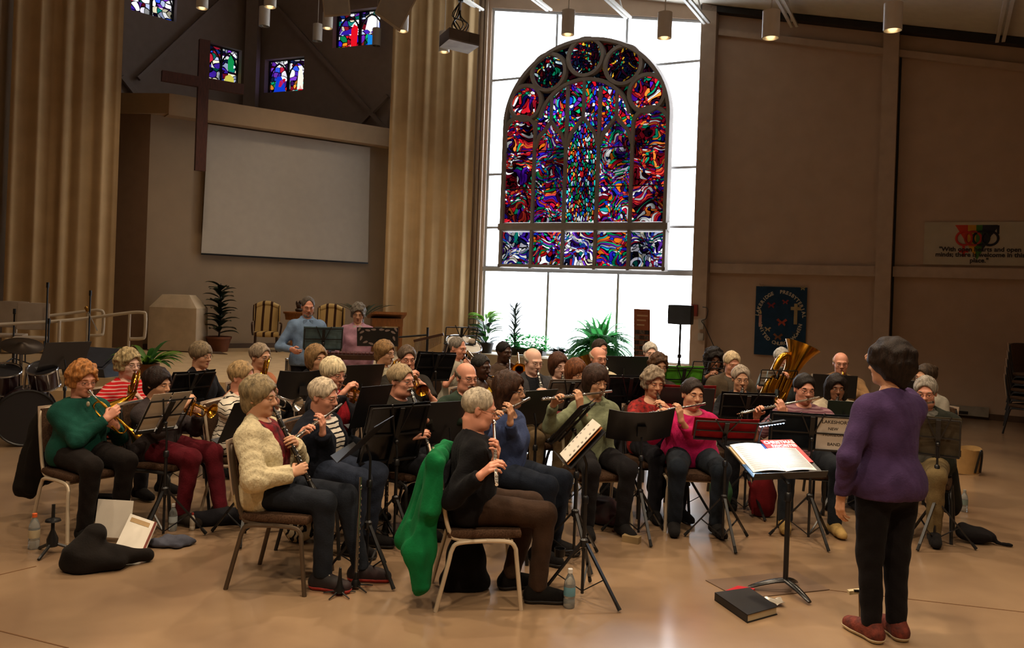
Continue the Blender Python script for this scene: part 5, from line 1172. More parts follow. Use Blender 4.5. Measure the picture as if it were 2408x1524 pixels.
# standing percussion players and the conductor
def front_hands(z, dx=.16, dz=0, df=.34):
    return lambda I: {'R': (I['C']+I['F']*df+I['R']*dx+UP*z, I['F']*.3+UP, -I['R'], .0, CURL, I['R']*.6-I['F']*.6-UP*.6), 'L': (I['C']+I['F']*df-I['R']*dx+UP*(z+dz), I['F']*.3+UP, I['R'], .0, CURL, -I['R']*.6-I['F']*.6-UP*.6)}
person('P40', 'grey-haired bearded man in a light blue shirt standing behind a music stand at the back', 725, 697, 185, 24, grips=front_hands(1.02), stand=True, male=True, hair='receding', hc='5a5048', shirt='7088a8', trousers='16161a', gl='m', skin='r', w=1.0, hp=18, collar='7088a8', neck='coat', beard='9a948a', lean=.06)
person('P41', 'grey-haired woman in a pale pink sweater with white collar standing behind the percussion', 843, 714, 176, 10, grips=front_hands(.92, .2), stand=True, hair='curly', hc='6a6258', shirt='a07888', trousers='1c1c20', gl='m', skin='t', w=1.12, hp=20, collar='b8b4ac', neck='coat', lean=.05)
def cond(I):
    h = I['T'] @ V((.12, .34, 1.52)); return {'R': (h, fwd(-150)*.4+UP*.9, -I['R'], .0, CURL, I['R']*.7-UP*.7)}
person('P39', 'conductor seen from behind in a purple sweater and black trousers, standing at far right', 2094, 804, 418, -166, grips=cond, stand=True, hair='dome', hc='20150f', shirt='443256', trousers='120f10', gl='m', skin='t', w=1.05, hy=24, hp=2, neck='wide', shoes=mRunner, lean=.02)
# ================================================================ MUSIC STANDS AND MUSIC
def lblst(who): return 'black music stand in front of the '+who
st = {}
st[1] = stand(388, 978, 326, 56, 'black wire music stand in front of the woman in the green turtleneck', w=.34, h=.3, tilt=35, legrot=20, sheets=[(-.15, .0, -.14, .2, 'white sheet behind the wire bars of the turtleneck trumpeter\'s stand'), (.01, .16, -.14, .2, 'right-hand white sheet on the turtleneck trumpeter\'s wire stand')])
st[2] = stand(448, 912, 262, 58, 'black music stand with two white sheets before the grey-bobbed woman', 'wire', .42, .3, 28, folder='141416', flabel='black folder on the stand before the grey-bobbed woman', sheets=[(.02, .11, -.13, .13, 'left printed sheet on the grey-bobbed woman\'s stand'), (.125, .2, -.13, .15, 'right printed sheet on the grey-bobbed woman\'s stand')])
st[3] = stand(578, 985, 322, 72, 'black music stand behind the cream cardigan, serving the maroon-trousered cornet player', 'flat', .46, .32, 24)
st[4] = stand(712, 910, 268, 52, 'wide black music stand before the woman in the white striped top', 'solid', .5, .3, 20)
st[5] = stand(848, 892, 252, 42, 'black music stand between the bowl haircut and the charcoal sweatshirt', 'flat', .46, .3, 20)
st[6] = stand(872, 955, 318, 50, 'black music stand directly left of the charcoal sweatshirt clarinettist', 'flat', .3, .34, 22)
st[7] = stand(930, 1022, 326, 40, 'glossy black wire music stand in front of the charcoal sweatshirt clarinettist', 'wire', .48, .44, 20, folder=mat('glossy_black_folder', '0c0c0e', rough=.22, var=.05), flabel='glossy black folder in front of the charcoal sweatshirt clarinettist', legrot=70)
st[8] = stand(862, 1030, 368, 84, 'black music stand in front of the cream cardigan clarinettist', 'flat', .48, .32, 44, legrot=75, sheets=[(-.25, -.14, -.17, -.04, 'pale blue sheet at the lower corner of the stand before the cream cardigan')])
st[9] = stand(1022, 864, 226, 40, 'black wire stand with a white sheet in front of the trombonist in the light shirt', 'wire', .46, .3, 20, folder='141416', flabel='black folder on the stand in front of the light-shirted trombonist', sheets=[(.02, .21, -.14, .14, 'white sheet on the light-shirted trombonist\'s stand')], roll=3)
st[10] = stand(1056, 992, 300, 36, 'black music stand in front of the bald clarinettist', 'flat', .46, .36, 20)
st[11] = stand(760, 798, 196, 18, 'wire music stand with a teal folder before the man in the light blue shirt', 'wire', .44, .27, 18, folder='5a7076', flabel='teal folder on the stand of the man in the light blue shirt')
st[12] = stand(888, 792, 192, 6, 'black music stand with a cut-out leaf pattern before the woman in pink', 'flat', .5, .24, 18, roll=-1)
st[13] = stand(1084, 790, 190, 20, 'empty black wire stand beside the bass drum', 'wire', .4, .22, 15)
st[14] = stand(1336, 932, 268, 26, 'wire stand with grey sheets in front of the grey blazer clarinettist', 'wire', .4, .3, 28, folder='8a8078', flabel='grey folder on the wire stand before the grey blazer')
st[15] = stand(1256, 958, 290, 40, 'black stand with a tilted white sheet left of the pale green shirt', 'flat', .34, .36, 32, sheets=[(.1, .19, -.2, .16, 'tilted white sheet left of the pale green shirt')])
st[16] = stand(1350, 994, 338, 72, 'dark wire music stand in front of the blue sweater flautist', 'wire', .44, .32, 40, folder='1a1a1e', flabel='dark folder in front of the blue sweater flautist', legrot=50)
st[17] = stand(1370, 1046, 384, 96, 'black music stand holding an open music book for the man in the black pullover', 'flat', .36, .3, 42, legrot=75)
st[18] = stand(1508, 1004, 302, 6, 'curved solid music stand left of the pink sweater', 'solid', .52, .3, 34, legrot=40, roll=-3)
st[19] = stand(1478, 932, 262, 12, 'black perforated wire stand in front of the woman in the red print top', 'wire', .4, .36, 18, folder='161417', flabel='black plate folder in front of the red print top')
st[20] = stand(1466, 860, 212, 10, 'wide black stand panel beneath the scroll banner', 'flat', .56, .22, 12)
st[21] = stand(1606, 893, 224, 8, 'wire music stand carrying a bright green folder', 'wire', .42, .26, 16, folder='58a832', flabel='bright green folder on the stand behind the pink sweater')
st[22] = stand(1612, 944, 268, 4, 'black music stand directly behind the pink sweater flautist', 'flat', .5, .26, 18, folder='8a1a1e', flabel='red edged folder behind the pink sweater flautist')
st[23] = stand(1666, 866, 202, 4, 'thin wire stand in front of the woman with big curly black hair', 'wire', .38, .17, 25)
st[24] = stand(1757, 957, 268, -2, 'black wire stand in front of the clarinettist in the black top', 'wire', .44, .24, 25, folder='17171a', flabel='black folder in front of the clarinettist in the black top')
st[25] = stand(1706, 1014, 306, -4, 'wire music stand with a red folder in front of the pink sweater', 'wire', .46, .2, 38, folder='9a2028', flabel='red folder on the stand in front of the pink sweater', legrot=35)
st[26] = stand(1908, 1018, 300, -10, 'black music stand with the band name in front of the plum plaid shirt', 'wire', .6, .28, 14, folder='141a20', flabel='dark blue folder on the band name stand', legrot=40)
st[27] = stand(1984, 962, 262, -12, 'dark green music stand below the long-haired clarinettist', 'flat', .28, .16, 20, backm=mat('dark_green_stand', '10241c', rough=.5))
st[28] = stand(1830, 890, 206, 4, 'wire stand with two white pages in front of the tuba player', 'wire', .42, .2, 20, sheets=[(.02, .12, -.09, .085, 'left white page on the tuba player\'s stand'), (.135, .2, -.09, .085, 'right white page on the tuba player\'s stand')])
st[29] = stand(1962, 908, 216, -12, 'solid black stand with a paper strip in front of the balding saxophonist', 'flat', .46, .26, 15, sheets=[(.2, .245, -.12, .12, 'paper strip at the edge of the saxophonist\'s solid stand')])
st[33] = stand(2136, 918, 262, -40, 'black music stand between the conductor and the grey-haired flautist', 'flat', .3, .2, 20)
st[32] = stand(2206, 1030, 300, -28, 'brown-grey wire stand in front of the grey-haired flautist', 'wire', .3, .3, 12, folder='4a4234', flabel='brown-grey folder right of the conductor', legrot=100)
st[31] = stand(152, 836, 212, 55, 'black music stand beside the drum kit without a player', 'flat', .5, .36, 30)
# printed staves / the open book of the man in front
def page(S_, x0, x1, y0, y1, label, m=None, z=.02, name='music_book', bend=0, lines=True, nm=None):
    dp, nrm = S_['dp'], S_['n']
    o = MB().grid(lambda u, v: dp(x0+(x1-x0)*u, y0+(y1-y0)*v, z+bend*sin(PI*u)), 8, 2, thick=nrm*.0025).build(name, m or mPaper); tag(o, label, 'sheet music')
    if lines:
        for i in range(7):
            b = MB(); yy = y1-(y1-y0)*(.14+.115*i)
            for j in range(5): b.bar(dp(x0+(x1-x0)*.1, yy-j*.0028, z+.0035+bend*.3), dp(x0+(x1-x0)*.9, yy-j*.0028, z+.0035+bend*.3), .0015, .0006)
            for j in range(9): b.bar(dp(x0+(x1-x0)*(.14+.085*j), yy-.012, z+.0036+bend*.3), dp(x0+(x1-x0)*(.14+.085*j), yy+.004*(j % 3-.5), z+.0036+bend*.3), .0022, .0006)
            b.build('stave', mat('print_grey', '6a645c', var=0), o, smooth=False)
    return o
page(st[17], -.13, .12, -.14, .16, 'open cream music page on the stand of the man in the black pullover', z=.03, bend=.004)
page(st[17], -.135, .14, -.145, .155, 'orange-edged book under the open cream music page', mat('orange_book', '9a5a24'), z=.018, lines=False)
# band-name sheets clipped to the stand in front of the plaid shirt
D = st[26]
def backsheet(S_, x0, x1, y0, y1, lines, label):
    dp, nrm = S_['dp'], S_['n']; o = MB().grid(lambda u, v: dp(x0+(x1-x0)*u, y0+(y1-y0)*v, .0075), 1, 1, thick=-nrm*.001).build('sign_sheet', mPaper, smooth=False); tag(o, label, 'sign')
    Fm = frame(-nrm, None); R3 = S_['R']; R3 = R3 if R3.x > 0 else -R3
    for t, yy, sz, xx in lines:
        T = M(((R3.x, S_['U'].x, -nrm.x, 0), (R3.y, S_['U'].y, -nrm.y, 0), (R3.z, S_['U'].z, -nrm.z, 0), (0, 0, 0, 1))); T.translation = dp(xx, yy, .006)
        text_mesh(None, 'lettering', t, sz, T, mat('ink', '2a2622', var=0), o, bold=.0006, thick=.0003)
sgx = 1 if st[26]['R'].x > 0 else -1
backsheet(D, sgx*.04, sgx*.31, -.15, .135, [('LAKESHORE', .085, .038, sgx*.175), ('NEW', .03, .032, sgx*.16), ('HORIZONS', -.02, .034, sgx*.175), ('BAND', -.1, .036, sgx*.175)], 'white sheet reading LAKESHORE NEW HORIZONS BAND on the black stand')
# leaves cut out of the decorated stand
S12 = st[12]
lf = mat('leaf_cutout', '9a8a86', rough=.8, var=.05)
for i, (x, y, a) in enumerate([(-.19, .06, 30), (-.12, .085, -10), (-.2, -.02, 70), (-.15, -.07, 20), (-.08, -.09, -20), (.19, .06, 150), (.12, .085, 190), (.2, -.02, 110), (.15, -.07, 160), (.08, -.09, 200), (-.22, .1, 60), (.22, .1, 120), (-.05, .095, 0), (.05, .095, 180)]):
    b = MB(); pts = []
    for t in np.linspace(0, 2*PI, 13)[:-1]: u, v = .032*cos(t), .013*sin(t)*(1+.3*cos(t)); pts.append((x+u*cos(rad(a))-v*sin(rad(a)), y+u*sin(rad(a))+v*cos(rad(a))))
    dp, nrm = S12['dp'], S12['n']; k = len(pts); b.add([dp(p, q, -.0055) for p, q in pts]+[dp(p, q, -.0035) for p, q in pts], [tuple(range(k)), tuple(range(2*k-1, k-1, -1))]+[(j, (j+1) % k, k+(j+1) % k, k+j) for j in range(k)])
    b.build('leaf_cutout', lf, S12['r'], smooth=False)

# ---- the conductor's stand with the lit score
Dc = S(1822, 1086, 352); yc = -162; F_, R_ = fwd(yc), rgt(yc); tl = rad(66); Uc = UP*cos(tl)+F_*sin(tl); Nc = UP*sin(tl)-F_*cos(tl)
R_ = -R_ if R_.x < 0 else R_
cst = thing('conductor_stand', 'heavy black conductor stand with a curved three-legged base in front of the conductor', 'music stand', V((Dc.x, Dc.y, 0)))
cp = lambda a, b, c=0: Dc+R_*a+Uc*b+Nc*c
MB().grid(lambda u, v: cp((u-.5)*.56, (v-.5)*.36, .012*(2*u-1)**2), 10, 3, thick=-Nc*.005).build('desk', mStandDk, cst)
MB().grid(lambda u, v: cp((u-.5)*.56, -.18, .05*v), 6, 1, thick=-Uc*.005).build('ledge', mStandDk, cst)
bs = G(1846, 1392); bs.z = 0
MB().tube([V((bs.x, bs.y, .06)), V((bs.x, bs.y, .62))], .0165, 12).build('outer_pole', mStand, cst)
MB().tube([V((bs.x, bs.y, .6)), V((bs.x, bs.y, Dc.z-.1)), cp(0, 0, -.03)], .011, 10).build('inner_pole', mStand, cst)
MB().lathe([(.017, 0), (.024, .004), (.024, .05), (.016, .06)], 12, T=M.Translation((bs.x, bs.y, .58))).build('collar', mStand, cst)
MB().box(cp(0, 0, -.03), (.09, .06, .06)).build('tilt_head', mStand, cst)
for tx, ty in ((1760, 1388), (1904, 1424), (1872, 1376)):
    tp_ = G(tx, ty); dv = (tp_-bs); Ld = dv.length; pts = [bs+dv*t+UP*(.075-.055*t**1.6) for t in np.linspace(0, 1, 8)]
    MB().tube(pts, [.028, .027, .026, .025, .024, .022, .02, .014], 10, flat=.55, up=dv.cross(UP)).build('leg', mat('glossy_black_leg', '0c0c0d', rough=.25, var=.05), cst)
def cpage(name, a0, a1, b0, b1, z, m, label, cat, bend=.0, th=.003):
    o = MB().grid(lambda u, v: cp(a0+(a1-a0)*u, b0+(b1-b0)*v, z+bend*sin(PI*u)), 10, 2, thick=Nc*th).build(name, m); return tag(o, label, cat)
red = cpage('music_book', .02, .275, -.04, .225, .012, mat('red_cover', 'b01020', rough=.4, var=.03), 'red CHRISTMAS music book under the white score', 'music book', .0, .006)
Tt = M(((R_.x, Uc.x, Nc.x, 0), (R_.y, Uc.y, Nc.y, 0), (R_.z, Uc.z, Nc.z, 0), (0, 0, 0, 1)))
for t, a, b_, sz in (('CHRISTMAS', .15, .178, .046), ('FAVORITES', .165, .138, .04)):
    T2 = Tt.copy(); T2.translation = cp(a, b_, .0195); text_mesh(None, 'lettering', t, sz, T2, mat('white_ink', 'e8e4e0', var=0), red, bold=.0015, thick=.0003)
cpage('music_folder', -.12, .1, .02, .19, .008, cloth('26406a'), 'dark blue folder at the top of the conductor stand', 'folder', 0, .004)
sc_l = cpage('score_page', -.26, -.02, -.14, .165, .026, mPaper, 'left half of the open white score lit on the conductor stand', 'sheet music', .012)
sc_r = cpage('score_page', -.02, .22, -.15, .1, .03, mPaper, 'right half of the open white score lit on the conductor stand', 'sheet music', .01)
for o, a0, a1, b0, b1, z in ((sc_l, -.24, -.04, -.12, .13, .0325), (sc_r, .0, .205, -.125, .09, .0365)):
    for i in range(13):
        b = MB(); bb = b1-(b1-b0)*i/12.5
        for j in range(4): b.grid(lambda u, v: cp(a0+(a1-a0)*u, bb-j*.003-.0007*v, z+.0115*sin(PI*(.08+.84*u))), 8, 1, thick=Nc*.0004)
        b.build('stave', mat('print_grey', '6a645c', var=0), o, smooth=False)
cpage('music_pile', -.275, -.03, -.13, .15, .014, mat('tan_pages', 'b8a078', rough=.8), 'tan pages under the left half of the white score', 'sheet music', 0, .008)
ph = cpage('tablet', -.29, -.2, -.185, -.05, .02, mat('dark_blue_glass', '2a4a6a', rough=.12, var=.05), 'small blue-glass tablet at the corner of the conductor stand', 'tablet', 0, .006)
# clip-on light over the score
L0, L1 = S(1785, 1003, 352), S(1846, 994, 352)
cl = thing('clip_light', 'slim clip-on stand light glowing bluish white above the score', 'lamp', (L0+L1)/2)
MB().bar(L0+UP*.012, L1+UP*.012, .05, .014).build('housing', mBlack, cl, smooth=False)
b = MB()
for i in range(9): b.ball(L0+(L1-L0)*(.06+.11*i), (.0075, .0075, .007), 8)
b.build('lamp_strip', emat('led_bluish', 'a8d0ff', 9), cl)
MB().tube(smoothpath([(L0+L1)/2+UP*.015, (L0+L1)/2+UP*.03+F_*.05, cp(-.02, .2, .1), cp(-.02, .185, .01)], 4), .005, 6).build('gooseneck', mBlack, cl)
ll = bpy.data.lights.new('clip_light_beam', 'AREA'); ll.energy = 2.4; ll.color = (.6, .78, 1); ll.size = .2; ll.size_y = .03; ll.shape = 'RECTANGLE'
lo = bpy.data.objects.new('clip_light_beam', ll); col.objects.link(lo); lo.location = (L0+L1)/2-UP*.004
lo.rotation_euler = ((cp(-.02, -.03)-lo.location).to_track_quat('-Z', 'X')).to_euler()
# ================================================================ THINGS ON THE WALLS AND UNDER THE ROOF
mCurt = mat('cream_curtain', 'b2956c', rough=.9, var=.05, vs=3, bump=.1, bs=80, spec=.1, sheen=.2)
def curtain(A_, B_, z0, z1, n, amp, label):
    A_, B_ = V(A_), V(B_); d = (B_-A_); nn = d.cross(UP).normalized(); nn = nn if nn.y < 0 else -nn
    def f(u, v):
        ph = u*n*2*PI; w_ = amp*(.7*sin(ph+.8*sin(ph*.31))+.3*sin(ph*1.7+1))*(1-.12*sin(3*v))
        p = A_+d*(u+.006*sin(ph*2)); return V((p.x, p.y, z0+(z1-z0)*v))+nn*w_
    b = MB().grid(f, n*14, 10, thick=-nn*.02); o = b.build('curtain', mCurt); return tag(o, label, 'curtain')
ca, cb_ = P(897, 829, 17.6), P(1097, 832, 18.0)
curtain(ca, cb_, .48, 10.5, 6, .038, 'long cream curtain between the projection screen and the big window')
ca, cb_ = P(3, 830, 14.4), P(263, 822, 15.2)
curtain(ca, cb_, .48, 10.5, 5, .045, 'long cream curtain at the far left of the stage')
# projection screen
scn = thing('projection_screen', 'large white projection screen pulled down on the stage wall', 'projection screen', Lp(675, 605, .07))
q = [Luz(x, y, .08) for x, y in ((473, 597), (865, 619), (870, 347), (489, 292))]
b = MB(); b.add([Lpt(u, z, .08) for u, z in q]+[Lpt(u, z, .085) for u, z in q], [(3, 2, 1, 0), (4, 5, 6, 7)]+[(i, (i+1) % 4, 4+(i+1) % 4, 4+i) for i in range(4)]); b.build('screen_cloth', mat('screen_white', 'aea292', rough=.85, var=.02), scn, smooth=False)
MB().bar(Lpt(q[0][0], q[0][1], .083), Lpt(q[1][0], q[1][1], .083), .035).build('bottom_bar', mBlack, scn, smooth=False)
# wooden cross hung before the beam
mCross = mat('dark_red_wood', '4a2416', rough=.6, var=.2, vs=12, stretch=(6, 6, .6))
CO = .75
pc = lambda x, y: Lp(x, y, CO)
c1, c2, c3, c4 = pc(484, 95), pc(470, 402), pc(380, 182), pc(572, 207); zc_ = (c3.z+c4.z)/2
cr = thing('cross', 'tall dark wooden cross hanging left of the projection screen', 'cross', c2)
MB().bar(V((c2.x, c2.y, c1.z)), c2, .2, .1, Ln).build('upright', mCross, cr, smooth=False)
MB().bar(V((c3.x, c3.y, zc_)), V((c4.x, c4.y, zc_)), .2, .1, Ln).build('crossbeam', mCross, cr, smooth=False)
# white banner at the right
def wquad(b, pts, off, th=.004):
    k = len(pts); b.add([Wpt(u, z, off) for u, z in pts]+[Wpt(u, z, off-th) for u, z in pts], [tuple(range(k)), tuple(range(2*k-1, k-1, -1))]+[(i, k+i, k+(i+1) % k, (i+1) % k) for i in range(k)])
    return b
bq = [Wuz(2176, 523), Wuz(2171, 622)]; ub0 = bq[1][0]; ub1 = Wuz(2436, 580)[0]; zb1, zb0 = bq[0][1], bq[1][1]
bn = thing('text_banner', 'white banner with rainbow triangle and quotation on the right wall', 'banner', Wpt((ub0+ub1)/2, zb0, .03))
wquad(MB(), [(ub0, zb0), (ub1, zb0), (ub1, zb1), (ub0, zb1)], .03).build('banner_sheet', mat('banner_white', 'b0a894', rough=.7, var=.03), bn, smooth=False)
bw, bh = ub1-ub0, zb1-zb0
bu = lambda f: ub0+bw*f
bz = lambda f: zb0+bh*f
for c, x0, x1, y0x, nm in (('b8381c', .285, .40, None, 'r'), ('c08a1c', .40, .475, None, 'y'), ('3a6a24', .475, .53, None, 'g'), ('23202c', .53, .665, None, 'k')):
    ap = (.49, .12); pts = [(x0, .93), (x1, .93)]
    def lim(x): # triangle edges
        return .12+.81*(abs(x-.49)/(.205 if x < .49 else .175))
    xs = [x1+(x0-x1)*i/6 for i in range(7)]; pts = [(x0, .93), (x1, .93)]+[(x, min(.92, lim(x))) for x in xs]
    wquad(MB(), [(bu(x), bz(y)) for x, y in pts], .0335, .002).build('rainbow_stripe', mat('stripe_'+nm, c, rough=.7, var=.1), bn, smooth=False)
for cx_, cy_, c in ((.37, .62, 'b8301c'), (.45, .62, 'a8321c'), (.52, .62, '1c2422'), (.6, .62, '191820')):
    rr = .155*bh*1.0
    MB().tube([Wpt(bu(cx_)+rr*1.05*cos(t), bz(cy_)+rr*sin(t)*1.02, .036) for t in np.linspace(0, 2*PI, 25)[:-1]], .02, 6, closed=True).build('ring', mat('ring_'+c, c, rough=.7, var=.1), bn)
b = MB(); wquad(b, [(bu(.355), bz(.2)), (bu(.38), bz(.2)), (bu(.38), bz(.47)), (bu(.355), bz(.47))], .036); wquad(b, [(bu(.325), bz(.29)), (bu(.41), bz(.29)), (bu(.41), bz(.35)), (bu(.325), bz(.35))], .0362); b.build('cross_mark', mat('ring_b8301c', 'b8301c'), bn, smooth=False)
b = MB(); wquad(b, [(bu(.6), bz(.72)), (bu(.62), bz(.7)), (bu(.67), bz(.9)), (bu(.645), bz(.93))], .036); wquad(b, [(bu(.6), bz(.92)), (bu(.68), bz(.92)), (bu(.68), bz(.72)), (bu(.66), bz(.72)), (bu(.655), bz(.86)), (bu(.6), bz(.86))], .0362); b.build('arrow_mark', mat('ring_191820', '191820'), bn, smooth=False)
def wtext(t, u, z, size, off, m, parent, bold=.004, name='lettering', align='CENTER', rotz=0, mb=None):
    F = M(((Wu.x, 0, Wn.x, 0), (Wu.y, 0, Wn.y, 0), (0, 1, 0, 0), (0, 0, 0, 1))); F.translation = Wpt(u, z, off)
    return text_mesh(mb, name, t, size, F @ M.Rotation(rotz, 4, 'Z'), m, parent, bold, align, .001)
mInk = mat('banner_ink', '1c1614', var=0)
for t, f in (('"With open hearts and open', .32), ('minds; there is welcome in this', .195), ('place."', .065)): wtext(t, bu(.51), bz(f), .104, .036, mInk, bn, .003)
# blue banner
bb = [Wuz(1781, 672), Wuz(1902, 678), Wuz(1891, 841), Wuz(1772, 832)]
v0, v1 = (bb[0][0]+bb[3][0])/2, (bb[1][0]+bb[2][0])/2; y1_, y0_ = (bb[0][1]+bb[1][1])/2, (bb[2][1]+bb[3][1])/2
bl_ = thing('blue_banner', 'dark blue fabric banner reading LAKERIDGE PRESBYTERIAL UNITED CHURCH WOMEN', 'banner', Wpt((v0+v1)/2, y0_, .03))
MB().grid(lambda u, v: Wpt(v0+(v1-v0)*u, y0_+(y1_-y0_)*v, .04+.006*sin(9*u)), 12, 2, thick=-Wn*.006).build('banner_cloth', mat('navy_felt', '16344e', rough=.95, var=.1, bump=.2), bl_)
mLet = mat('felt_letters', 'b8b09c', rough=.9, var=.05); cu_, cz_ = (v0+v1)/2, y0_+(y1_-y0_)*.53; rx, rz = (v1-v0)*.43, (y1_-y0_)*.375
lb_ = MB()
def arctext(t, a0, a1, inner=False):
    for i, ch in enumerate(t):
        if ch == ' ': continue
        a = rad(a0+(a1-a0)*i/(len(t)-1)); u, z = cu_+rx*cos(a), cz_+rz*sin(a); rot = a-PI/2 if not inner else a+PI/2
        wtext(ch, u, z, .088, .05, None, None, .003, rotz=rot, mb=lb_)
arctext('LAKERIDGE  PRESBYTERIAL', 172, 8); arctext('UNITED CHURCH WOMEN', 193, 347, True)
lb_.build('lettering', mLet, bl_, smooth=False)
def wpoly(name, pts, c, s=1, cx_=0, cz2=0, off=.052):
    wquad(MB(), [(cu_+cx_+x*s, cz_+cz2+z*s) for x, z in pts], off, .004).build(name, mat('felt_'+c, c, rough=.9, var=.15), bl_, smooth=False)
wpoly('felt_cross', [(-.03, -.2), (.03, -.2), (.03, .06), (.09, .06), (.09, .12), (.03, .12), (.03, .18), (-.03, .18), (-.03, .12), (-.09, .12), (-.09, .06), (-.03, .06)], 'a8966c', 1, .27, .12)
wpoly('felt_candle', [(-.025, -.15), (.025, -.15), (.025, .07), (-.025, .07)], 'b08a80', 1, -.36, .0); wpoly('felt_flame', [(-.02, .09), (0, .08), (.02, .09), (.018, .12), (0, .17), (-.018, .12)], 'b8a070', 1, -.36, .0)
bf = [(0, -.01), (.05, -.06), (.06, -.02), (.035, 0), (.09, .04), (.06, .07), (0, .015), (-.06, .07), (-.09, .04), (-.035, 0), (-.06, -.02), (-.05, -.06)]
for i, (x, z, s_, c) in enumerate(((-.17, .25, .9, '6a2a30'), (.08, .32, .7, '8a3a3c'), (.03, -.06, 1.1, 'a04838'), (-.22, -.2, .7, 'b0a080'), (-.03, -.33, 1.0, '7a5038'), (-.36, .62, .5, 'a89078'), (.38, .58, .55, 'a89868'), (.26, -.25, .6, '2a3440'))): wpoly('felt_butterfly', bf, c, s_, x, z)
# heater and wall boxes
h0, h1 = Wuz(2200, 975), Wuz(2324, 985); hz1, hz0 = Wuz(2324, 973)[1], Wuz(2324, 991)[1]
ht = thing('baseboard_heater', 'long grey-white baseboard heater at the foot of the right wall', 'heater', Wpt((h0[0]+h1[0])/2, 0, .05))
b = MB(); wslab([(h0[0], .05), (h1[0], .05), (h1[0], .2), (h0[0], .2)], .08, '', None, off=.1, mb=b); b.build('casing', mat('heater_white', '8f887c', rough=.5), ht, smooth=False)
b = MB(); wslab([(h0[0]+.05, .07), (h1[0]-.3, .07), (h1[0]-.3, .12), (h0[0]+.05, .12)], .01, '', None, off=.11, mb=b); b.build('grille', mBlack, ht, smooth=False)
b = MB(); wslab([(h1[0]-.22, .05), (h1[0], .05), (h1[0], .205), (h1[0]-.22, .205)], .09, '', None, off=.11, mb=b); b.build('end_cap', mat('heater_white', '8f887c'), ht, smooth=False)

def wallbox(x, y, w_, h_, m, label, name='wall_box'):
    u, z = Wuz(x, y, .24); b = MB(); wslab([(u-w_/2, z-h_/2), (u+w_/2, z-h_/2), (u+w_/2, z+h_/2), (u-w_/2, z+h_/2)], .06, '', None, off=.27, mb=b); return tag(b.build(name, m, smooth=False), label, 'wall box')
mBoxW = mat('box_white', 'a8a49c', rough=.5); mBoxR = mat('box_red', '7a2a20', rough=.5)
wallbox(1633, 730, .12, .22, mBoxR, 'small red alarm box beside the loudspeaker', 'alarm_box'); wallbox(1649, 762, .1, .2, mBoxW, 'upper white socket box on the column right of the window')
wallbox(1648, 792, .1, .14, mBoxW, 'lower white socket box on the column right of the window'); wallbox(1099, 570, .1, .16, mBoxR, 'small red fire alarm box left of the big window', 'alarm_box')
b = MB(); b.tube(smoothpath([W(1652, 722, .3), W(1664, 726, .3), W(1661, 748, .3), W(1650, 755, .3), W(1658, 768, .29), W(1672, 800, .28), W(1690, 838, .26)], 5), .008, 5); tag(b.build('cable', mBlack), 'black cable curling down beside the white socket boxes', 'cable')

# ---- pendant lamps
mPend = mat('pendant_grey', 'ccc6bc', rough=.45, var=.03); mRefl = mat('reflector', 'c8c4bc', rough=.25, metal=.8, var=.02); mGlow = emat('lamp_glow', 'ffd49a', 5.0)
def pendant(x, yt, yb, wpx, label, lit=True, h=None):
    s_ = wpx/.2; B_ = S(x, yb, s_); h = h or max(.3, (yb-yt)/s_); r = thing('pendant_lamp', label, 'pendant lamp', B_, group='cylinder pendant lamps under the roof'); T = M.Translation(B_)
    MB().lathe([(.1, 0), (.1, h), (.02, h+.005), (.02, h+.03)], 24, T=T, cap=False).build('lamp_shade', mPend, r)
    MB().lathe([(.094, .0), (.09, .12), (.05, .15), (.0, .15)], 24, T=T, cap=False).build('reflector', mRefl, r)
    MB().ball(B_+UP*.075, (.05, .05, .045), 12).build('bulb', mGlow if lit else mRefl, r)
    MB().tube([B_+UP*(h+.02), V((B_.x, B_.y, max(B_.z+h+.3, min(11, ceil_z((B_-WA).dot(Wu))))))], .008, 6).build('rod', mPend, r)
    if not lit: return r
    l = bpy.data.lights.new('pendant_beam', 'SPOT'); l.energy = PW_; l.color = WARM; l.spot_size = rad(118); l.spot_blend = .75; l.shadow_soft_size = .09
    o = bpy.data.objects.new('pendant_beam', l); col.objects.link(o); o.location = B_-UP*.01; return r
PW_, WARM = 105, (1, .78, .54); NEARW = 340
for a in ((475, -25, 20, 27, 'pendant lamp cut by the picture edge above the cross'), (635, -30, 17, 28, 'lit pendant lamp at the picture edge between the small windows'), (621, 17, 62, 25, 'grey pendant lamp left of the corner column top'), (746, 57, 97, 22, 'grey pendant lamp left of the red-figured small window'),
          (770, 30, 67, 24, 'lit pendant lamp below the left hanging loudspeaker'), (885, 67, 108, 20, 'grey pendant lamp covering the right edge of the red-figured window'), (947, 40, 74, 26, 'lit pendant lamp half behind the slanted hanging loudspeaker'), (1044, 75, 123, 25, 'lit pendant lamp just below the projector box'),
          (1335, 25, 82, 31, 'left one of two pendant lamps before the bright window top'), (1562, 30, 90, 34, 'right one of two pendant lamps before the bright window top'), (1812, 26, 90, 40, 'pendant lamp before the plain brown wall right of the window'), (2099, 8, 72, 42, 'pendant lamp nearest to the right-hand column')):
    pendant(*a, lit=a[0] != 621 and a[0] != 746 and a[0] != 885)
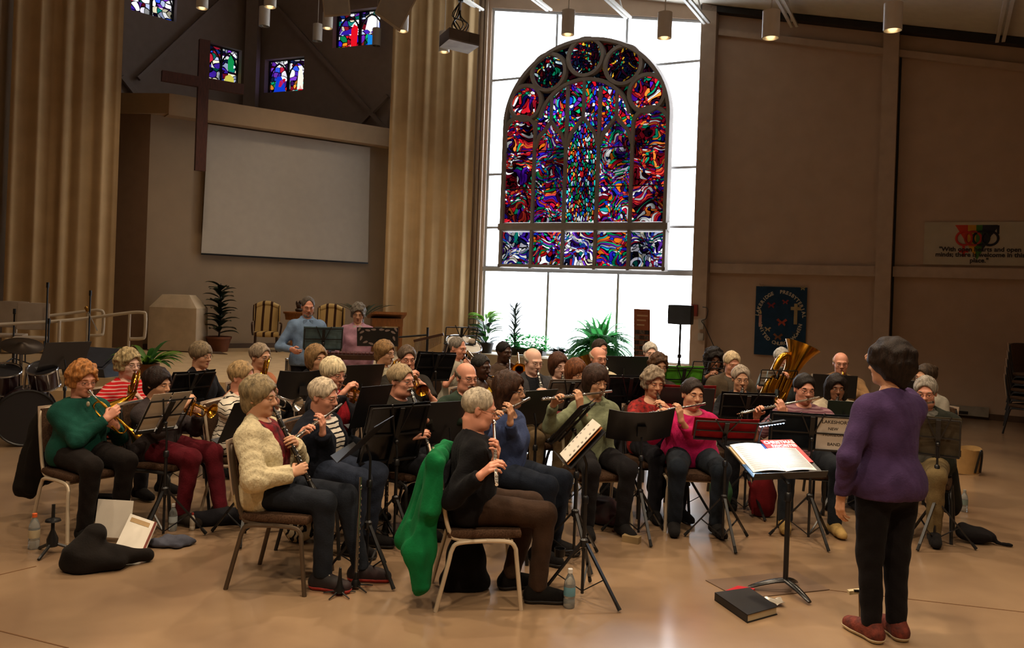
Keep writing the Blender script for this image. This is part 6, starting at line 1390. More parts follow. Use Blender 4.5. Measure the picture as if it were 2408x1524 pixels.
# hanging loudspeakers and the projector box
mSpk = mat('speaker_cream', 'c4b8a4', rough=.6, var=.05); mGrl = mat('grille_grey', 'a49c90', rough=.7, var=.05)
def hanging_speaker(pts, d, dd, label, gdir):
    vs = [P(x, y, d) for x, y in pts]; back = [P(x, y, d+dd)+UP*.0 for x, y in pts]; r = thing('hanging_loudspeaker', label, 'loudspeaker', vs[0])
    b = MB(); k = len(vs); b.add(vs+back, [tuple(range(k)), tuple(range(2*k-1, k-1, -1))]+[(i, k+i, k+(i+1) % k, (i+1) % k) for i in range(k)]); b.build('cabinet', mSpk, r, smooth=False)
    c = sum(vs, V((0, 0, 0)))/k; n_ = (vs[1]-vs[0]).cross(vs[2]-vs[0]).normalized(); n_ = n_ if n_.y < 0 else -n_
    g = [c+(p-c)*.9+n_*.012 for p in vs]; g2 = [p-n_*.02 for p in g]; b = MB(); b.add(g+g2, [tuple(range(k)), tuple(range(2*k-1, k-1, -1))]+[(i, k+i, k+(i+1) % k, (i+1) % k) for i in range(k)]); b.build('grille', mGrl, r, smooth=False)
    top = max(vs, key=lambda p: p.z); MB().tube([top+V((0, .2, -.05)), top+V((0, .2, 1.6))], .012, 6).build('hanger', mPost, r)
hanging_speaker([(752, -60), (816, -64), (825, 36), (762, 41)], 13.2, .5, 'box loudspeaker hanging upright above the red-figured small window', None)
hanging_speaker([(912, -40), (955, -70), (1000, -40), (940, 75), (880, 32)], 12.2, .55, 'slanted box loudspeaker hanging left of the right curtain top', None)
pj = thing('projector', 'projector in a pale open box hanging before the right curtain', 'projector', P(1085, 110, 11.5))
z_ = P(1080, 110, 11.4).z; q = [G(1033, 111, z_), G(1101, 127, z_), G(1127, 109, z_), G(1056, 92, z_)]
b = MB(); b.add([V((p.x, p.y, z_)) for p in q]+[V((p.x, p.y, z_+.02)) for p in q], [(3, 2, 1, 0), (4, 5, 6, 7)]+[(i, (i+1) % 4, 4+(i+1) % 4, 4+i) for i in range(4)]); b.build('tray', mat('tray_pale', '9c968c', rough=.6), pj, smooth=False)
b = MB(); cc_ = sum(q, V((0, 0, 0)))/4; cc_.z = z_
for i in range(4):
    p, p2 = q[i], q[(i+1) % 4]; b.add([V((p.x, p.y, z_)), V((p2.x, p2.y, z_)), V((p2.x, p2.y, z_+.16)), V((p.x, p.y, z_+.16))], [(0, 1, 2, 3)]); b.add([V((p.x, p.y, z_))*.985+cc_*.015, V((p2.x, p2.y, z_))*.985+cc_*.015, V((p2.x, p2.y, z_+.16))*.985+V((cc_.x, cc_.y, z_+.16))*.015, V((p.x, p.y, z_+.16))*.985+V((cc_.x, cc_.y, z_+.16))*.015], [(3, 2, 1, 0)])
b.build('box_sides', mat('clear_brown', '5a4c40', rough=.4), pj, smooth=False)
MB().box(cc_+UP*.09, (.3, .3, .12)).build('projector_body', mBlack, pj, smooth=False)
b = MB()
for i in range(7): b.tube(smoothpath([cc_+V((.05*cos(i), .05*sin(i*2), .16)), cc_+V((.12*cos(i*1.7), .1*sin(i), .3)), cc_+V((-.05+.06*cos(i*2.3), .0, .42)), cc_+V((.0, 0, .62))], 4), .008, 5)
b.build('cable_bundle', mBlack, pj)
MB().box(cc_+UP*.72, (.07, .07, .2)).build('power_block', mBlack, pj, smooth=False)
MB().tube([cc_+UP*.5, cc_+UP*2.2], .014, 8).build('hanger', mPost, pj)
# ---- chair stack at the right edge
for i in range(5):
    o = copy_tree(CH_T['dark']); p = P(2424, 1010, 12.2); p.z = 0; o.location = p+V((.0, .0, .0))+UP*(.115*i)+V((.02*i, .015*i, 0)); o.rotation_euler = (0, 0, rad(200))
    o['label'] = ('bottom', 'second lowest', 'middle', 'second highest', 'top')[i]+' chair of the dark stack at the right edge'; o['group'] = 'stacked dark chairs at the right edge'
# ================================================================ STAGE AND WINDOW LEDGE
mWood = mat('warm_wood', '8a5426', rough=.45, var=.15, vs=10, stretch=(5, 5, .8)); mDkWood = mat('dark_wood', '3a2214', rough=.45, var=.15, vs=10); mTerra = mat('terracotta', '7a4a30', rough=.8, var=.1)
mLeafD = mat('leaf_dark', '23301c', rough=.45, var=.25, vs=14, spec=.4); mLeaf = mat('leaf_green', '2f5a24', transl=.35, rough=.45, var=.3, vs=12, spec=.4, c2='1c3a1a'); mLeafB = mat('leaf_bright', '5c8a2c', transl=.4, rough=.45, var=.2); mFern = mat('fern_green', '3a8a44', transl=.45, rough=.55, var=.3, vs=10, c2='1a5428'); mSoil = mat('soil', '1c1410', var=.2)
def leaf(b, base, d, L, w_, droop=.5, n=5, fold=.15):
    d = V(d).normalized(); side = d.cross(UP); side = side.normalized() if side.length > .05 else V((1, 0, 0)); vs = []; p = V(base)
    for i in range(n+1):
        t = i/n; ww = w_*math.sin(PI*min(1, t*.92+.06))**.8 if i < n else .001; up_ = side.cross(d).normalized()
        vs += [p-side*ww/2+up_*ww*fold, p, p+side*ww/2+up_*ww*fold]; d = (d-UP*droop*(1/n)*(.4+t)).normalized(); p = p+d*(L/n)
    fs = []
    for i in range(n): fs += [(i*3+j, i*3+j+1, i*3+j+4, i*3+j+3) for j in (0, 1)]
    b.add(vs, fs)
def pot(T, r0, r1, h, m, parent):
    MB().lathe([(r0, 0), (r1, h*.85), (r1*1.06, h*.86), (r1*1.06, h), (r1*.92, h), (r1*.9, h*.9), (0, h*.9)], 20, T=T, cap=False).build('pot', m, parent)
    MB().lathe([(0, h*.89), (r1*.9, h*.9), (0, h*.93)], 14, T=T, cap=False).build('soil', mSoil, parent)
R_s = random.Random(3)
# handrails of the ramp
mRail = mat('rail_white', 'b8a890', rough=.4, var=.04)
def rail(pts, posts, label, d):
    r = thing('handrail', label, 'handrail', P(pts[0][0], pts[0][1], d))
    MB().tube(smoothpath([P(x, y, d+dd) for x, y, dd in pts], 4), .026, 10).build('rail_tube', mRail, r)
    for x, y0, y1, dd in posts: a = P(x, y0, d+dd); MB().tube([a, V((a.x, a.y, .45))], .023, 8).build('post', mRail, r)
rail([(-60, 757, -1.2), (0, 752, -.8), (120, 742, -.3), (210, 731, 0), (232, 730, .05), (243, 737, .08), (242, 780, .08), (236, 788, .05), (211, 789, 0)], [(207, 732, 800, 0), (38, 750, 820, -.8)], 'far white handrail of the stage ramp ending in a rounded loop', 14.0)
rail([(-60, 768, -1.4), (0, 763, -1), (110, 757, -.6), (200, 749, -.2), (300, 736, 0), (334, 735, .04), (342, 742, .06), (340, 788, .06), (333, 796, .04), (306, 797, 0)], [(305, 738, 820, 0), (140, 754, 820, -.5)], 'near white handrail of the stage ramp with the longer loop', 13.2)
# pale stacking chairs by the rails
mPale = mat('pale_seat', 'a89886', rough=.7, var=.05)
def pale_chair(x, y, d, label, yaw=30):
    p = P(x, y, d); p.z = .45; r = thing('pale_chair', label, 'chair', p, group='pale chairs on the stage', rz=0); T = LT(p, yaw)
    rbox(MB(T), (0, 0, .44), (.46, .44, .06), .025).build('seat', mPale, r); rbox(MB(), (0, 0, 0), (.44, .05, .42), .022, T=T @ M.Translation((0, -.22, .76)) @ M.Rotation(rad(8), 4, 'X')).build('backrest', mPale, r)
    for sx in (-.2, .2):
        for sy in (-.19, .19): MB(T).tube([(sx, sy, 0), (sx*.95, sy*.95, .41)], .012, 6).build('leg', mTubeK, r)
pale_chair(20, 820, 12.9, 'pale chair at the left picture edge behind the rails', 20); pale_chair(72, 822, 12.5, 'pale chair behind the rails, right of the edge one', 25)
# covered pulpit-like box
bx = thing('covered_table', 'tall box-shaped table under a pale dust sheet on the stage', 'covered table', G(425, 822, .45))
cvp = G(431, 822, .45)+V((0, -.3, 0)); yv = -4
Tc = LT(cvp, yv)
def cover_f(u, v):
    a = u*2*PI; c_, s_ = cos(a), sin(a); k_ = max(abs(c_), abs(s_)); qx, qy = c_/k_, s_/k_; rr = (abs(qx)**12+abs(qy)**12)**(1/12)
    z = v; fl = 1+.02*sin(a*7)*(1-z)**2+.03*(1-z); return Tc @ V((qx/rr*.5*fl, qy/rr*.26*fl, .02+z*.83))
b = MB(); b.grid(cover_f, 48, 8); rt = [cover_f(i/48, 1) for i in range(48)]; tp = [Tc @ V((math.copysign(min(abs((Tc.inverted() @ p).x), .27), (Tc.inverted() @ p).x), (Tc.inverted() @ p).y*.55, 1.1)) for p in rt]
b.add(rt+tp, [(i, (i+1) % 48, 48+(i+1) % 48, 48+i) for i in range(48)]); b.add(tp, [tuple(range(48))]); b.build('dust_sheet', mat('dust_sheet', 'c8b498', rough=.9, var=.06, bump=.15, bs=12), bx)
rg = G(480, 832, .45); b = MB(); qd = [G(385, 826, .45), G(535, 834, .45), G(505, 824, .45), G(400, 823, .45)]; b.add([p+UP*.004 for p in qd]+[p+UP*.012 for p in qd], [(3, 2, 1, 0), (4, 5, 6, 7)]+[(i, (i+1) % 4, 4+(i+1) % 4, 4+i) for i in range(4)]); tag(b.build('rug', mat('rug_brown', '54402f', rough=.95, var=.1), smooth=False), 'dark flat rug under the covered table', 'rug')
# tall potted plant
pp = G(526, 824, .45)-V((0, .3, 0)); pl_ = thing('potted_plant', 'tall dark-leaved plant in a terracotta pot left of the armchair', 'plant', pp); pot(M.Translation(pp), .17, .23, .3, mTerra, pl_)
MB().tube([pp+UP*.25, pp+UP*.8+V((.03, 0, 0)), pp+UP*1.35], [.02, .015, .008], 7).build('stem', mDkWood, pl_)
for i in range(34):
    z = .4+.95*i/34; a = i*2.4; b = MB(); e_ = .35+.5*R_s.random(); leaf(b, pp+UP*(z-.05), (cos(a), sin(a), e_), .38-.1*(i/34)+.06*R_s.random(), .18, 1.0); b.build('leaf', mLeafD, pl_)
# striped wing armchairs
mStrA = stripes('armchair_stripe', 'b89a64', '3c2416', 6.5, .7, 0, .0)
def armchair(x, y, label, yaw=18):
    p = G(x, y, .45); r = thing('armchair', label, 'armchair', p, group='striped armchairs on the stage'); T = LT(p+V((0, .3, 0)), yaw) @ M.Scale(.84, 4); ms = mStrA
    rbox(MB(T), (0, 0, .42), (.58, .56, .14), .05).build('seat', ms, r)
    b = MB(); rbox(b, (0, 0, 0), (.58, .11, .7), .05, T=T @ M.Translation((0, -.3, .78)) @ M.Rotation(rad(8), 4, 'X')); b.tube(smoothpath([T @ V((x_, -.35, z_)) for x_, z_ in ((-.27, 1.07), (-.2, 1.1), (-.08, 1.15), (.08, 1.15), (.2, 1.1), (.27, 1.07))], 4), .055, 12); b.build('backrest', ms, r)
    for sx in (-1, 1):
        b = MB(); rbox(b, (sx*.3, -.22, .92), (.05, .2, .4), .022, T=T); b.build('wing', ms, r)
        MB(T).tube(smoothpath([(sx*.33, -.22, .68), (sx*.34, .1, .68), (sx*.34, .2, .64), (sx*.33, .12, .5), (sx*.31, .14, .4)], 4), .022, 8).build('armrest', mDkWood, r)
        MB(T).tube([(sx*.25, .23, .36), (sx*.25, .24, 0)], [.028, .02], 8).build('leg', mDkWood, r); MB(T).tube([(sx*.25, -.24, .36), (sx*.26, -.3, 0)], [.028, .02], 8).build('leg', mDkWood, r)
armchair(614, 829, 'striped wing armchair standing left of the man in the light blue shirt'); armchair(770, 838, 'striped wing armchair half hidden behind the man in the light blue shirt')
tb = G(684, 832, .45)+V((0, .5, 0)); r = thing('side_table', 'small round wooden side table between the striped armchairs', 'table', tb); T = M.Translation(tb)
MB().lathe([(.3, .78), (.31, .8), (.31, .82), (.0, .825)], 24, T=T, cap=False).build('tabletop', mWood, r); MB().lathe([(.26, .66), (.28, .78)], 24, T=T).build('apron', mWood, r)
for a in (0, 2.1, 4.2): MB(T).tube(smoothpath([(.2*cos(a), .2*sin(a), .7), (.16*cos(a), .16*sin(a), .35), (.22*cos(a), .22*sin(a), 0)], 4), .022, 7).build('leg', mWood, r)
b = MB(T); b.ball((0, 0, .86), (.08, .06, .045)); b.ball((.0, 0, .95), (.06, .05, .07)); b.ball((.03, -.01, 1.02), (.04, .04, .04)); b.ball((-.05, 0, 1.0), (.02, .02, .05)); tag(b.build('figurine', mat('figurine_dark', '3a2a20', rough=.4)), 'small dark figurine on the round side table', 'ornament')
# wooden side desk by the curtain and the dark flower spray
td = P(908, 790, 17.0); td.z = .45; r = thing('wooden_desk', 'warm wooden desk with sloping top beside the right curtain', 'desk', td); T = LT(td, 15)
MB(T).box((0, 0, 0), (.75, .5, .05), None, T=T @ M.Translation((0, 0, .82)) @ M.Rotation(rad(12), 4, 'X')).build('desktop', mWood, r, smooth=False); MB(T).box((0, .0, .68), (.62, .4, .16), None, T=T).build('drawer_box', mWood, r, smooth=False)
for sx in (-.28, .28):
    for sy in (-.17, .17): MB(T).box((sx, sy, .32), (.05, .05, .64), None, T=T).build('leg', mWood, r, smooth=False)
fl = P(850, 800, 16.2); fl.z = .45; r = thing('dark_plant_stand', 'dark spidery plant on a stand behind the woman in pink', 'plant', fl)
MB().tube([fl, fl+UP*.75], .03, 8).build('stand', mDkWood, r)
for i in range(12):
    a = i*2.4; b = MB(); leaf(b, fl+UP*.75, (cos(a), sin(a), .9), .75, .06, .9); b.build('leaf', mLeafD, r)
# ---- wedge monitor, leaning plant, microphone stands, drum kit
mMon = mat('monitor_grey', '3a3c46', rough=.6, var=.06)
mo = P(232, 880, 11.9); mo.z = .45; r = thing('stage_monitor', 'blue-grey wedge stage monitor on the stage edge', 'loudspeaker', mo); T = LT(mo, -12)
b = MB(); prof = [(-.3, 0), (.3, 0), (.34, .12), (-.1, .38), (-.3, .3)]; b.add([T @ V((x, y, z)) for x in (-.34, .34) for y, z in prof], [(4, 3, 2, 1, 0), (5, 6, 7, 8, 9)]+[(i, (i+1) % 5, 5+(i+1) % 5, 5+i) for i in range(5)]); b.build('cabinet', mMon, r, smooth=False)
b = MB(); b.add([T @ V((x, y+.006, z+.008)) for x in (-.3, .3) for y, z in ((.31, .145), (-.08, .372))], [(0, 1, 3, 2)]); b.add([T @ V((x, y, z)) for x in (-.3, .3) for y, z in ((.31, .145), (-.08, .372))], [(2, 3, 1, 0)]); b.build('grille', mat('grille_dark_blue', '2a2c36', rough=.8), r, smooth=False)
gp = P(345, 880, 11.75); gp.z = .45; r = thing('trailing_plant', 'leafy green plant trailing over the stage edge behind the red-striped horn player', 'plant', gp); pot(M.Translation(gp), .12, .16, .2, mTerra, r)
for i in range(46):
    a = R_s.random()*2*PI; b = MB(); leaf(b, gp+UP*.18+V((.05*cos(a), .05*sin(a), 0)), (cos(a)*1.2, sin(a)*.6, .5+.9*R_s.random()), .35+.25*R_s.random(), .075, 1.5, 6); b.build('leaf', mLeaf if i % 3 else mLeafB, r)
def mic_stand(x, d, z1, label, boom=None, z0=.45):
    p = P(x, 820, d); p.z = z0; r = thing('microphone_stand', label, 'microphone stand', p)
    MB().tube([p+UP*.02, p+UP*(z1-z0)], .013, 8).build('pole', mBlack, r)
    for i in range(3): a = i*2.1+.4; MB().tube([p+UP*.12, p+V((.28*cos(a), .28*sin(a), .012))], .01, 6).build('leg', mBlack, r)
    t = p+UP*(z1-z0); MB().tube([t-UP*.06, t+UP*.02], .022, 8).build('clutch', mBlack, r)
    if boom:
        b0, b1 = P(*boom[0]), P(*boom[1]); MB().tube([b0, b1], .009, 6).build('boom', mChrome, r); MB().tube([b0+(b0-b1).normalized()*.02, b0-(b0-b1).normalized()*.06], .025, 8).build('counterweight', mBrassD, r)
mic_stand(31, 12.6, 1.3, 'leftmost black microphone stand among the pale chairs'); mic_stand(107, 12.4, 1.72, 'tall black microphone stand between the ramp rails'); mic_stand(113, 12.1, 1.2, 'shorter black stand just right of the tall microphone stand')
mic_stand(208, 12.6, 1.62, 'microphone stand with a tilted chrome boom before the loop of the rail', ((203, 725, 12.6), (229, 778, 12.5)))
dk = S(62, 972, 214); r = thing('drum_kit', 'dark drum kit at the left edge in front of the stage', 'drum kit', V((dk.x, dk.y, 0))); mDrum = mat('drum_wine', '2a1214', rough=.3, var=.1, coat=.4); mHead = mat('drum_head_black', '19171a', rough=.5, var=.05)
ax_ = (fwd(30)).normalized(); ax_.z = 0
def drum(c, a, rr, h, nm='drum', hm=None, lugs=8):
    T = frame(a, None, V(c)); o = MB().lathe([(rr*.99, -h/2), (rr, -h/2+.01), (rr, h/2-.01), (rr*.99, h/2)], 32, T=T, cap=False).build(nm+'_shell', mDrum, r)
    for z in (-h/2, h/2): MB().tube([T @ V((rr*1.02*cos(t), rr*1.02*sin(t), z)) for t in np.linspace(0, 2*PI, 33)[:-1]], .012, 6, closed=True).build('hoop', mChrome if nm != 'bass_drum' else mBlack, o)
    MB().lathe([(0, h/2+.004), (rr*.99, h/2-.002)], 32, T=T, cap=False).build('drum_head', hm or mHead, o); MB().lathe([(rr*.99, -h/2), (0, -h/2-.002)], 32, T=T, cap=False).build('drum_head', hm or mHead, o)
    for i in range(lugs): t = 2*PI*i/lugs; MB().tube([T @ V((rr*1.03*cos(t), rr*1.03*sin(t), -h/2)), T @ V((rr*1.03*cos(t), rr*1.03*sin(t), h/2))], .007, 5).build('tension_rod', mChrome, o)
    return o
bd = V((dk.x, dk.y, .31)); drum(bd, ax_, .29, .42, 'bass_drum')
drum(bd+V((-.34, .15, .36)), V((.2, -.4, 1)), .16, .24, 'tom'); drum(bd+V((.12, .1, .42)), V((.1, -.5, 1)), .15, .22, 'tom'); drum(bd+V((-.6, -.1, .12)), UP, .2, .38, 'floor_tom')
for dx in (-.05, .02): MB().tube([bd+V((dx, .02, .28)), bd+V((dx, .06, .52))], .014, 8).build('tom_post', mChrome, r)
cym = bd+V((-.25, .3, .75)); MB().lathe([(.0, .02), (.04, .016), (.06, .0), (.22, -.02), (.22, -.024), (.05, -.006)], 28, T=frame(V((.25, -.3, 1)), None, cym), cap=False).build('cymbal', mat('cymbal_dark', '3a3028', rough=.35, metal=.8), r); MB().tube([V((cym.x, cym.y, 0)), cym], .012, 7).build('cymbal_stand', mChrome, r)
for sx in (-1, 1): MB().tube([bd+rgt(30)*.25*sx+ax_*.12, V((bd.x, bd.y, .01))+rgt(30)*.38*sx+ax_*.22], .012, 6).build('spur', mChrome, r)
# ---- percussion in the middle
sd = S(703, 858, 172); r = thing('snare_drum', 'chrome snare drum in front of the man in the light blue shirt', 'drum', V((sd.x, sd.y, 0))); T = M.Translation(sd)
MB().lathe([(.172, -.075), (.174, .07)], 30, T=T, cap=False).build('shell', mChrome, r)
for z in (-.078, .075): MB(T).tube([(.18*cos(t), .18*sin(t), z) for t in np.linspace(0, 2*PI, 29)[:-1]], .009, 6, closed=True).build('hoop', mChrome, r)
MB().lathe([(0, .078), (.172, .072)], 28, T=T, cap=False).build('drum_head', mat('drum_head_white', 'b8b4ac', rough=.6), r)
for i in range(10): t = 2*PI*i/10; MB(T).tube([(.182*cos(t), .182*sin(t), -.07), (.182*cos(t), .182*sin(t), .07)], .008, 6).build('lug', mChrome, r)
MB(T).tube([(0, 0, -.08), (0, 0, -.5)], .014, 7).build('stand_pole', mChrome, r)
for i in range(3): a = 2.1*i; MB().tube([sd-UP*.5, V((sd.x+.28*cos(a), sd.y+.28*sin(a), .01))], .01, 6).build('leg', mChrome, r)
xy = S(822, 838, 186); r = thing('xylophone', 'dark wooden bar percussion on a low frame in front of the woman in pink', 'percussion', V((xy.x, xy.y, 0))); T = LT(xy, 12)
MB(T).box((0, 0, 0), (.9, .36, .06), None, T=T).build('frame', mDkWood, r, smooth=False)
for i in range(18): MB(T).box((-.41+.048*i, 0, .045), (.038, .3-.006*i, .016), None, T=T).build('bar', mat('rosewood', '4a2622', rough=.4, var=.1), r, smooth=False)
for sx in (-.4, .4): MB(T).bar((sx, -.14, -.03), (sx, .14, -xy.z), .03, .03).build('leg', mBlack, r, smooth=False); MB(T).bar((sx, .14, -.03), (sx, -.14, -xy.z), .03, .03).build('leg', mBlack, r, smooth=False)
wc = S(1006, 770, 178); r = thing('wind_chimes', 'set of silver bar chimes hanging from a wooden beam on a black stand', 'percussion', V((wc.x, wc.y, 0)))
MB().tube([V((wc.x, wc.y, .02)), wc], .016, 8).build('pole', mBlack, r)
for i in range(3): a = 2.1*i+.5; MB().tube([V((wc.x, wc.y, .3)), V((wc.x+.3*cos(a), wc.y+.3*sin(a), .012))], .011, 6).build('leg', mBlack, r)
c0_, c1_ = S(973, 802, 178), S(1043, 786, 178); MB().bar(c0_, c1_, .03, .035).build('beam', mDkWood, r, smooth=False)
for i in range(22):
    p = c0_+(c1_-c0_)*(.04+.042*i); MB().tube([p-UP*.02, p-UP*(.22-.005*i)], .0045, 6).build('chime_bar', mSil, r)
MB().tube([S(938, 793, 176), wc-UP*.1], .014, 6).build('side_arm', mBlack, r)
bdm = S(1086, 826, 188); r = thing('concert_bass_drum', 'white-headed bass drum lying on a stand behind the light-shirted trombonist', 'drum', V((bdm.x, bdm.y, 0))); a_ = V((.25, -.35, .9)).normalized(); T = frame(a_, None, bdm)
MB().lathe([(.22, -.12), (.22, .1)], 32, T=T, cap=False).build('shell', mBlack, r); MB().lathe([(0, .105), (.215, .1)], 30, T=T, cap=False).build('drum_head', mat('drum_head_white', 'b8b4ac'), r)
for z in (-.12, .1): MB(T).tube([(.228*cos(t), .228*sin(t), z) for t in np.linspace(0, 2*PI, 33)[:-1]], .011, 6, closed=True).build('hoop', mChrome, r)
for i in range(10): t = 2*PI*i/10; MB(T).tube([(.232*cos(t), .232*sin(t), -.11), (.232*cos(t), .232*sin(t), .09)], .008, 6).build('tension_rod', mChrome, r)
for i in range(4): a = PI/2*i+.5; MB().tube([bdm+V((.18*cos(a), .18*sin(a), -.1)), V((bdm.x+.25*cos(a), bdm.y+.25*sin(a), .01))], .013, 6).build('leg', mChrome, r)
ml = S(1110, 803, 188); b = MB(); b.tube([ml, S(1078, 806, 186)], .008, 6); b.ball(ml, (.045, .04, .04), 10); tag(b.build('mallet', mat('felt_mallet', 'b8a898', rough=.95)), 'pale felt mallet on the white bass drum head', 'mallet')

# ---- planter ledge and plants in front of the window
u_a, u_b = uL+.1, uR-.1; zl_ = zS-.02
b = MB(); wslab([(u_a, 0), (u_b, 0), (u_b, zl_), (u_a, zl_)], .75, '', None, off=.78, mb=b); b.build('trim_18', mat('ledge_cream', 'a8977c', rough=.7, var=.04), smooth=False, kind='structure')
def atW(x, y, off): return W(x, y, off)
def wplant(x, off, name, label): u = Wuz(x, 820, off)[0]; p = Wpt(u, zl_, off); return p, thing(name, label, 'plant', p)
p, r = wplant(1142, .45, 'broad_leaf_plant', 'glossy broad-leaved plant at the left end of the window ledge'); pot(M.Translation(p), .13, .17, .22, mat('pot_dark', '2a2420', rough=.6), r)
for i in range(5): MB().tube([p+UP*.2, p+UP*(.5+.08*i)+V((.1*cos(i*2), .06*sin(i*2), 0))], .01, 6).build('stem', mLeafD, r)
for i in range(56):
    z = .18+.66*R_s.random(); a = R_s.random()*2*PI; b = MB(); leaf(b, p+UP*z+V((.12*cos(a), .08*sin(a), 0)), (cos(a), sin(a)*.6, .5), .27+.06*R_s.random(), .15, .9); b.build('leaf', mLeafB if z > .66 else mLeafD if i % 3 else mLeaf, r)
p, r = wplant(1209, .4, 'dracaena', 'spiky upright plant with arching narrow leaves against the window'); pot(M.Translation(p), .1, .13, .16, mat('pot_dark', '2a2420'), r); MB().tube([p+UP*.1, p+UP*.95], .014, 6).build('stem', mLeafD, r)
for i in range(60):
    z = .2+.78*i/60; a = i*2.4; b = MB(); leaf(b, p+UP*z, (cos(a), sin(a), 1.1), .42, .045, 1.25, 6); b.build('leaf', mLeafD, r)
p, r = wplant(1240, .35, 'ivy_trough', 'low trough of small-leaved green plants on the window ledge'); MB().box(p+UP*.08, (.8, .2, .12), M.Rotation(-TH, 3, 'Z')).build('trough', mat('pot_dark', '2a2420'), r, smooth=False)
b = MB()
for i in range(300):
    q_ = p+Wu*(R_s.random()-.5)*.95+Wn*(R_s.random()-.4)*.2+UP*(.1+.32*R_s.random()**2); a = R_s.random()*2*PI; leaf(b, q_, (cos(a), sin(a), .8), .12, .075, 1, 3)
o = b.build('foliage', mFern, r); o['kind'] = 'stuff'
p, r = wplant(1318, .55, 'small_dark_plant', 'small round-leaved dark plant beside the window post'); pot(M.Translation(p), .07, .1, .1, mTerra, r)
for i in range(40): a = R_s.random()*2*PI; b = MB(); leaf(b, p+UP*(.08+.08*R_s.random())+V((.06*cos(a), .05*sin(a), 0)), (cos(a)*1.3, sin(a), .3+R_s.random()), .17+.1*R_s.random(), .1, 1, 4); b.build('leaf', mLeafD, r)
p, r = wplant(1410, .58, 'fern', 'big bushy green fern spilling over the window ledge'); pot(M.Translation(p), .16, .22, .26, mat('pot_dark', '2a2420'), r)
for i in range(100):
    a = R_s.random()*2*PI; el_ = R_s.random()**.8*1.15+.0; d = (Wu*cos(a)+Wn*(sin(a)*.9 if sin(a) > 0 else .25*sin(a)))*cos(el_)+UP*sin(el_); b = MB(); q_ = p+UP*.24; L = .66+.24*R_s.random(); n = 12; dr = 1.3+1.2*R_s.random()
    pts = []
    for k in range(n+1): pts.append(q_.copy()); d = (d-UP*dr/n*(.5+k/n)).normalized(); q_ = q_+d*L/n
    b.tube(pts, [.004]*n+[.001], 4)
    for k in range(2, n+1):
        t = (pts[k]-pts[k-1]).normalized(); sd_ = t.cross(UP); sd_ = sd_.normalized() if sd_.length > .05 else V((1, 0, 0)); ll_ = .11*sin(PI*(k-.6)/n)+.015
        for g_ in (-1, 1):
            for m_ in (0, .33, .66): c_ = pts[k-1]+(pts[k]-pts[k-1])*m_; b.add([c_, c_+sd_*g_*ll_*.5+t*.03, c_+sd_*g_*ll_+t*.016-UP*.014, c_+sd_*g_*ll_*.5-t*.006], [(0, 1, 2, 3)])
    b.build('frond', mFern, r)
# scroll banner, loudspeaker on a stand
u, z = Wuz(1508, 800, .6); sb = thing('scroll_banner', 'narrow brown display banner with rows of small photographs before the window', 'banner', Wpt(u, zl_, .6)); ua2, ub2 = Wuz(1491, 780, .6)[0], Wuz(1529, 780, .6)[0]; zt2 = Wuz(1508, 727, .6)[1]
wquad(MB(), [(ua2+.02, zl_+.02), (ub2+.02, zl_+.02), (ub2-.02, zt2), (ua2-.02, zt2)], .6, .01).build('banner_sheet', mat('banner_brown', '8a4a2c', rough=.6, var=.1), sb, smooth=False)
wquad(MB(), [(ua2+.01, zl_+.02), (ub2+.01, zl_+.02), (ub2+.005, zl_+.17), (ua2+.01, zl_+.17)], .603, .006).build('base_panel', mat('banner_cream', 'a89878', rough=.6), sb, smooth=False)
wq = (ub2-ua2)
for i in range(3):
    for j in range(5): c_ = ua2+wq*(.2+.3*i); zz = zl_+.24+j*.1; wquad(MB(), [(c_-.045, zz-.04), (c_+.045, zz-.04), (c_+.045, zz+.04), (c_-.045, zz+.04)], .605, .006).build('photograph', mat('photo_%d' % ((i*5+j) % 4), ('3a2c26', '5a4a40', '241c1c', '6a5a50')[(i*5+j) % 4], rough=.5, var=.4, vs=40), sb, smooth=False)
for i in range(3): wquad(MB(), [(ua2+.05, zt2-.14-.09*i), (ub2-.06-.03*i, zt2-.14-.09*i), (ub2-.06-.03*i, zt2-.11-.09*i), (ua2+.05, zt2-.11-.09*i)], .605, .006).build('text_line', mat('banner_text', 'b08a6a', var=0), sb, smooth=False)
MB().tube([Wpt(ua2-.02, zl_+.01, .6), Wpt(ub2+.04, zl_+.01, .6)], .02, 8).build('foot', mChrome, sb)
sp_ = S(1601, 740, 135); r = thing('loudspeaker_on_stand', 'dark loudspeaker on a pole stand at the right end of the window', 'loudspeaker', V((sp_.x, sp_.y, 0))); T = LT(sp_, -22)
rbox(MB(T), (0, 0, 0), (.42, .3, .35), .03).build('cabinet', mat('speaker_dark', '15171c', rough=.5, var=.05), r)
MB(T).grid(lambda u, v: T @ V(((u-.5)*.38, .155+.03*sin(PI*u), (v-.5)*.32)), 8, 2, T=M.Identity(4)).build('grille', mat('speaker_grille', '2a3038', rough=.6), r)
MB().tube([sp_-UP*.16, V((sp_.x, sp_.y, .6))], .019, 8).build('pole', mBlack, r); MB().tube([V((sp_.x, sp_.y, .75)), V((sp_.x, sp_.y, .1))], .025, 8).build('lower_pole', mBlack, r); MB().tube([V((sp_.x, sp_.y, .8)), V((sp_.x, sp_.y, .86))], .035, 8).build('collar', mBlack, r)
for i in range(3): a = 2.1*i+.6; MB().tube([V((sp_.x, sp_.y, .7)), V((sp_.x+.5*cos(a), sp_.y+.5*sin(a), .015))], .014, 6).build('leg', mBlack, r)
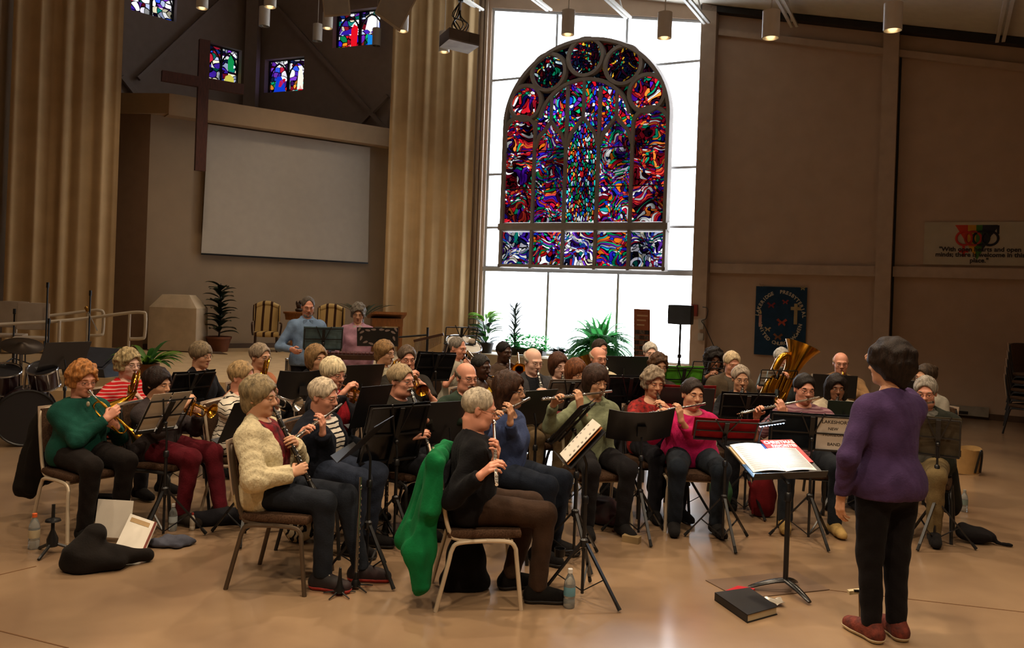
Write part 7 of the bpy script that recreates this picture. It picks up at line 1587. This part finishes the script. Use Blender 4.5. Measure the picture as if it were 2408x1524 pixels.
# ================================================================ THINGS ON THE FLOOR AND ON THE CHAIRS
def blob(name, prims, m, label, cat, k=.04, h=.012, fold=.006, cut=None, parent=None, fz=30, st_=(1, 1, 1)):
    lo, hi = bounds(prims, .05)
    def f(Pt):
        d = ev(prims, Pt, k)+fold*noise3(Pt*np.array(st_, dtype=np.float32), fz)
        d = np.maximum(d, .004-Pt[:, 2]); return d if cut is None else np.maximum(d, cut(Pt))
    o = implicit(name, f, lo, hi, h, m, parent); return tag(o, label, cat) if label else o
mPlas = mat('clear_plastic', 'c8d0d0', rough=.12, trans=.75, var=0, spec=.5); mWater = mat('bottle_water', 'b8c8c8', rough=.1, trans=.8, var=0)
def bottle(x, y, s, h, cap, label, body=None, lab=None):
    p = G(x, y); r = thing('bottle', label, 'bottle', p); k = h/.22; T = M.Translation(p) @ M.Scale(k, 4)
    MB().lathe([(.001, .002), (.03, 0), (.033, .006), (.033, .05), (.031, .055), (.033, .06), (.033, .13), (.03, .15), (.018, .18), (.0125, .19), (.0125, .2)], 18, T=T).build('bottle_body', body or mPlas, r)
    MB().lathe([(.0145, .196), (.0145, .218), (.012, .22)], 14, T=T).build('cap', mat('cap_'+cap, cap, rough=.4, var=.03), r)
    if lab: MB().lathe([(.0335, .07), (.0338, .072), (.0338, .118), (.0335, .12)], 18, T=T, cap=False).build('wrapper', mat('wrap_'+lab, lab, rough=.5), r)
bottle(79, 1290, 0, .24, 'c85a28', 'clear drink bottle with an orange cap on the floor at the far left', lab='b8a888'); bottle(406, 1248, 0, .2, 'c8c8c4', 'clear water bottle by the foot of the maroon trousers', lab='9aa4a8')
bottle(452, 1247, 0, .13, '8a2a20', 'small white bottle with a red tip right of the water bottle', mat('white_plastic', 'b0a898', rough=.4)); bottle(1338, 1428, 0, .23, 'd8d8d4', 'water bottle with blue label beside the black shoe in front', lab='5a8a9a'); bottle(2267, 1203, 0, .2, '8a8a84', 'water bottle standing on the floor at the far right', lab='6a7a74')
def peg_stand(x, y, h, label, kind='cone', n=5, spread=.1):
    p = G(x, y); r = thing('instrument_stand', label, 'instrument stand', p); mb_ = mBlack
    if kind == 'cone': MB().lathe([(.03, .018), (.032, .03), (.018, .06), (.012, h*.6), (.008, h), (.003, h+.004)], 14, T=M.Translation(p)).build('peg', mb_, r)
    else: MB().lathe([(.035, .05), (.036, .1), (.012, .16), (.011, h)], 12, T=M.Translation(p)).build('peg', mb_, r); MB().lathe([(.012, h*.68), (.05, h*.66), (.045, h*.7), (.012, h*.735)], 16, T=M.Translation(p)).build('bell_cup', mb_, r)
    for i in range(n): a = 2*PI*i/n+.5; MB().tube([p+UP*(.03 if kind == 'cone' else .075), p+V((spread*cos(a), spread*sin(a), .008))], [.007, .004] if kind == 'cone' else .011, 6).build('leg', mb_, r)
    return p, r
peg_stand(798, 1400, .165, 'black five-legged clarinet peg stand on the floor in front', 'cone', 5, .1)
peg_stand(122, 1302, .33, 'black trumpet stand with a round cup at the far left', 'cup', 3, .15)
fp, _ = peg_stand(836, 1385, .1, 'black five-legged peg holding an upright silver flute', 'cone', 5, .11)
# the spare flute standing upright
r = thing('upright_flute', 'silver flute standing upright on a peg beside the cream cardigan player', 'flute', fp); e0, e1_ = fp+UP*.06, S(848, 1122, 374); T = frame(e1_-e0, None, e0); L_ = (e1_-e0).length
MB(T).tube([(0, 0, 0), (0, 0, L_*.8)], .0095, 10).build('body_joint', mSil, r); MB(T).tube([(0, 0, L_*.8), (0, 0, L_)], .0098, 10).build('head_joint', mSil, r); MB(T).ball((.006, 0, L_*.9), (.008, .013, .017), 8).build('lip_plate', mSil, r)
for i in range(13): MB().lathe([(.008, 0), (.009, .003), (.004, .005)], 8, T=T @ M.Translation((.01, 0, .05+.036*i)) @ M.Rotation(PI/2, 4, 'Y')).build('key', mSil, r)
pc_, _ = peg_stand(905, 1272, .1, 'black peg stand holding an upright black clarinet', 'cone', 5, .1)
r = thing('upright_clarinet', 'spare black clarinet standing upright beside the tall stand', 'clarinet', pc_); MB().lathe([(.036, .06), (.024, .09), (.016, .13), (.0135, .3), (.013, .56), (.011, .6)], 14, T=M.Translation(pc_)).build('body', mEbony, r)
for z in (.14, .33, .5): MB().tube([pc_+UP*z, pc_+UP*(z+.008)], .0165, 12).build('ring', mNick, r)
for i in range(9): MB().lathe([(.007, 0), (.007, .003), (.002, .004)], 8, T=M.Translation(pc_+V((.004, -.0135, .17+.04*i))) @ M.Rotation(PI/2, 4, 'X')).build('key', mNick, r)
# bags, jackets, papers
def gp_(x, y, z=0): p = G(x, y); return (p.x, p.y, z)
q = G(205, 1348); X = V((1, 0, 0)); Y = V((0, 1, 0))
def bl(p, dx, dy, z, rx_, ry_, rz_): return ('e', (p.x+dx, p.y+dy, z), (rx_, ry_, rz_))
blob('dark_bag', [('c', (q.x-.06, q.y+.07, .08), (q.x-.02, q.y+.12, .2), .135, .075), bl(q, .0, .1, .05, .2, .13, .07), ('c', (q.x+.08, q.y+.12, .05), (q.x+.26, q.y+.25, .05), .06, .045), bl(q, .08, .14, .07, .1, .1, .07)], cloth('1a1614'), 'dark slumped bag on the floor at the left, in front of the envelope', 'bag')
b = MB(); c_ = G(222, 1300); b.grid(lambda u, v: V((c_.x-.12+.26*u, c_.y+.22-.02*u, .04+.25*v))+V((0, .05*v, 0)), 3, 2, thick=(0, .004, 0)); tag(b.build('envelope', mPaper), 'large white envelope leaning behind the dark bag', 'envelope')
bk_ = thing('method_book', 'white music book with a red-brown edge standing tilted on the floor', 'book', G(322, 1312)); c_ = G(308, 1312); du, dv_, dn_ = V((.17, .17, .07)), V((.09, -.03, .29)), V((.9, -.4, -.3)).normalized()
b0_ = G(332, 1316)+UP*.006; t0_ = aim(b0_, 369, 1229, .31, True); w0_ = aim(t0_, 307, 1208, .23, True); du = t0_-w0_; dv_ = t0_-b0_; nn_ = du.cross(dv_).normalized(); nn_ = nn_ if nn_.y < 0 else -nn_
o_ = b0_-du
MB().grid(lambda u, v: o_+du*u+dv_*v, 2, 2, thick=-nn_*.012).build('cover', mPaper, bk_, smooth=False)
MB().grid(lambda u, v: o_+du*(.92+.08*u)+dv_*v+nn_*.001, 1, 1, thick=nn_*.001).build('spine_band', mat('red_brown_band', '6a2a1c', rough=.6), bk_, smooth=False)
MB().grid(lambda u, v: o_+du*(.1+.7*u)+dv_*(.8+.12*v)+nn_*.001, 1, 1, thick=nn_*.001).build('title_band', mat('tan_band', 'a88a60', rough=.6), bk_, smooth=False)
q = G(388, 1283); blob('blue_grey_cloth', [bl(q, 0, 0, .02, .16, .09, .03), bl(q, .1, .05, .025, .1, .06, .03)], cloth('4a4c58'), 'crumpled blue-grey cloth on the floor beside the method book', 'cloth', fold=.012, fz=45)
q = G(512, 1238); blob('trumpet_bag', [('c', (q.x-.16, q.y, .055), (q.x+.2, q.y+.1, .06), .06, .07)], cloth('17161a'), 'long black trumpet bag on the floor behind the cream cardigan', 'bag')
q = G(70, 1200); p1 = PEOPLE['P1']; cb0 = p1['C']-fwd(56)*.33
blob('dark_jacket', [('c', (cb0.x-.02, cb0.y-.1, .80), (cb0.x-.12, cb0.y-.12, .28), .07, .10), ('c', (cb0.x-.06, cb0.y+.15, .78), (cb0.x-.14, cb0.y+.12, .3), .07, .09)], cloth('17130f'), 'dark jacket draped over the chair of the green turtleneck trumpeter', 'jacket', fold=.014, st_=(1, 1, .15), fz=40)
q = G(1110, 1235)
p18 = PEOPLE['P18']; g0 = p18['C']-fwd(98)*.20
def jz(P_, dx, dy, z): return (P_.x+dx, P_.y+dy, z)
blob('green_jacket', [('c', jz(g0, -.02, -.13, .84), jz(g0, -.06, -.19, .34), .03, .085), ('c', jz(g0, -.03, .0, .82), jz(g0, -.14, -.05, .36), .04, .08), ('c', jz(g0, -.02, .12, .82), jz(g0, -.09, .1, .36), .04, .07), ('c', jz(g0, -.06, -.19, .34), jz(g0, -.03, -.22, .15), .085, .055), ('c', jz(g0, .02, -.2, .87), jz(g0, .05, .2, .87), .045, .045), ('c', jz(g0, .03, -.21, .86), jz(g0, -.0, -.23, .58), .04, .06)], cloth('0f6a3a', .2), 'bright green jacket hanging from the chair back of the man in the black pullover', 'jacket', k=.05, fold=.013, fz=42, h=.009, st_=(1, 1, .12))
q = G(1090, 1400); blob('black_backpack', [bl(q, 0, .12, .17, .13, .11, .19), ('c', (q.x-.08, q.y+.1, .05), (q.x+.08, q.y+.12, .05), .08, .08)], cloth('121113'), 'black backpack under the chair of the man in the black pullover', 'bag', fold=.004)
q = G(1418, 1238); blob('black_and_red_bag', [bl(q, 0, .12, .1, .16, .12, .1), bl(q, .08, .05, .05, .13, .09, .05)], mat('black_red_cloth', '141214', rough=.8, var=.4, vs=6, c2='3a1012'), 'black bag with red patches under the chair of the pale green shirt', 'bag', fold=.012)
q = G(1485, 1275); b = MB(); b.box(q+UP*.025, (.13, .07, .05), M.Rotation(-.5, 3, 'Z')); tag(b.build('small_box', mat('box_tan', '8a7450', rough=.7), smooth=False), 'small tan open case on the floor by the pale green shirt player', 'case')
p29 = PEOPLE['P29']; q = p29['C']-fwd(-2)*.25
blob('navy_jacket', [('c', (q.x-.2, q.y-.05, .8), (q.x-.25, q.y-.15, .25), .06, .09), ('c', (q.x+.05, q.y+.05, .8), (q.x, q.y+.05, .4), .06, .08)], cloth('11131f'), 'navy jacket hanging over the left of the pink sweater player\'s chair', 'jacket', fold=.012, st_=(1, 1, .15), fz=40)
q = G(1700, 1208); blob('green_bag', [bl(q, 0, .1, .16, .1, .09, .17)], mat('green_print', '2f5a34', rough=.85, var=.4, vs=14, c2='14301c'), 'green patterned shopping bag behind the red folder stand', 'bag')
q = G(1795, 1222); blob('red_bag', [bl(q, .02, .1, .17, .12, .09, .19), ('c', (q.x-.08, q.y+.04, .04), (q.x-.11, q.y+.06, .3), .012, .012)], cloth('5a1014'), 'dark red bag beside the conductor stand', 'bag')
q = G(965, 1255); blob('dark_case', [bl(q, .0, .15, .17, .1, .14, .18)], cloth('1c1512'), 'dark brown case standing behind the green jacket', 'case', fold=.003)
q = G(2284, 1120); r = thing('tan_tote', 'tan tote bag with black straps on the floor at the far right', 'bag', q)
b = MB(); b.grid(lambda u, v: V((q.x+.19*cos(2*PI*u)*(1+.06*sin(6*PI*u))*(.9+.12*v), q.y+.15+.12*sin(2*PI*u)*(.9+.12*v), .01+.27*v+.02*sin(4*PI*u)*v)), 28, 5); b.grid(lambda u, v: V((q.x+.18*cos(-2*PI*u)*(.9+.1*v), q.y+.15+.11*sin(-2*PI*u)*(.9+.1*v), .02+.25*v)), 28, 3); b.build('bag_body', mat('tan_canvas', 'a88654', rough=.85, var=.12, bump=.3, bs=20), r)
MB().tube(smoothpath([V((q.x+.06, q.y+.035, .03)), V((q.x+.09, q.y+.02, .2)), V((q.x+.12, q.y+.03, .28)), V((q.x+.14, q.y+.05, .2)), V((q.x+.13, q.y+.06, .03))], 4), .012, 6).build('strap', mBlack, r)
q = G(2306, 1282); r = blob('black_pouch', [bl(q, 0, .06, .06, .15, .09, .06), bl(q, -.07, .12, .08, .07, .06, .06), ('c', (q.x+.13, q.y+.0, .02), (q.x+.22, q.y-.03, .012), .012, .01)], cloth('131011'), 'black pouch lying on the floor at the far right', 'bag')
p37 = PEOPLE['P37']; q = p37['C']-fwd(-30)*.2
blob('dark_coat', [('c', (q.x+.16, q.y-.02, .82), (q.x+.2, q.y-.08, .2), .05, .09), ('c', (q.x+.0, q.y+.1, .82), (q.x+.05, q.y+.08, .3), .05, .08)], cloth('1d1a14'), 'dark coat hanging on the chair of the grey-haired flautist', 'coat', fold=.012, st_=(1, 1, .15), fz=40)
q = G(868, 1365); blob('red_cloth', [bl(q, .04, .02, .015, .07, .05, .018)], cloth('7a1a14'), 'small red cloth on the floor under the upright flute', 'cloth', fold=.005)
q = G(690, 1290); blob('white_black_bag', [bl(q, 0, .16, .12, .12, .1, .13)], stripes('tote_print', 'b0a48c', '17161a', 14, .6, 0, .3), 'white and black printed tote under the bronze chair', 'bag', fold=.006)
cu0 = G(1316, 1345); cu = S(1316, 1308, 372); r = thing('cup_holder', 'black round cup holder clamped to the front music stand', 'cup holder', cu); MB().lathe([(.032, 0), (.036, .05), (.033, .05), (.03, .006), (0, .005)], 18, T=M.Translation(cu), cap=False).build('cup', mBlack, r); MB().bar(cu+V((.03, 0, .03)), cu+V((.09, .02, .03)), .015, .01).build('clamp', mBlack, r, smooth=False)
# binder and odds beside the conductor's stand
q = [G(1680, 1412), G(1757, 1466), G(1828, 1446), G(1762, 1400)]; r = thing('binder', 'thick black ring binder lying on the floor left of the conductor stand', 'binder', sum(q, V((0, 0, 0)))/4)
def slabq(q_, z0, z1, ins=0):
    c = sum(q_, V((0, 0, 0)))/4; q2 = [p+(c-p)*ins for p in q_]; b = MB(); b.add([p+UP*z0 for p in q2]+[p+UP*z1 for p in q2], [(3, 2, 1, 0), (4, 5, 6, 7)]+[(i, (i+1) % 4, 4+(i+1) % 4, 4+i) for i in range(4)]); return b
slabq(q, .045, .05).build('cover', mat('binder_black', '131112', rough=.5, var=.08), r, smooth=False); slabq(q, .0, .005).build('cover', mat('binder_black', '131112'), r, smooth=False); slabq(q, .006, .044, .04).build('pages', mat('page_block', 'b8a888', rough=.8, var=.1), r, smooth=False)
b = MB(); b.add([q[0], q[1], q[1]+UP*.05, q[0]+UP*.05], [(0, 1, 2, 3)]); b.add([q[0]+V((.003, .003, 0)), q[1]+V((.003, .003, 0)), q[1]+V((.003, .003, .05)), q[0]+V((.003, .003, .05))], [(3, 2, 1, 0)]); b.build('spine', mat('binder_black', '131112'), r, smooth=False)
q2 = [G(1705, 1400), G(1745, 1412), G(1775, 1395), G(1735, 1388)]; tag(slabq(q2, .001, .03).build('red_book', mat('red_cover', 'b01020'), smooth=False), 'red book sticking out behind the black binder', 'book')
q = G(1812, 1424); tag(MB().grid(lambda u, v: V((q.x-.05+.13*u, q.y-.03+.09*v, .012+.02*abs(sin(5*u+3*v)))), 8, 6, thick=(0, 0, .002)).build('plastic_bag', mat('crinkled_plastic', 'b8b0a0', rough=.2, trans=.5, var=0)), 'crinkled clear plastic bag right of the binder', 'bag')
q0 = G(2022, 1475); r = thing('cleaning_rod', 'thin rod with a flat slotted cream head standing by the conductor\'s shoe', 'rod', q0); hd = S(2012, 1391, 405)
MB().tube([q0+UP*.002, hd+V((.02, 0, 0))], .004, 6).build('rod', mat('rod_wood', '7a6040', rough=.5), r); MB().box(hd, (.085, .03, .022), M.Rotation(rad(-8), 3, 'Y')).build('head', mat('cream_plastic', 'c0b088', rough=.5), r, smooth=False); MB().box(hd-V((0, .012, -.008)), (.03, .012, .012)).build('slot', mBlack, r, smooth=False)
q = G(232, 1225); r = thing('instrument_case', 'black instrument case with metal latches standing behind the white envelope', 'case', q); rbox(MB(), (q.x, q.y+.1, .09), (.32, .12, .18), .025).build('case_body', cloth('141213'), r)
for dx in (-.09, .06): MB().box((q.x+dx, q.y+.036, .12), (.03, .01, .02)).build('latch', mChrome, r, smooth=False)
p = PEOPLE['P1']; T = p['T']; MB().ball(T @ V((.02, .16, .93)), (.014, .008, .02), 10).build('pendant', mat('pale_stone', '9a9078', rough=.3), p['o'])
# ================================================================ LIGHT
w = bpy.data.worlds.new('world'); sc.world = w; w.use_nodes = True
w.node_tree.nodes['Background'].inputs[0].default_value = (1, .82, .66, 1); w.node_tree.nodes['Background'].inputs[1].default_value = .105
vs = sc.view_settings; vs.view_transform = 'Standard'; vs.look = 'None'; vs.gamma = 1; vs.use_curve_mapping = False; vs.exposure = 0
cy = sc.cycles; cy.max_bounces = 6; cy.diffuse_bounces = 3; cy.glossy_bounces = 3; cy.transmission_bounces = 4; cy.transparent_max_bounces = 4
cy.caustics_reflective = False; cy.caustics_refractive = False; cy.sample_clamp_indirect = 4; cy.use_denoising = True
def spot(p, e, c, blend=.6, size=130, r=.12, name='lamp'):
    l = bpy.data.lights.new(name, 'SPOT'); l.energy = e; l.color = c; l.spot_size = rad(size); l.spot_blend = blend; l.shadow_soft_size = r
    o = bpy.data.objects.new(name, l); col.objects.link(o); o.location = p; return o


# the pendants of the same rows that hang nearer than the picture shows
for i, x in enumerate((-4.2, -1.4, 1.4, 4.2)):
    for j, y in enumerate((1.5, 5.0, 8.5)):
        spot((x, y, (6.3, 5.8, 5.3, 4.8)[i]), NEARW*(.75, 1.2, 1.2, .6)[i], WARM, .7, 125, .1, 'pendant_beam')
